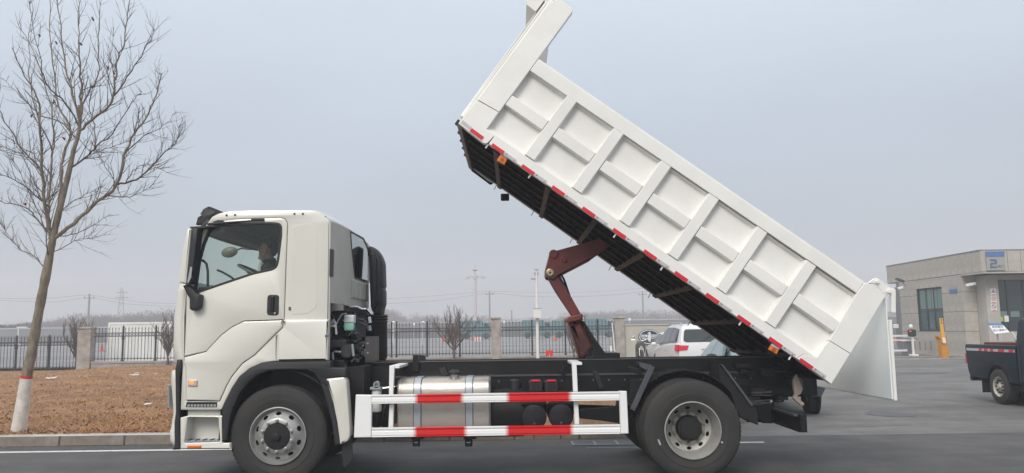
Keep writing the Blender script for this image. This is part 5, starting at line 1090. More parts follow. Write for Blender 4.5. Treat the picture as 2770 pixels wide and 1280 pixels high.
suvo = car('parked_car', 'white SUV with roof rails and red tail lamp, parked facing the cream wall', 'car', CW, suv, .90, (XS+.90, 28.35, .0), R_(90)+.02, suvdet(.90), (-1.32, 1.36), .35, 'white cars parked by the wall')
for s in (-1, 1):
    o = MB().tube([(-1.75, .58*s, 1.74), (-1.6, .58*s, 1.84), (-.2, .58*s, 1.86), (.25, .58*s, 1.76)], .022, 8).build('roof_rail', STRAP, None, smooth=True); o.parent = suvo
    q = MB(); ell(q, (.80, 1.03*s, 1.12), (.07, .10, .07)); q.tube([(.82, .86*s, 1.08), (.80, 1.0*s, 1.10)], .03, 6); o = q.build('wing_mirror', CW, None, smooth=True); o.parent = suvo
    for xh in (-.55, .35): o = MB().box(xh, xh+.16, .895*s-.02, .895*s+.02, .93, .955).build('door_handle', STRAP, None); o.parent = suvo
o = MB().box(-2.30, -2.28, -.30, .10, .98, 1.0).build('badge', STRAP, None); o.parent = suvo
o = MB().tube([(-2.26, .05, 1.24), (-2.20, -.22, 1.42)], .012, 6).build('wiper', BLKM, None); o.parent = suvo
sed = [(-2.3, .42, .80, .84, .7), (-2.2, .34, .98, 1.02, .70), (-1.75, .30, 1.0, 1.06, .66), (-1.15, .28, .98, 1.38, .56), (-.5, .28, .96, 1.45, .57), (.1, .28, .95, 1.42, .57), (.9, .28, .92, 1.02, .66), (1.1, .28, .90, .95, .72), (2.0, .30, .80, .83, .7), (2.3, .38, .62, .66, .55)]
def seddet(hw):
    d = [('rear_window', CGL, [(-1.72, -.60, 1.06), (-1.72, .60, 1.06), (-1.20, .50, 1.36), (-1.20, -.50, 1.36)], 0), ('windscreen', CGL, [(.88, -.62, 1.02), (.88, .62, 1.02), (.22, .52, 1.38), (.22, -.52, 1.38)], 0)]
    for s in (-1, 1):
        y1, y2 = hw*.945*s, .60*s
        d.append(('side_window', CGL, [(-1.3, y1, 1.02), (-.35, y1, 1.0), (-.35, y2, 1.36), (-1.0, y2, 1.33)], 0)); d.append(('side_window', CGL, [(-.30, y1, 1.0), (.72, y1, .97), (.15, y2, 1.33), (-.30, y2, 1.36)], 0))
        d.append(('tail_lamp', TLR, [(-2.24, .50*s, .80), (-2.24, .78*s, .80), (-2.2, .80*s, .92), (-2.21, .5*s, .93)], 0))
    return d
car('parked_car', 'white saloon car parked beyond the white SUV, just right of the motorcycle', 'car', CW, sed, .89, (6.55, 33.2, .08), R_(90), seddet(.89), (-1.35, 1.36), .33, 'white cars parked by the wall')
dkb = mat('car_slate', (.035, .045, .055), .3, coat=.5)
TEALG = mat('teal_glass', (.16, .24, .25), .08, spec=.8)
hat = [(-2.0, .42, .80, .84, .7), (-1.95, .32, .98, 1.05, .68), (-1.7, .30, 1.0, 1.36, .60), (-1.1, .28, .99, 1.47, .58), (-.3, .28, .97, 1.49, .58), (.2, .28, .96, 1.44, .57), (1.0, .28, .93, 1.03, .66), (1.15, .28, .92, .97, .72), (1.85, .30, .82, .85, .7), (2.1, .38, .62, .66, .55)]
hd = [('windscreen', TEALG, [(1.0, -.66, 1.02), (1.0, .66, 1.02), (.30, .55, 1.41), (.30, -.55, 1.41)], 0), ('rear_window', CGL, [(-1.90, -.62, 1.06), (-1.90, .62, 1.06), (-1.72, .52, 1.34), (-1.72, -.52, 1.34)], 0)]
for s in (-1, 1): hd += [('side_window', TEALG, [(-1.5, .845*s, 1.03), (-.45, .845*s, 1.02), (-.45, .61*s, 1.40), (-1.3, .61*s, 1.36)], 0), ('side_window', TEALG, [(-.40, .845*s, 1.02), (.82, .845*s, .99), (.22, .61*s, 1.38), (-.40, .61*s, 1.40)], 0), ('tail_lamp', TLR, [(-1.985, .5*s, .84), (-1.985, .78*s, .84), (-1.96, .8*s, .98), (-1.96, .5*s, .98)], 0)]
hc = car('parked_car', 'slate hatchback with teal windscreen, mostly hidden behind the truck rear frame', 'car', dkb, hat, .87, (5.08, 17.2, 0), R_(-94), hd, (-1.28, 1.28), .31)
for s in (-1, 1):
    q = MB(); ell(q, (.72, 1.0*s, 1.06), (.10, .13, .085)); q.tube([(.74, .82*s, 1.0), (.72, .95*s, 1.04)], .03, 6); o = q.build('wing_mirror', PLA, None, smooth=True); o.parent = hc
# ---------------------------------------------------------------- motorcycle (seen head-on by the wall)
mx_, my = PY(1731, 960, 38.8)[0], 38.8
mb_ = thing('motorcycle', 'dark motorcycle standing front-on below the oval emblem on the wall', 'motorcycle', (mx_, my, 0), None)
z0 = .10
def lat(prof, c, nm, m_, ax='X', n=24, par=mb_): return MB().lathe(prof, c, ax, n).build(nm, m_, par, smooth=True)
fw = lat([(.20, -.05), (.28, -.05), (.30, 0), (.28, .05), (.20, .05)], (mx_, my-.6, z0+.30), 'front_wheel', TYRE); lat([(.20, -.05), (.28, -.06), (.30, 0), (.28, .06), (.20, .05)], (mx_, my+.65, z0+.30), 'rear_wheel', TYRE)
DKG = mat('fairing_grey', (.07, .068, .06), .35, var=.4, vscale=10)
q = MB(); q.prism([(mx_-.24, z0+.62), (mx_-.20, z0+.85), (mx_-.10, z0+1.0), (mx_+.10, z0+1.0), (mx_+.20, z0+.85), (mx_+.24, z0+.62), (mx_+.12, z0+.32), (mx_-.12, z0+.32)], my-.45, my-.15, FY, ch=.06); q.build('fairing', DKG, mb_, smooth=30)
q = MB(); q.prism([(mx_-.09, z0+.60), (mx_-.05, z0+.76), (mx_+.05, z0+.76), (mx_+.09, z0+.60), (mx_, z0+.54)], my-.48, my-.44, FY, ch=.01); q.build('headlamp', mat('lamp_pale', (.42, .42, .37), .15), mb_)
MB().tube([(mx_-.42, my-.25, z0+1.06), (mx_-.25, my-.3, z0+1.05), (mx_, my-.3, z0+.98), (mx_+.25, my-.3, z0+1.05), (mx_+.36, my-.25, z0+1.06)], .018, 8).build('handlebar', CHRM, mb_)
for s in (-1, 1): MB().tube([(mx_+s*.26, my-.3, z0+1.05), (mx_+s*.30, my-.3, z0+1.16)], .008, 6).build('mirror_stem', BLKM, mb_); ell(MB(), (mx_+s*.31, my-.3, z0+1.20), (.06, .02, .04)).build('mirror', CHRM, mb_, smooth=True); MB().tube([(mx_+s*.10, my-.6, z0+.30), (mx_+s*.08, my-.35, z0+.85)], .022, 8).build('fork', STRAP, mb_)
MB().box(mx_-.12, mx_+.12, my-.2, my+.7, z0+.68, z0+.80).build('seat', BLKM, mb_, bevel=.04); MB().box(mx_-.15, mx_+.15, my-.15, my+.5, z0+.25, z0+.66).build('engine', DKG, mb_, bevel=.05)

# ---------------------------------------------------------------- trees
BARK = mat('bark', (.27, .225, .17), .9, col2=(.13, .105, .08), vscale=14, bump=.5, bscale=50, stretch=(1, 1, .35))
TWIG = mat('twig_bark', (.135, .105, .10), .85, var=.35, vscale=6)
LIME = mat('limewash', (.66, .64, .60), .9, col2=(.50, .47, .42), vscale=10, bump=.3, bscale=40)
YT = 13.55
tr = thing('street_tree', 'bare young street tree with whitewashed lower trunk and a red band, leaning on the verge', 'tree', (PY(49, 1172, YT)[0], YT, .14))
rt = random.Random(11)
def T(c, pts, Y0_=YT, dy=0.0):
    r = []; n = len(pts)
    for i, p in enumerate(pts):
        yy = Y0_+dy*i/(n-1) if n > 1 else Y0_; q = PY(*c(p[0], p[1]), yy); r.append(Vector((q[0], yy, q[1])))
    return r
def spline(P_, sub=5):
    o = []
    for i in range(len(P_)-1):
        a, b_, c_, d = P_[max(0, i-1)], P_[i], P_[i+1], P_[min(len(P_)-1, i+2)]
        for k in range(sub):
            t = k/sub; o.append(.5*((2*b_)+(c_-a)*t+(2*a-5*b_+4*c_-d)*t*t+(3*b_-a-3*c_+d)*t**3))
    o.append(P_[-1]); return o
pid = lambda x, y: (x, y)
trunk = spline([Vector((p[0], YT, p[1])) for p in [PY(x, y, YT) for x, y in ((49, 1172), (60, 1100), (71, 1024), (87, 946), (106, 838), (129, 720), (145, 636), (159, 575), (182, 484), (200, 405), (212, 363), (217, 310), (214, 285))]], 6)
nT = len(trunk); rad = [(.117*(1-i/nT)**.55*(1 if i > 0 else 1.1)+.022) if i/nT < 1 else .02 for i in range(nT)]
rad = [r*1.0 for r in rad]
# radii measured from the photo
def rfun(z):
    pts = ((.14, .110), (1.0, .085), (1.6, .078), (2.6, .071), (3.2, .062), (3.9, .050), (4.6, .040), (5.2, .03), (6, .02))
    for (a, ra), (b_, rb_) in zip(pts[:-1], pts[1:]):
        if z <= b_: return ra+(rb_-ra)*max(0, (z-a))/(b_-a)
    return .02
zw0 = PY(71, 1024, YT)[1]
def seg(P_, r_, nm, m_, n=14, par=tr): return MB().tube(P_, r_, n).build(nm, m_, par, smooth=True)
lowt = [p for p in trunk if p.z <= zw0]; dirt = (trunk[len(lowt)]-lowt[-1]); endp = lowt[-1]+dirt*((zw0-lowt[-1].z)/dirt.z)
lowt = [Vector((lowt[0].x, lowt[0].y, .05))]+lowt+[endp]
seg(lowt, [rfun(p.z)+.004 for p in lowt], 'whitewashed_trunk', LIME, 18)
e2 = endp+dirt.normalized()*.045; seg([endp+dirt.normalized()*.0005, e2], [rfun(zw0)+.0055]*2, 'red_band', mat('band_red', (.50, .03, .03), .8), 18)
upt = [e2]+[p for p in trunk if p.z > e2.z]; knots = [rt.uniform(.93, 1.09) for _ in upt]
seg(upt, [rfun(p.z)*k for p, k in zip(upt, knots)], 'trunk', BARK, 14)
limbs = [
 (cT, [(240, 1055), (205, 950), (190, 780), (182, 640), (176, 470), (110, 340), (55, 215)], .034, -.9),
 (cT, [(232, 1060), (213, 985), (222, 860), (228, 700), (240, 600), (215, 420), (150, 230), (82, 110)], .026, .7),
 (cT, [(268, 1055), (330, 1000), (410, 925), (525, 825), (556, 700), (600, 600), (668, 500), (700, 420), (722, 328)], .036, .5),
 (cT, [(525, 825), (600, 800), (660, 755), (720, 690), (765, 650), (788, 600), (790, 560)], .018, .3),
 (cT, [(262, 930), (275, 800), (285, 690), (318, 585), (262, 480), (240, 330), (222, 160), (228, -60)], .030, .9),
 (cT, [(340, 520), (325, 420), (292, 300), (275, 150), (255, 0), (240, -90)], .024, .3),
 (cT, [(352, 500), (362, 400), (360, 280), (350, 150), (356, -40)], .022, -.4),
 (cT, [(372, 560), (430, 520), (490, 470), (512, 380), (520, 290), (555, 180), (572, 60), (590, -60)], .026, -.6),
 (cT, [(500, 430), (560, 370), (620, 280), (665, 200), (700, 130)], .014, -.5),
 (cT, [(345, 735), (400, 690), (440, 640), (500, 600), (590, 460), (630, 410)], .018, -.7),
 (cT, [(365, 480), (390, 420), (440, 330), (438, 200), (445, 60), (470, -60)], .018, .8),
 (cT, [(212, 1030), (150, 960), (90, 920), (0, 900), (-90, 850)], .015, .6),
 (cT, [(222, 770), (180, 740), (110, 670), (40, 550), (-20, 420), (-60, 330)], .017, -.5),
 (cT, [(190, 740), (150, 700), (80, 650), (-10, 590), (-100, 540)], .012, .8),
 (cT, [(195, 900), (140, 860), (60, 800), (-20, 770), (-120, 740)], .012, -.8),
 (cT, [(330, 590), (260, 540), (190, 520), (130, 470), (60, 400), (10, 350)], .013, .9),
 (cT, [(340, 540), (290, 460), (230, 400), (200, 350), (160, 180), (130, 0)], .016, -.9),
 (cT, [(275, 1060), (340, 1045), (430, 1000), (490, 960)], .010, -.5),
 (cT, [(262, 1105), (320, 1085), (380, 1070), (430, 1055)], .008, .3),
 (cT, [(210, 1185), (160, 1150), (90, 1110), (40, 1060), (20, 1010)], .010, .3),
 (cT, [(500, 870), (560, 878), (620, 860), (685, 815)], .010, .4),
 (cT, [(540, 770), (600, 750), (660, 735), (745, 770)], .009, -.3),
 (cT, [(580, 640), (640, 600), (700, 570), (785, 495)], .011, .5),
 (cT, [(280, 940), (330, 900), (400, 860), (470, 830)], .008, .9),
 (cT, [(345, 700), (420, 690), (520, 650), (600, 630)], .010, .9),
 (cT, [(435, 640), (430, 560), (410, 480), (430, 380), (480, 330), (520, 130)], .012, 1.0),
 (cT, [(520, 820), (470, 740), (440, 700), (430, 660)], .010, .4),
 (cT, [(205, 1000), (190, 880), (140, 800), (100, 700), (20, 660), (-60, 640)], .012, 1.1),
 (cT, [(190, 620), (150, 500), (120, 350), (118, 200), (130, 0)], .014, .9),
 (cT, [(205, 1130), (205, 1040), (140, 880), (60, 720), (-40, 620)], .010, -1.0)]
tw = MB(); lf = MB()
def grow(p, d, ln, r, depth):
    n = 4; P_ = [p]; q = d.normalized(); cur = p
    bend = Vector((rt.uniform(-.16, .16), rt.uniform(-.2, .2), rt.uniform(.10, .40)))
    for i in range(n):
        q = (q+bend*.35+Vector((rt.gauss(0, .05), rt.gauss(0, .05), rt.gauss(0, .05)))).normalized(); cur = cur+q*ln/n; P_.append(cur)
    tw.tube(P_, [r*(1-.65*i/n) for i in range(n+1)], 4 if r < .006 else 5, cap=False)
    if depth > 0:
        for i in range(1, n+1):
            for _ in range(rt.choice((1, 1, 2)) if depth > 1 else rt.choice((0, 1, 1))):
                a = rt.uniform(0, 6.28); dd = (P_[i]-P_[i-1]).normalized(); o = dd.orthogonal().normalized(); o = o*math.cos(a)+dd.cross(o)*math.sin(a)
                grow(P_[i-1].lerp(P_[i], rt.random()), dd*.8+o*rt.uniform(.4, .9)+Vector((0, 0, .15)), ln*rt.uniform(.32, .6), r*.58, depth-1)
    elif rt.random() < .012:
        e = P_[-1]; s_ = .02; lf.add([e, e+Vector((s_, 0, -s_)), e+Vector((0, .01, -2.2*s_)), e+Vector((-s_, 0, -s_))], [(0, 1, 2, 3)])
made = [(p, rfun(p.z)) for p in upt[:-2]]
for c_, pts, r_, dy in limbs:
    P0 = T(c_, pts, YT, dy); best = min(made, key=lambda q: (Vector((q[0].x, 0, q[0].z+.10))-Vector((P0[0].x, 0, P0[0].z))).length); off = best[0]-P0[0]
    if off.length < .9: P0 = [best[0]]+[p+Vector((0, off.y*.3, 0)) for p in P0[1:]]; r_ = min(r_, best[1]*.8)
    P_ = spline(P0, 4); n = len(P_); made += [(p, max(.004, r_*(1-.82*i/(n-1)))) for i, p in enumerate(P_) if 0 < i < n*.7]
    P_ = [P_[0]]+[p+Vector((rt.gauss(0, .012), rt.gauss(0, .012), rt.gauss(0, .008))) for p in P_[1:]]
    MB().tube(P_, [max(.0035, r_*(1-.82*i/(n-1))) for i in range(n)], 8).build('limb', TWIG if r_ < .02 else BARK, tr, smooth=True)
    for i in range(2, n):
        f = i/(n-1); d = (P_[i]-P_[i-1]).normalized()
        for _ in range(2 if f > .15 else 1):
            if rt.random() < .85:
                a = rt.uniform(0, 6.28); o = d.orthogonal().normalized(); o = o*math.cos(a)+d.cross(o)*math.sin(a)
                big = rt.random() < .45; grow(P_[i-1].lerp(P_[i], rt.random()), d*.8+o*rt.uniform(.4, .9), rt.uniform(.35, .85)*(1-.5*f) if big else rt.uniform(.12, .32), min(.0085, max(.0045, r_*(1-.82*f)*.5)) if big else .004, 1 if big else 0)
o = tw.build('twigs', TWIG, tr, recalc=False); o['kind'] = 'stuff'
RLF = mat('red_leaf', (.25, .03, .02), .7)
for x, y in ((512, 345), (485, 300), (280, 615), (115, 908), (250, 186), (510, 320), (415, 80), (363, 193), (175, 155), (240, 450), (415, 383), (145, 514)):
    q = PY(*cT(x, y), YT); v = Vector((q[0], YT, q[1])); lb = MB()
    for k in range(3): s_ = .022; a = Vector((rt.uniform(-1, 1), rt.uniform(-1, 1), rt.uniform(-1, 1)))*.02; lb.add([v+a, v+a+Vector((s_, 0, -s_)), v+a+Vector((0, .02, -2*s_)), v+a+Vector((-s_, 0, -s_*.6))], [(0, 1, 2, 3)])
    lb.build('dead_leaf', RLF if y in (345, 300, 615, 908) else TWIG, tr, recalc=False)
# bare shrubs by the fence
def shrub(px, pyb, Y, h, spread, label, seed, n=9, r0=.05, trunk_h=.25):
    rs = random.Random(seed); X, Z = PY(px, pyb, Y); t = thing('bare_shrub', label, 'shrub', (X, Y, Z), 'bare shrubs along the fence')
    base = Vector((X, Y, Z-.1)); MB().tube([base, base+Vector((0.02, 0, trunk_h+.1))], [r0*1.3, r0], 10).build('trunk', TWIG, t, smooth=True)
    m = MB()
    def g(p, d, ln, r, dp):
        P_ = [p]; q = d.normalized(); cur = p
        for i in range(4): q = (q+Vector((rs.gauss(0, .09), rs.gauss(0, .09), .07+rs.gauss(0, .05)))).normalized(); cur = cur+q*ln/4; P_.append(cur)
        m.tube(P_, [r*(1-.6*i/4) for i in range(5)], 5, cap=False)
        if dp:
            for i in range(1, 5):
                for _ in range(2):
                    if rs.random() < .8: g(P_[i], (P_[i]-P_[i-1]).normalized()+Vector((rs.uniform(-.7, .7), rs.uniform(-.7, .7), rs.uniform(0, .5))), ln*rs.uniform(.3, .55), max(.006, r*.55), dp-1)
    for k in range(n):
        a = 2*math.pi*k/n+rs.uniform(-.3, .3); s_ = spread*rs.uniform(.25, 1); g(base+Vector((0, 0, trunk_h+.1)), Vector((math.cos(a)*s_, math.sin(a)*s_*.7, 1)), h*rs.uniform(.7, 1)*.8, r0*.55, 2)
    m.build('branches', TWIG, t, recalc=False); return t
shrub(1228, 966, 40.4, 1.85, .95, 'bare many-stemmed shrub in front of the fence left of the middle pillar', 1, 14, .055, .3)
shrub(1552, 966, 40.5, 1.8, .6, 'bare shrub partly hidden behind the red hoist cylinder', 2, 10, .04, .2)
shrub(205, 1000, 41.6, 2.1, .8, 'bare dark shrub leaning left behind the fence at the left stone pillar', 3, 11, .07, .5)
shrub(453, 982, 40.6, 2.0, .5, 'bare shrub in front of the white container, half hidden by the truck cab', 4, 10, .06, .25)

# ---------------------------------------------------------------- white container, poles, lot furniture
CTW = mat('container_white', (.80, .80, .78), .55, col2=(.68, .69, .67), vscale=1.2)
Yc = 44.0; xa, z1 = PY(293, 873, Yc); xb = PY(560, 873, Yc)[0]; zb_ = .12
ct = thing('container', 'long white ribbed container standing behind the fence left of the truck', 'container', ((xa+xb)/2, Yc+1.2, zb_))
MB().box(xa+.03, xb-.03, Yc+.03, Yc+2.4, zb_+.05, z1-.04).build('container_body', CTW, ct)
MB().box(xa, xb, Yc, Yc+2.45, z1-.12, z1).build('top_rail', CTW, ct, bevel=.01); MB().box(xa, xb, Yc, Yc+2.45, zb_, zb_+.14).build('bottom_rail', CTW, ct, bevel=.01)
for x in (xa, xb-.12): MB().box(x, x+.12, Yc, Yc+.12, zb_+.141, z1-.121).build('corner_post', CTW, ct)
r0_ = MB().box(0, .09, Yc+.012, Yc+.03, zb_+.145, z1-.125).build('rib', CTW, ct); r0_.location = (xa+.2, 0, 0); r0_.matrix_parent_inverse = Matrix.Translation(-ct.location); x = xa+.42
while x < xb-.25: o = r0_.copy(); COL.objects.link(o); par(o, ct); o.location = (x, 0, 0); x += .22
# camera pole with cabinet
PW = mat('pole_white', (.70, .70, .68), .5)
Yp = 40.2; X, Z = PY(1455, 964, Yp); zt_ = PY(1449, 731, Yp)[1]
pl = thing('camera_pole', 'tall white camera pole with a white control cabinet, in front of the fence', 'camera pole', (X, Yp, Z))
MB().tube([(X, Yp, Z-.1), (X, Yp, zt_)], [.085, .065], 16).build('pole', PW, pl, smooth=True); MB().cyl((X, Yp, zt_), (X, Yp, zt_+.05), .10, 16).build('pole_cap', STRAP, pl)
ca, cb_ = PY(1444, 836, Yp), PY(1464, 861, Yp); MB().box(X-.20, X+.19, Yp-.35, Yp-.09, cb_[1], ca[1]).build('cabinet', PW, pl, bevel=.01); MB().box(X-.22, X+.21, Yp-.37, Yp-.08, ca[1]+.001, ca[1]+.03).build('cabinet_roof', STRAP, pl)
q = PY(1441, 755, Yp); MB().box(q[0]-.10, q[0]+.10, Yp-.16, Yp-.06, q[1]-.04, q[1]+.05).build('camera', STRAP, pl, bevel=.01); MB().tube([(q[0]+.05, Yp-.1, q[1]), (X, Yp, q[1]+.03)], .02, 6).build('camera_arm', STRAP, pl)
MB().box(X-.12, X-.06, Yp-.12, Yp, q[1]+.2, q[1]+.35).box(X+.05, X+.12, Yp-.1, Yp, q[1]+.18, q[1]+.34).build('junction_box', STRAP, pl)
# red board
a_, c_ = PY(1476, 948, 40.1), PY(1496, 964, 40.1); rbd = thing('red_board', 'small red board propped at the foot of the fence right of the camera pole', 'board', (a_[0], 40.1, c_[1]))
MB().box(a_[0], c_[0], 40.08, 40.11, c_[1], a_[1]).build('panel', RED, rbd); 
for s in (0, 1): MB().tube([(a_[0]+.04+s*(c_[0]-a_[0]-.08), 40.12, a_[1]-.03), (a_[0]+.04+s*(c_[0]-a_[0]-.08), 40.3, c_[1])], .012, 6).build('leg', IRON, rbd)
MB().box((a_[0]+c_[0])/2-.02, (a_[0]+c_[0])/2+.02, 40.07, 40.078, c_[1], c_[1]+.12).build('stripe', TWHT, rbd)
# light mast
Ym = 130; X = PY(1286, 870, Ym)[0]; zt_ = PY(1287, 714, Ym)[1]; zl = PY(1287, 750, Ym)[1]
mst = thing('light_mast', 'tall pale lighting mast with three lamp heads and a spike, far beyond the fence', 'light mast', (X, Ym, 0))
GALV = mat('galvanised', (.42, .43, .44), .6)
MB().tube([(X, Ym, -.1), (X, Ym, zl+.4)], [.30, .22], 12).build('pole', mat('pale_pink_pole', (.50, .45, .44), .6), mst, smooth=True); MB().tube([(X, Ym, zl+.4), (X, Ym, zt_)], [.10, .05], 8).build('lightning_rod', GALV, mst)
MB().lathe([(0, .2), (.4, .1), (.5, 0), (.3, -.15), (0, -.15)], (X, Ym, zl+1.2), 'Z', 16).build('finial', GALV, mst)
for k in range(6): MB().box(X-1.2+k*.4, X-1.1+k*.4, Ym-.15, Ym+.15, zl-.05, zl+.05).build('bracket', GALV, mst) if k in (1, 2, 3, 4) else None
MB().box(X-1.25, X+1.25, Ym-.08, Ym+.08, zl+.05, zl+.18).build('crossbar', GALV, mst)
for s in (-1, 0, 1): MB().prism([(X+s*1.25-.25, zl-.25), (X+s*1.25+.25, zl-.25), (X+s*1.25+.45, zl+.1), (X+s*1.25-.45, zl+.1)], Ym-.3, Ym+.3, FY).build('lamp_head', GALV, mst)
# utility poles and wires
PG = mat('concrete_pole', (.22, .22, .22), .8)
def upole(px, pyt, Y, label, arm=True, r=.16):
    X, zt_ = PY(px, pyt, Y); t = thing('utility_pole', label, 'utility pole', (X, Y, 0), 'utility poles beyond the lot'); MB().tube([(X, Y, -.1), (X, Y, zt_)], [r*1.3, r*.8], 10).build('pole', PG, t, smooth=True)
    if arm:
        MB().box(X-.8, X+.8, Y-.06, Y+.06, zt_-.7, zt_-.58).build('crossarm', PG, t)
        for s in (-.7, 0, .7): MB().cyl((X+s, Y, zt_-.58), (X+s, Y, zt_-.35), .06, 8).build('insulator', PG, t)
    return X, zt_
u1 = upole(242, 795, 120, 'concrete utility pole with a crossarm rising beyond the left stone pillar')
u2 = upole(1324, 787, 150, 'slim utility pole right of the lighting mast, carrying the wires')
u3 = upole(1738, 788, 150, 'utility pole beneath the raised bed, above the pale wall')
upole(1384, 839, 170, 'short pole on the horizon between the middle pillar and the camera pole', False)
def wire(px, Y, label, r=.018):
    P_ = []
    for (x, y) in px: q = PY(x, y, Y); P_.append(Vector((q[0], Y, q[1])))
    o = MB().tube(spline(P_, 8), r, 4).build('power_line', PG); tag(o, label, 'power line', 'overhead power lines')
wire([(1010, 811), (1180, 800), (1324, 788.5), (1400, 790), (1480, 791), (1600, 790), (1738, 780), (1900, 768)], 150, 'upper power line crossing the sky to the slim pole beside the lighting mast', .03)
wire([(1010, 824), (1180, 813), (1324, 794), (1430, 802), (1560, 803), (1680, 796), (1738, 789), (1900, 775)], 150, 'lower sagging power line crossing the sky behind the hoist', .04)
wire([(-20, 806), (60, 808), (140, 806), (242, 799), (330, 812), (420, 820), (560, 824)], 120, 'upper power line either side of the utility pole at the left', .03)
wire([(-20, 812), (80, 816), (150, 817), (242, 806), (340, 822), (470, 829), (600, 830)], 120, 'lower power line either side of the utility pole at the left', .03)
# far lattice tower (left)
X, zt_ = PY(330, 778, 260); tl = thing('lattice_tower', 'faint lattice pylon in the haze right of the left utility pole', 'pylon', (X, 260, 0)); m = MB()
for s in (-1, 1): m.tube([(X+s*1.6, 260, 0), (X+s*.3, 260, zt_)], .12, 4)
for k in range(8): z_ = k*zt_/8; w_ = 1.6-1.3*k/8; m.tube([(X-w_, 260, z_), (X+w_*.9, 260, z_+zt_/8)], .07, 4); m.tube([(X+w_, 260, z_), (X-w_*.9, 260, z_+zt_/8)], .07, 4)
m.build('lattice', PG, tl)
MB().box(X-2.2, X+2.2, 259.9, 260.1, zt_*.8, zt_*.82).box(X-1.8, X+1.8, 259.9, 260.1, zt_*.9, zt_*.92).build('crossarm', PG, tl)
# street lamp over the left verge fence
X, zt_ = PY(50, 886, 70); sl_ = thing('street_lamp', 'small white street lamp behind the fence at the far left', 'street lamp', (X, 70, 0)); MB().tube([(X, 70, 0), (X, 70, zt_)], .05, 8).build('pole', PW, sl_); MB().box(X-.1, X+.75, 69.9, 70.1, zt_-.03, zt_+.06).build('lamp_head', PW, sl_)
# perimeter wall of the lot, box vans and signs on it
GW = mat('perimeter_grey', (.21, .22, .235), .8, var=.25, vscale=.15)
Yw = 112; t = thing('perimeter_wall', 'long grey perimeter wall along the far side of the lot', 'wall', (0, Yw, 0))
MB().box(-170, 60, Yw, Yw+.3, .3, PY(1300, 872, Yw)[1]-.05).build('wall_panel', GW, t); MB().box(-170, 60, Yw-.05, Yw+.35, PY(1300, 872, Yw)[1]-.049, PY(1300, 871, Yw)[1]+.05).build('coping', GALV, t)
MB().box(-170, 60, Yw-.6, Yw-.3, .3, PY(1300, 892, Yw)[1]).build('wall_base', mat('perimeter_dark', (.12, .12, .12), .8), t)
SGN = mat('board_white', (.75, .75, .75), .5)
for px, py, lb_ in ((1038, 878, 'across the lot, nearest the truck air intake'), (1119, 877, 'across the lot, left of the bare shrub'), (1280, 873, 'across the lot, below the lighting mast'), (1363, 871, 'across the lot, just right of the middle pillar'), (1446, 869, 'across the lot, just left of the camera cabinet'), (1615, 865, 'across the lot, above the fence right end'), (1703, 864, 'across the lot, above the cream wall')):
    X, Z = PY(px, py, Yw-1.2); t = thing('bay_sign', 'small white square bay sign '+lb_, 'sign', (X, Yw-1.2, 1), 'white bay signs across the lot')
    MB().box(X-.17, X+.17, Yw-1.22, Yw-1.18, Z-.17, Z+.17).build('sign_plate', SGN, t); MB().cyl((X, Yw-1.15, .7), (X, Yw-1.15, Z), .04, 6).build('post', GALV, t)
for px, lb_ in ((1063, 'beside the double fence post'), (1143, 'behind the fence left of the bare shrub')):
    X, Z = PY(px, 872, 75); t = thing('lot_lamp', 'slim white lamp post in the lot '+lb_, 'lamp post', (X, 75, .4), 'lamp posts in the lot'); MB().cyl((X, 75, .4), (X, 75, Z), .05, 8).build('post', PW, t); ell(MB(), (X+.06, 75, Z), (.14, .14, .12)).build('lamp_globe', PW, t, smooth=True); MB().box(X-.15, X+.15, 74.9, 75.1, .4, .75).build('base', GALV, t)
TEA = mat('van_teal', (.10, .20, .22), .4, var=.2, vscale=1)
def van(px, py, w_, label, Y=100):
    X, Z = PY(px, py, Y); x2 = X+w_; t = thing('box_van', label, 'van', (X+w_/2, Y, 1), 'parked vans across the lot'); zb_ = 1.2
    MB().box(X, X+w_*.74, Y-1, Y+1, zb_, Z).build('van_body', TEA, t, bevel=.06)
    m = MB(); m.prism([(X+w_*.745, zb_), (x2, zb_), (x2, zb_+(Z-zb_)*.45), (x2-w_*.07, Z-.35), (X+w_*.745, Z-.3)], Y-.95, Y+.95, FY); m.build('cab', TEA, t); m = MB(); m.prism([(X+w_*.79, zb_+(Z-zb_)*.5), (x2-w_*.03, zb_+(Z-zb_)*.5), (x2-w_*.09, Z-.42), (X+w_*.79, Z-.42)], Y-.96, Y-.94, FY); m.build('window', CGL, t)
    for f in (.18, .85): MB().cyl((X+w_*f, Y-1.0, zb_-.1), (X+w_*f, Y+.99, zb_-.1), .38, 16).build('wheel', TYRE, t)
van(1412, 866, 3.6, 'teal van parked across the lot between the middle pillar and the camera pole'); van(1494, 867, 4.2, 'teal van parked across the lot just right of the camera pole'); van(1583, 862, 3.4, 'teal van parked across the lot at the right end of the fence')
van(1248, 868, 3.6, 'teal van across the lot behind the bare shrub')
CON = mat('cone_red', (.65, .05, .05), .6)
for (px, py, Y, lb_) in ((1502, 905, 85, 'seen through the fence right of the camera pole'), (276, 930, 70, 'behind the fence left of the white container'), (1200, 905, 85, 'behind the bare shrub')):
    X, Z = PY(px, py, Y); t = thing('traffic_cone', 'red traffic cone in the lot, '+lb_, 'traffic cone', (X, Y, Z-.5), 'red traffic cones in the lot'); MB().lathe([(.15, 0), (.04, .62), (0, .62)], (X, Y, lz(Y)), 'Z', 12).build('cone', CON, t); MB().box(X-.19, X+.19, Y-.19, Y+.19, lz(Y)-.02, lz(Y)+.04).build('base', CON, t)
X, Z = PY(1290, 900, 88); t = thing('barrier', 'red and white slatted barrier in the lot right of the bare shrub', 'barrier', (X, 88, .6), None)
for k in range(6): MB().box(X-.4+k*.14, X-.29+k*.14, 88, 88.05, .58, 1.05).build('slat', CON if k % 2 == 0 else SGN, t)
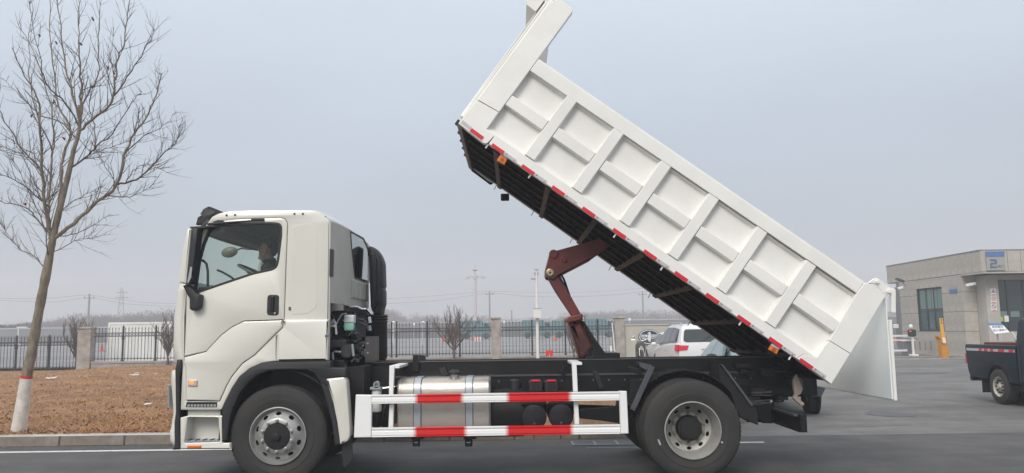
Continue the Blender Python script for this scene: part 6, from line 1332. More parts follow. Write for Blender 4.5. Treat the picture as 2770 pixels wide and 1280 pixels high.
MB().box(X-.42, X+.45, 88.051, 88.1, .95, 1.05).build('rail', CON, t)
X, Z = PY(1652, 955, 40.6); t = thing('warning_post', 'small white angled board leaning by the right-hand stone pillar', 'board', (X, 40.6, .4)); m = MB(); m.prism([(X, Z-.25), (X+.12, Z-.25), (X+.06, Z+.35), (X-.06, Z+.35)], 40.58, 40.62, FY); m.build('panel', SGN, t); MB().cyl((X+.25, 40.7, Z-.3), (X+.12, 40.7, Z+1.5), .03, 6).build('prop', SGN, t)
# litter on the grass
LIT = mat('litter_white', (.62, .62, .62), .8)
for k, (px, py, s_, lb_) in enumerate(((135, 1027, .11, 'right of the tree trunk near the left pillar'), (363, 1018, .09, 'below the white container'), (368, 1012, .05, 'furthest back below the white container'), (417, 1014, .05, 'beside the front of the truck cab'), (399, 1097, .07, 'nearest the kerb by the truck bumper'), (300, 930, .0, ''))):
    if not s_: continue
    yy = 20.0
    for _ in range(30):
        q = PZc(px, py, gz(PY(px, py, yy)[0], yy)); yy = max(13, min(40, q[1]))
    X = PY(px, py, yy)[0]; rs = random.Random(k); m = MB(); n = 9; s2 = s_*yy/20
    vs = [(X+(i % 3-1)*s2+rs.uniform(-.3, .3)*s2, yy+(i//3-1)*s2*.8, gz(X, yy)+.02+rs.uniform(0, .5)*s2) for i in range(9)]
    m.add(vs, [(0, 1, 4, 3), (1, 2, 5, 4), (3, 4, 7, 6), (4, 5, 8, 7)]); tag(m.build('plastic_scrap', LIT, smooth=True), 'crumpled white plastic scrap, '+lb_, 'litter', 'plastic scraps on the grass')

# distant trees -------------------------------------------------------
FT = mat('far_tree_bark', (.075, .062, .062), .95, var=.3, vscale=.2)
EV = mat('far_evergreen', (.03, .045, .03), .95, var=.4, vscale=.6)
rf = random.Random(21)
def wood(name, label, ranges, dens, mt, Ya, Yb):
    vs = []; fs = []
    def quad(p, q, r):
        d = (q-p); s_ = Vector((d.z, 0, -d.x)); s_ = s_.normalized()*r if s_.length > 1e-6 else Vector((r, 0, 0)); k = len(vs)
        vs.extend([tuple(p-s_), tuple(p+s_), tuple(q+s_*.4+Vector((0, r, 0))), tuple(q-s_*.4+Vector((0, r, 0)))]); fs.append((k, k+1, k+2, k+3))
    for (pa, pb, pya, pyb) in ranges:
        n = int((pb-pa)*dens)
        for _ in range(n):
            f = rf.random(); px = pa+(pb-pa)*f; Y = rf.uniform(Ya, Yb); py = pya+(pyb-pya)*f+rf.uniform(-3, 12)
            X, zt_ = PY(px, py, Y); h = zt_*rf.uniform(.85, 1.05); base = Vector((X, Y, -.5))
            quad(base, base+Vector((rf.gauss(0, .3), 0, h*.6)), .16)
            for k in range(80):
                a_ = rf.uniform(0, 6.283); q_ = rf.random()**.6; ex_ = math.cos(a_)*q_*h*.30; ez_ = math.sin(a_)*q_*h*.42+h*.56; p = Vector((X+ex_, Y+rf.uniform(-2, 2), max(.2, ez_))); l_ = h*rf.uniform(.03, .09); quad(p, p+Vector((ex_*.25+rf.gauss(0, .4)*l_, 0, l_)), rf.uniform(.03, .08))
    m = MB(); m.v = vs; m.f = fs; m.m = [0]*len(fs); o = m.build(name, mt, kind='stuff', recalc=False); tag(o, label, 'woodland')
wood('distant_wood', 'hazy bare woodland along the horizon at the left behind the white container', [(-60, 120, 880, 868), (100, 200, 872, 850), (200, 300, 848, 850), (270, 470, 852, 838), (470, 640, 838, 845)], 1.1, FT, 190, 260)
wood('distant_wood', 'hazy bare tree line on the horizon behind the fence and the hoist', [(640, 1000, 845, 835), (1000, 1080, 822, 838), (1070, 1180, 853, 850), (1150, 1330, 856, 852), (1320, 1540, 862, 858), (1520, 1720, 846, 835), (1720, 2000, 838, 842), (2000, 2900, 842, 845)], .8, FT, 230, 330)
def evergreen(px, pyt, Y, w_, label):
    X, zt_ = PY(px, pyt, Y); t = thing('evergreen_tree', label, 'tree', (X, Y, 0), 'dark round evergreens on the horizon'); MB().tube([(X, Y, 0), (X, Y, zt_*.6)], .3, 6).build('trunk', FT, t); vs = []; fs = []
    for _ in range(2600):
        a, b_, c_ = rf.gauss(0, 1), rf.gauss(0, 1), rf.gauss(0, 1); l = math.sqrt(a*a+b_*b_+c_*c_) or 1; r = rf.random()**.35; lump = 1+.16*math.sin(3*a/l+px)+.12*math.sin(5*c_/l+2*b_/l)
        p = Vector((X+a/l*r*w_*lump, Y+b_/l*r*w_, zt_*.52+c_/l*r*zt_*.46*lump)); s_ = rf.uniform(.15, .4); k = len(vs)
        vs += [tuple(p+Vector((rf.uniform(-s_, s_), rf.uniform(-s_, s_), rf.uniform(-s_, s_)))) for _ in range(3)]; fs.append((k, k+1, k+2))
    m = MB(); m.v = vs; m.f = fs; m.m = [0]*len(fs); m.build('crown', EV, t, recalc=False)
evergreen(17, 872, 150, 2.9, 'dark round evergreen at the far left edge of the horizon'); evergreen(70, 873, 160, 3.4, 'dark round evergreen just right of the small white street lamp'); evergreen(118, 885, 170, 2.6, 'lower dark evergreen right of the leaning tree trunk')

# ---------------------------------------------------------------- gatehouse
XG, YG0, YG1 = 23.1, 41.4, 49.6
STN = mat('cladding_stone', (.48, .44, .385), .75, col2=(.37, .34, .30), vscale=1.5, stretch=(1, 1, 2.2), bump=.05, bscale=20)
JNT = mat('joint_dark', (.05, .05, .05), .9); SOF = mat('soffit', (.28, .27, .25), .8)
gh = thing('gatehouse', 'flat-roofed gatehouse clad in grey stone panels with a big number 2 on its fascia', 'building', (30, 45, 0))
zr = PY(2659, 677, 39.6)[1]; zs_ = PY(2659, 737, 39.6)[1]
WY0, WY1 = PXc(*cR(512, 480), XG)[0], PXc(*cR(345, 480), XG)[0]; WZ1 = PXc(*cR(420, 338), XG)[1]; WZ0 = PXc(*cR(430, 621), XG)[1]
m = MB(); m.prism([(YG0, -.1), (YG1-1.5, -.1), (YG1-1.5, zs_), (YG0, zs_)], XG+.03, XG+.25, FX, holes=[[(WY0, WZ0), (WY1, WZ0), (WY1, WZ1), (WY0, WZ1)]]); m.box(XG+.251, 40, YG0+.03, YG0+.25, -.1, zs_) ; m.box(XG+.251, 40, YG1-1.7, YG1-1.5, -.1, zs_); m.box(39.8, 40, YG0+.26, YG1-1.71, -.1, zs_).build('backing_wall', JNT, gh)
m = MB(); m.box(XG+.04, 40, 39.6+.04, YG1, zs_+.02, zr-.03); m.build('roof_core', SOF, gh); 
MB().box(XG-.02, 40.1, 39.58, YG1+.02, zr-.029, zr+.03).build('roof_coping', mat('coping_metal', (.22, .215, .21), .5), gh)
MB().box(XG+.26, 40, YG0+.3, YG1-1.8, .0, .1).box(XG+.3, 39.7, YG1-2.1, YG1-1.9, 0, zs_).build('interior', mat('room_dark', (.03, .03, .032), .9), gh)
# cladding panels, side wall (facing the truck): columns along Y, courses in Z
panel0 = {}
def clad(w_, h_, axis, pos):
    key = (round(w_, 3), round(h_, 3), axis)
    if key not in panel0:
        mm = MB().box(0, .028, .010, w_-.010, .010, h_-.010) if axis == 'X' else MB().box(.010, w_-.010, 0, .028, .010, h_-.010)
        o = mm.build('wall_panel', STN, gh); o.matrix_parent_inverse = Matrix.Translation(-gh.location); panel0[key] = o
    else: o = panel0[key].copy(); COL.objects.link(o); par(o, gh)
    o.location = Vector(pos)+Vector((random.uniform(-.002, .002), 0, 0)); return o
zc = [-.06, PXc(*cR(430, 621), XG)[1]-.02, PXc(*cR(600, 494), XG)[1], PXc(*cR(600, 367), XG)[1], zs_+.02]
ncol = 11; wc = (YG1-1.5-YG0)/ncol
for j in range(4):
    for i in range(ncol):
        ya, yb = YG0+i*wc, YG0+(i+1)*wc; za, zb2 = zc[j], zc[j+1]
        if j == 0: clad(wc, zb2-za, 'X', (XG, ya, za)); continue
        # cut around the window
        for (a, b_) in ((ya, min(yb, WY0)), (max(ya, WY1), yb)):
            if b_-a > .03: clad(b_-a, zb2-za, 'X', (XG, a, za))
        a, b_ = max(ya, WY0), min(yb, WY1)
        if b_-a > .03 and zb2 > WZ1+.03: clad(b_-a, zb2-max(za, WZ1), 'X', (XG, a, max(za, WZ1)))
# fascia: side and front
nf = 15; wf_ = (YG1-39.6)/nf
for i in range(nf): clad(wf_, zr-zs_-.06, 'X', (XG-.0, 39.6+i*wf_, zs_+.03))
fx = [XG+.02]+[PY(x, 700, 39.6)[0] for x in (2724, 2760)]; 
while fx[-1] < 38.5: fx.append(fx[-1]+.68*2)
fx = [fx[0], (fx[0]+fx[1])/2+.1]+fx[1:]
for a, b_ in zip(fx[:-1], fx[1:]): clad(b_-a, zr-zs_-.06, 'Y', (a, 39.57, zs_+.03))
MB().box(XG-.03, 40.02, 39.54, 39.9, zs_-.06, zs_+.018).box(XG-.03, XG+.3, 39.901, YG0-.01, zs_-.06, zs_+.018).build('fascia_trim', STN, gh); MB().box(XG+.0, 40.0, 39.9, YG0, zs_-.02, zs_+.01).build('canopy_soffit', SOF, gh)
# front wall panels, column, front window
cxa, cxb = PY(*cR(778, 500), 40.9)[0], PY(*cR(862, 500), 40.9)[0]
xw = [XG+.0, (XG+cxa)/2+.35, cxa+.5]
for j in range(4):
    for a, b_ in zip(xw[:-1], xw[1:]): clad(b_-a, zc[j+1]-zc[j], 'Y', (a, YG0-.03, zc[j]))
PCL = mat('column_stone', (.48, .445, .40), .75, var=.15, vscale=1.5)
MB().box(cxa, cxb, 40.55, YG0-.02, -.1, zs_-.07).build('column', PCL, gh, bevel=.01); MB().box(cxb, 40, 40.75, YG0-.02, PY(2720, 757, 40.8)[1], zs_-.061).build('lintel', PCL, gh)
zwi = PY(2750, 897, 40.9)[1]; zwt = PY(2720, 757, 40.8)[1]-.001
MB().box(cxb+.001, 40, 40.8, YG0-.02, -.1, zwi).build('window_apron', PCL, gh)
FRM = mat('window_frame_dark', (.03, .033, .036), .5)
fw_ = MB().box(cxb+.01, 40, 41.0, 41.03, zwi+.001, zwt-.001).build('front_window', BGL, gh)
for xx in (cxb+.01, cxb+.62, cxb+1.45, cxb+2.4, cxb+3.4, cxb+4.4): MB().box(xx, xx+.05, 40.96, 40.999, zwi+.05, zwt-.05).build('mullion', FRM, fw_)
for z_ in (zwi+.002, zwt-.052, zwi+(zwt-zwi)*.40): MB().box(cxb+.01, 40, 40.955, 40.995, z_, z_+.05).build('transom', FRM, fw_)
sw_ = MB().box(XG+.12, XG+.15, WY0-.05, WY1+.05, WZ0-.05, WZ1+.05).build('side_window', mat('teal_pane', (.06, .11, .115), .12, spec=.8, var=.4, vscale=1.3), gh)
for f in (0, .33, .62, .97): yy = WY1-(WY1-WY0)*f-.06*(f > .9); MB().box(XG+.08, XG+.119, yy-.03, yy+.03, WZ0+.001, WZ1-.001).build('mullion', FRM, sw_)
for z_ in (WZ0+.0, WZ0+(WZ1-WZ0)*.47, WZ1-.06): MB().box(XG+.07, XG+.118, WY0+.001, WY1-.001, z_, z_+.055).build('transom', FRM, sw_)
y0c, y1c = PXc(*cR(350, 400), XG+.16)[0], PXc(*cR(500, 400), XG+.16)[0]
CUR = mat('blind_green', (.16, .22, .205), .8)
for k in range(4): yy = WY0+.1+k*(WY1-WY0-.2)/4; MB().box(XG+.105, XG+.119, yy, yy+(WY1-WY0)/4-.12, WZ0+(WZ1-WZ0)*.52, WZ1-.1).build('blind', CUR, sw_)
# far-left annex: column and open carport edge
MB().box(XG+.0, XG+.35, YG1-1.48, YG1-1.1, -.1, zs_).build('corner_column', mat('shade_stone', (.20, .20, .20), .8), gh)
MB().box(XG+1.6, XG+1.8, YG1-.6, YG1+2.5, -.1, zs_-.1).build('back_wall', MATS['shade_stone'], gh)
# sign with the 2
sa, sb = PY(*cR(792, 97), 39.5), PY(*cR(934, 222), 39.5)
sg = thing('gate_sign', 'square grey sign with a blue header and a large blue-grey 2 on the gatehouse fascia', 'sign', (sa[0], 39.5, sb[1]))
SGY = mat('sign_grey', (.33, .33, .31), .6); SBL = mat('sign_blue', (.09, .17, .38), .5); SB2 = mat('sign_slate', (.085, .15, .20), .5)
MB().box(sa[0], sb[0]-.08, 39.48, 39.56, sb[1], sa[1]).build('sign_panel', SGY, sg, bevel=.01)
hb0, hb1 = PY(2666, 680.5, 39.47), PY(2718, 694, 39.47); MB().box(hb0[0], hb1[0], 39.465, 39.479, hb1[1], hb0[1]).build('header', SBL, sg)
c2_ = mk(2640, 670, 17.0)
two = [(640, 540), (880, 532), (940, 570), (968, 620), (960, 750), (750, 770), (745, 860), (978, 862), (985, 930), (660, 930), (652, 770), (690, 690), (880, 690), (880, 625), (860, 612), (660, 612)]
m = MB(); m.prism(Q(c2_, two, 39.47), 39.460, 39.479, FY); m.build('numeral', SB2, sg)
def text(s, size, fr, m_, parent, name='lettering'):
    cu = bpy.data.curves.new(name, 'FONT'); cu.body = s; cu.size = size; cu.extrude = .004; cu.align_x = 'CENTER'; cu.align_y = 'CENTER'; cu.resolution_u = 3
    o = bpy.data.objects.new(name, cu); COL.objects.link(o); dg = bpy.context.evaluated_depsgraph_get(); me = bpy.data.meshes.new_from_object(o.evaluated_get(dg)); bpy.data.objects.remove(o)
    if len(me.vertices) == 0: return None
    o = bpy.data.objects.new(name, me); COL.objects.link(o); me.materials.clear(); me.materials.append(m_)
    me.transform(fr)
    if parent: o.parent = parent; o.matrix_parent_inverse = world_of(parent).inverted()
    return o
UP = Matrix.Rotation(math.pi/2, 4, 'X')
q = PY(*c2_(1155, 880), 39.47); text('\u53f7\u95e8', .17, Matrix.Translation((q[0], 39.474, q[1])) @ UP, mat('letter_grey', (.16, .16, .17), .6), sg)
# small blue plate on the side wall
ya, za = PXc(*cR(602, 318), XG-.02); yb, zb2 = PXc(*cR(557, 373), XG-.02); 
t = thing('wall_plate', 'small plate with a blue lower half on the gatehouse side wall right of its window', 'sign', (XG-.02, ya, zb2)); MB().box(XG-.03, XG-.005, ya, yb, (za+zb2)/2, za).build('upper_half', SGY, t); MB().box(XG-.035, XG-.005, ya, yb, zb2, (za+zb2)/2-.001).build('lower_half', SBL, t)
# warning signs on the column
LR = mat('sign_ink', (.25, .05, .05), .6)
for k, (y0_, y1_, lb_) in enumerate(((342, 388, 'warning sign with a red triangle, topmost of three on the gatehouse column'), (392, 438, 'prohibition sign with a ringed 20, middle of three on the gatehouse column'), (443, 490, 'prohibition sign with a crossed ring, lowest of three on the gatehouse column'))):
    a = PY(*cR(824+k*2, y0_), 40.52); c_ = PY(*cR(862+k*3, y1_), 40.52); t = thing('warning_sign', 'small white '+lb_, 'sign', (a[0], 40.52, c_[1]), None); MB().box(a[0], c_[0], 40.53, 40.549, c_[1], a[1]).build('sign_plate', SGN, t)
    w_ = c_[0]-a[0]; cx, cz = (a[0]+c_[0])/2, a[1]-.47*w_
    MB().box(a[0]+.03, c_[0]-.03, 40.522, 40.529, c_[1]+.02, c_[1]+.06).build('caption_bar', RED, t)
    if k == 0: MB().prism([(cx-.42*w_, cz-.36*w_), (cx+.42*w_, cz-.36*w_), (cx, cz+.36*w_)], 40.52, 40.529, FY, holes=[[(cx-.28*w_, cz-.28*w_), (cx+.28*w_, cz-.28*w_), (cx, cz+.2*w_)]]).build('triangle', LR, t); MB().prism([(cx-.06*w_, cz-.25*w_), (cx+.06*w_, cz-.25*w_), (cx+.09*w_, cz-.05*w_), (cx, cz+.08*w_), (cx-.09*w_, cz-.05*w_)], 40.52, 40.529, FY).build('symbol', LR, t)
    else: MB().prism(circ(cx, cz, .40*w_, 28), 40.52, 40.529, FY, holes=[circ(cx, cz, .33*w_, 28)]).build('ring', LR, t)
    if k == 1: text('20', .5*w_, Matrix.Translation((cx, 40.525, cz)) @ UP, LR, t)
    if k == 2: MB().prism([(cx-.28*w_, cz+.2*w_), (cx-.2*w_, cz+.28*w_), (cx+.28*w_, cz-.2*w_), (cx+.2*w_, cz-.28*w_)], 40.52, 40.529, FY).build('bar', LR, t)
# notices behind the glass front
for (x0_, y0_, x1_, y1_, m_, lb_) in ((886, 528, 913, 558, mat('notice_lime', (.38, .55, .08), .6), 'small lime green notice on the gatehouse front window'), (916, 520, 948, 560, SGN, 'small white notice on the gatehouse front window right of the lime one')):
    a = PY(*cR(x0_, y0_), 40.9); c_ = PY(*cR(x1_, y1_), 40.9); o = tag(MB().box(a[0], c_[0], 40.93, 40.945, c_[1], a[1]).build('notice', m_), lb_, 'notice')
for (x0_, x1_) in ((884, 934), (953, 1015)): a = PY(*cR(x0_, 488), 41); c_ = PY(*cR(x1_, 527), 41); MB().box(a[0], c_[0], 40.985, 40.998, c_[1], a[1]).build('lower_blind', CUR, fw_)
# sloped information board
bd = thing('information_board', 'white sloping information board with a blue top strip in front of the gatehouse column', 'sign', (PY(*cR(880, 640), 38.8)[0], 38.8, 0))
q0, q1, q2, q3 = [PY(*cR(*p), 38.8) for p in ((845, 639), (942, 628), (915, 572), (820, 570))]
MB().add([], []); m = MB(); V_ = [(q0[0], 38.7, q0[1]), (q1[0], 38.7, q1[1]), (q2[0], 39.0, q2[1]), (q3[0], 39.0, q3[1])]
k = [Vector(v) for v in V_]; lo3 = [k[0], k[1], k[1].lerp(k[2], .78), k[0].lerp(k[3], .78)]; hi3 = [k[0].lerp(k[3], .781), k[1].lerp(k[2], .781), k[2], k[3]]
for nm, pp_, m_ in (('board', lo3, SGN), ('header', hi3, SBL)): mm = MB(); mm.add([tuple(p) for p in pp_]+[tuple(p+Vector((0, .04, .01))) for p in pp_], [(0, 1, 2, 3), (4, 5, 6, 7), (0, 1, 5, 4), (1, 2, 6, 5), (2, 3, 7, 6), (3, 0, 4, 7)]); mm.build(nm, m_, bd)
ctr = (lo3[0]+lo3[1]+lo3[2]+lo3[3])/4; 
for r_, (f, s_) in enumerate(((.62, '\u6765\u8bbf\u767b\u8bb0'), (.28, '\u51fa\u5165\u8bf7\u767b\u8bb0'))):
    p = k[0].lerp(k[3], f).lerp(k[1].lerp(k[2], f), .5); text(s_, .135, Matrix.Translation((p.x, p.y-.012, p.z)) @ Matrix.Rotation(R_(70), 4, 'X'), mat('letter_blue', (.12, .17, .26), .6), bd)
MB().cyl((ctr.x, 39.0, 0), (ctr.x, 39.0, ctr.z), .04, 10).build('stand', STRAP, bd)
p = PY(*cR(985, 660), 38.9); t = thing('tablet_stand', 'white tilted reader post beside the sloping board', 'reader', (p[0], 38.9, 0)); MB().tube([(p[0]+.1, 38.9, p[1]-.2), (p[0]-.12, 38.9, p[1]+.25)], .035, 8).build('reader_arm', SGN, t); MB().box(p[0]+.1, p[0]+.8, 38.8, 39.1, 0, p[1]+.05).build('reader_base', mat('pinkish', (.42, .36, .33), .6), t, bevel=.01)
# security cameras
def seccam(px, py, Y, label, s_=1):
    X, Z = PY(px, py, Y); t = thing('security_camera', label, 'camera', (X, Y, Z), 'security cameras on the gatehouse'); m = MB(); Mr = Matrix.Translation((X, Y, Z)) @ Matrix.Rotation(R_(-12), 4, 'Y'); m.box(-.19*s_, .19*s_, -.07, .07, -.07, .07, M=Mr); m.build('housing', SGN, t, bevel=.02); MB().tube([(X+.1, Y, Z), (X+.25*s_, Y+.1, Z-.05), (X+.3*s_, Y+.25, Z-.1)], .03, 6).build('bracket', STRAP, t)
seccam(*cR(695, 315), 40.6, 'white bullet camera under the gatehouse canopy beside the column', 1.3)
seccam(*cR(232, 338), 45.9, 'small white camera pointing left at the far end of the gatehouse side wall', .8)
X, Z = PY(*cR(228, 286), 46.3); t = thing('flood_light', 'grey flood light above the small camera on the gatehouse side wall', 'light', (X, 46.3, Z)); MB().box(-.22, .22, -.15, .15, -.045, .045, M=Matrix.Translation((X, 46.3, Z)) @ Matrix.Rotation(R_(22), 4, 'Y')).build('lamp_housing', mat('dark_housing', (.06, .06, .06), .5), t); MB().tube([(X+.15, 46.3, Z-.05), (X+.35, 46.4, Z-.35)], .03, 6).build('bracket', STRAP, t)
# raised kerb in front of the gatehouse
MB().box(14.5, 40, 39.3, 39.45, 0, .07).box(14.4, 22.3, 42.5, 42.65, 0, .06).build('gatehouse_kerb', PLIN, None, kind='structure')
MB().box(22.3, 40, 39.451, 49, 0.0, .06).build('gatehouse_pavement', mat('pavement', (.26, .25, .24), .85, var=.2), None, kind='structure')
# orange barrier machine
Yb = 40.8; a = PY(*cR(470, 652), Yb); c_ = PY(*cR(538, 787), Yb); ORG = mat('barrier_orange', (.62, .25, .02), .4, var=.1)
bg_ = thing('parking_barrier', 'orange parking barrier machine with its yellow arm raised, against the gatehouse wall', 'barrier', ((a[0]+c_[0])/2, Yb, 0))
zt_ = a[1]; zb_ = .0; x0_, x1_ = a[0]+.06, c_[0]-.02
m = MB(); m.prism(rnd([(x0_+.07, zb_), (x1_+.03, zb_), (x1_-.03, zt_), (x0_-.06, zt_), (x0_-.05, zt_-.07), (x0_+.03, zt_-.20)], .01), Yb-.2, Yb+.2, FY, ch=.02, both=True); m.build('cabinet', ORG, bg_)
p0 = PY(*cR(512, 690), Yb-.26); p1 = PY(*cR(496, 536), Yb-.26); m = MB(); m.prism([(p0[0]-.06, p0[1]), (p0[0]+.10, p0[1]), (p1[0]+.10, p1[1]), (p1[0]-.05, p1[1])], Yb-.28, Yb-.21, FY); m.build('arm', mat('barrier_yellow', (.72, .38, .03), .4), bg_)
MB().prism([(p0[0]-.03, p0[1]-.08), (p0[0]+.12, p0[1]-.08), (p0[0]+.10, p0[1]+.18), (p0[0]-.04, p0[1]+.2)], Yb-.32, Yb-.281, FY).build('arm_clamp', SGN, bg_)
for f in (.80, .93): z_ = p0[1]+(p1[1]-p0[1])*f; xx = p0[0]+(p1[0]-p0[0])*f; MB().box(xx-.0, xx+.04, Yb-.285, Yb-.281, z_-.06, z_+.04).build('arm_stripe', BLKM, bg_)
# grey barrier cabinet, rails, plate reader
Yb = 45.0; a = PY(*cR(250, 675), Yb); c_ = PY(*cR(308, 785), Yb)
gb = thing('barrier_cabinet', 'grey barrier cabinet with white boom rails between the tailgate and the gatehouse', 'barrier', (a[0], Yb, 0)); GC = mat('cabinet_grey', (.19, .195, .2), .5)
MB().box(a[0], c_[0], Yb-.3, Yb+.3, 0, a[1]-.02).build('cabinet', GC, gb, bevel=.02); MB().box(a[0]-.05, c_[0]+.2, Yb-.32, Yb+.32, a[1]-.019, a[1]+.06).build('cabinet_top', GC, gb, bevel=.01)
xw0 = PY(*cR(120, 680), Yb)[0]
for y_ in (652, 682, 748): q = PY(*cR(200, y_), Yb); MB().box(xw0, c_[0]+.05 if y_ != 748 else a[0], Yb-.40, Yb-.33, q[1]-.05, q[1]+.05).build('boom_rail', SGN, gb)
for k in range(9): xx = xw0+k*.3; q0_ = PY(*cR(200, 748), Yb)[1]; q1_ = PY(*cR(200, 690), Yb)[1]; MB().box(xx, xx+.05, Yb-.385, Yb-.345, q0_, q1_).build('boom_bar', GC, gb)
q = PY(*cR(215, 686), Yb-.41); MB().box(q[0]-.5, q[0]+.2, Yb-.415, Yb-.401, q[1]-.03, q[1]+.01).build('red_stripe', RED, gb)
X, Z = PY(*cR(309, 634), 43.9); t = thing('plate_reader', 'black number plate reader display on a pale post with a white camera on top', 'reader', (X, 43.9, 0)); MB().box(X-.21, X+.21, 43.85, 44.0, Z-.19, Z+.19).build('display', PLA, t, bevel=.03, seg=2); MB().box(X-.17, X-.06, 43.84, 43.849, Z+.07, Z+.12).build('red_digits', mat('led_red', (.9, .12, .1), .4, emit=.5), t)
MB().box(X+.0, X+.09, 43.95, 44.05, 0.05, Z-.18).build('post', SGN, t); MB().box(X-.12, X+.25, 43.8, 44.2, 0, .10).build('foot', SGN, t, bevel=.02); q = PY(*cR(304, 592), 43.9); ell(MB(), (q[0], 43.95, q[1]), (.11, .10, .13)).build('camera', SGN, t, smooth=True); MB().cyl((q[0], 43.95, Z+.19), (q[0], 43.95, q[1]-.1), .05, 8).build('camera_neck', STRAP, t)
X, Z = PY(*cR(204, 590), 47); t = thing('wall_camera', 'small white camera just right of the tailgate edge at the far wall', 'camera', (X, 47, Z)); MB().box(X-.15, X+.12, 46.9, 47.1, Z-.12, Z+.12).build('housing', SGN, t, bevel=.03)
MB().cyl((X, 47, 0), (X, 47, Z-.12), .04, 8).build('post', GC, t)

# ---------------------------------------------------------------- pickup at the right edge
PKG = mat('pickup_green', (.008, .020, .034), .45, spec=.3, var=.3, vscale=2)
pk = thing('pickup_truck', 'dark green pickup with a red and white strip, cut by the right edge', 'pickup', (0, 0, 0))
# local: +x forward, origin at the rear axle on the ground; right side is -y
hw = .86
side = [(-1.14, .56), (-1.17, .80), (-1.22, 1.15), (-1.18, 1.20), (.98, 1.20), (.98, .52), (.46, .50)]
archp = [(.43*math.cos(R_(a)), .37+.43*math.sin(R_(a))) for a in range(15, 166, 10)]
poly = [(-1.10, .52), (-1.17, .70), (-1.20, 1.0), (-1.22, 1.17), (-1.19, 1.205), (.97, 1.205), (.97, .50)]+[(x, z) for x, z in archp if True][0:]+[(-.46, .50)]
poly = [(-1.10, .52), (-1.17, .70), (-1.20, 1.0), (-1.22, 1.17), (-1.19, 1.225), (.72, 1.225), (.72, .46), (.455, .46)]+archp+[(-.455, .50)]
for s in (-1, 1):
    m = MB(); m.prism(poly, s*hw, s*(hw-.09), FY, ch=.03); m.build('bed_side', PKG, pk, smooth=35)
    m = MB(); m.prism([(a*1.0, b) for a, b in circ(0, .37, .475, 30)], s*(hw+.012), s*(hw-.03), FY, holes=[circ(0, .37, .425, 30)], ch=.01); m.build('arch_lip', PKG, pk, smooth=35) if False else None
    m = MB(); m.box(-1.14, .70, s*(hw+.002)-.003, s*(hw+.002)+.003, 1.085, 1.14); m.build('strip_white', TWHT, pk)
    for xa_, xb_ in ((-.62, -.50), (-.42, -.28), (-.18, -.06), (.12, .34), (.50, .66)): MB().box(xa_, xb_, s*(hw+.006)-.002, s*(hw+.006)+.002, 1.087, 1.138).build('strip_red', TRED, pk)
    m = MB(); m.box(-1.235, -1.16, s*hw-.12*(s > 0), s*hw+.12*(s < 0), .80, 1.02); m.build('tail_lamp', TLR, pk, bevel=.01)
MB().box(-1.19, -1.14, -hw+.1, hw-.1, .58, 1.19).build('tailgate', PKG, pk, bevel=.01); MB().box(-1.12, .70, -hw+.09, hw-.09, .62, .68).build('bed_floor', BLKM, pk); MB().box(.68, .72, -hw+.1, hw-.1, .6, 1.25).build('bulkhead', PKG, pk)
MB().box(-.9, .66, -.6, .6, .68, 1.27).build('red_cargo', mat('rust_cargo', (.16, .04, .03), .7, var=.4), pk, bevel=.01)
MB().box(-1.20, -1.08, -hw+.05, hw-.05, .42, .54).build('rear_bumper', BLKM, pk, bevel=.02); MB().box(-1.0, 4.0, -.4, .4, .38, .55).build('chassis', BLKM, pk)
cabp = [(.74, .46), (.74, 1.30), (.86, 1.70), (.96, 1.76), (2.2, 1.76), (2.85, 1.25), (4.0, 1.10), (4.15, .95), (4.15, .50), (3.5, .50)]+[(3.08+.43*math.cos(R_(a)), .37+.43*math.sin(R_(a))) for a in range(15, 166, 10)]+[(2.6, .42)]
m = MB(); m.prism(rnd(cabp, .03), -hw, hw, FY, ch=.05, both=True); m.build('cab', PKG, pk, smooth=35)
for s in (-1, 1):
    m = MB(); m.prism(rnd([(1.05, 1.26), (1.13, 1.66), (2.12, 1.66), (2.62, 1.26)], .03), s*(hw+.003), s*(hw-.02), FY); m.build('side_window', CGL, pk); MB().box(.86, .88, s*(hw+.001)-.003, s*(hw+.001)+.003, .5, 1.25).build('door_gap', BLKM, pk)
for wx in (0, 3.08):
    for s in (-1, 1):
        m = MB(); yc = s*(hw-.02); m.lathe([(.2, .0), (.215, .02*s), (.29, .03*s), (.35, .0), (.365, -.04*s), (.365, -.20*s), (.33, -.24*s), (.2, -.23*s)], (wx, yc, .365), 'Y', 40, rmod=lambda i, j, r: r-.008 if (r > .36 and i % 2) else r); wh = m.build('wheel', TYRE, pk, smooth=35)
        m = MB(); m.lathe([(0, .02*s), (.05, .02*s), (.055, 0), (.06, -.02*s), (.15, -.05*s), (.19, .0), (.205, .015*s), (.213, .01*s), (.213, -.1*s)], (wx, yc, .365), 'Y', 36); m.build('rim', mat('pickup_rim', (.60, .57, .50), .45, metal=.4, var=.3, vscale=12), wh, smooth=35)
        for k in range(10): a = 2*math.pi*k/10; MB().cyl((wx+.125*math.cos(a), yc+.005*s, .365+.125*math.sin(a)), (wx+.125*math.cos(a), yc-.04*s, .365+.125*math.sin(a)), .017, 8).build('rim_hole', BLKM, wh)
        MB().cyl((wx, yc-.26*s, .37), (wx, yc-.34*s, .37), .43, 28).build('wheel_well', BLKM, wh)
MB().box(-.62, -.60, -hw+.0, -hw+.26, .20, .50).build('mud_flap', BLKM, pk); MB().box(-.62, -.60, hw-.26, hw, .20, .50).build('mud_flap', BLKM, pk)
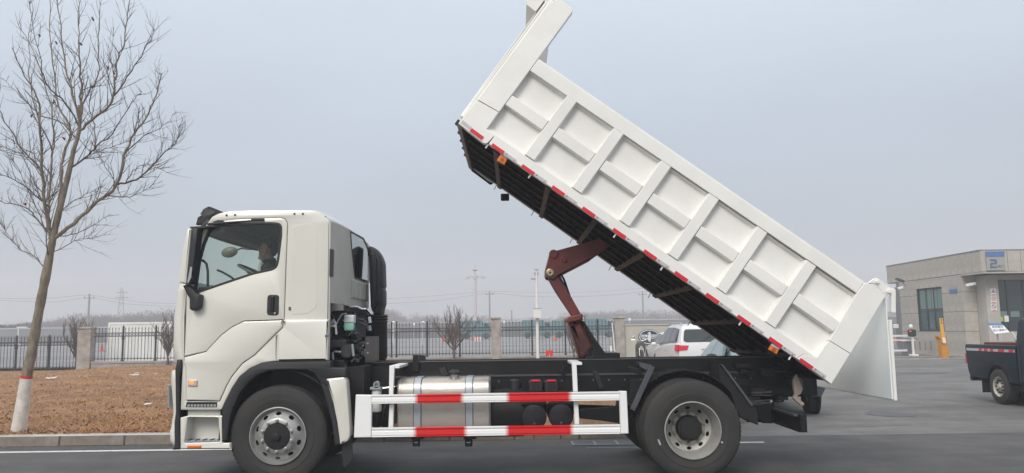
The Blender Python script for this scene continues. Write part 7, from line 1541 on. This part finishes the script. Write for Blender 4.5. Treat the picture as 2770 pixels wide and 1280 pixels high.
MB().box(.5, .9, -.6, .6, .22, .5).box(.4, 2.6, -.75, -.7, .30, .42).build('underbody', BLKM, pk)
pth = R_(-92); wxy = PZc(2704, 1094, 0); side_off = Vector((math.cos(pth-math.pi/2), math.sin(pth-math.pi/2)))*hw   # right side offset from axle centre
pk.rotation_euler = (0, 0, pth); pk.location = (wxy[0]-side_off.x, wxy[1]-side_off.y, 0)

# stains on the apron
STN2 = mat('oil_stain', (.085, .085, .085), .6, var=.3)
def blot(px, py, rx, ry, nm, z_=.004):
    c_ = PZc(px, py, 0); rs = random.Random(px); pts = []
    for i in range(28): a = 2*math.pi*i/28; k_ = 1+.12*math.sin(3*a+px)+.08*rs.uniform(-1, 1); pts.append((c_[0]+rx*math.cos(a)*k_, c_[1]+ry*math.sin(a)*k_))
    sheet(nm, pts, z_, STN2)
blot(2404, 1120, .38, .55, 'apron_stain')
blot(2490, 1010, .9, .5, 'apron_stain', .003)
m = MB(); 
for pts in (((2170, 1072), (2200, 1073), (2240, 1076)), ((2060, 1100), (2100, 1104), (2150, 1101)), ((2430, 1040), (2520, 1044), (2600, 1041)), ((2200, 1150), (2330, 1155), (2470, 1149))):
    P_ = [PZc(x, y, 0) for x, y in pts]
    for (a, b_) in zip(P_[:-1], P_[1:]): m.add([(a[0], a[1], .003), (b_[0], b_[1], .003), (b_[0], b_[1]+.02, .003), (a[0], a[1]+.02, .003)], [(0, 1, 2, 3)])
m.build('asphalt_cracks', STN2, kind='structure')

# ---------------------------------------------------------------- haze
HZ = bpy.data.materials.new('haze_air'); HZ.use_nodes = True; t = HZ.node_tree; t.nodes.clear(); o = t.nodes.new('ShaderNodeOutputMaterial'); pv = t.nodes.new('ShaderNodeVolumePrincipled')
pv.inputs['Color'].default_value = (.93, .95, 1.0, 1); pv.inputs['Density'].default_value = .0024; pv.inputs['Anisotropy'].default_value = .1; t.links.new(pv.outputs[0], o.inputs['Volume'])
hzo = MB().box(-425, 425, -35, 425, -1.6, 32).build('haze', HZ, kind='stuff'); hzo['label'] = 'thin winter haze in the air'; hzo['category'] = 'haze'
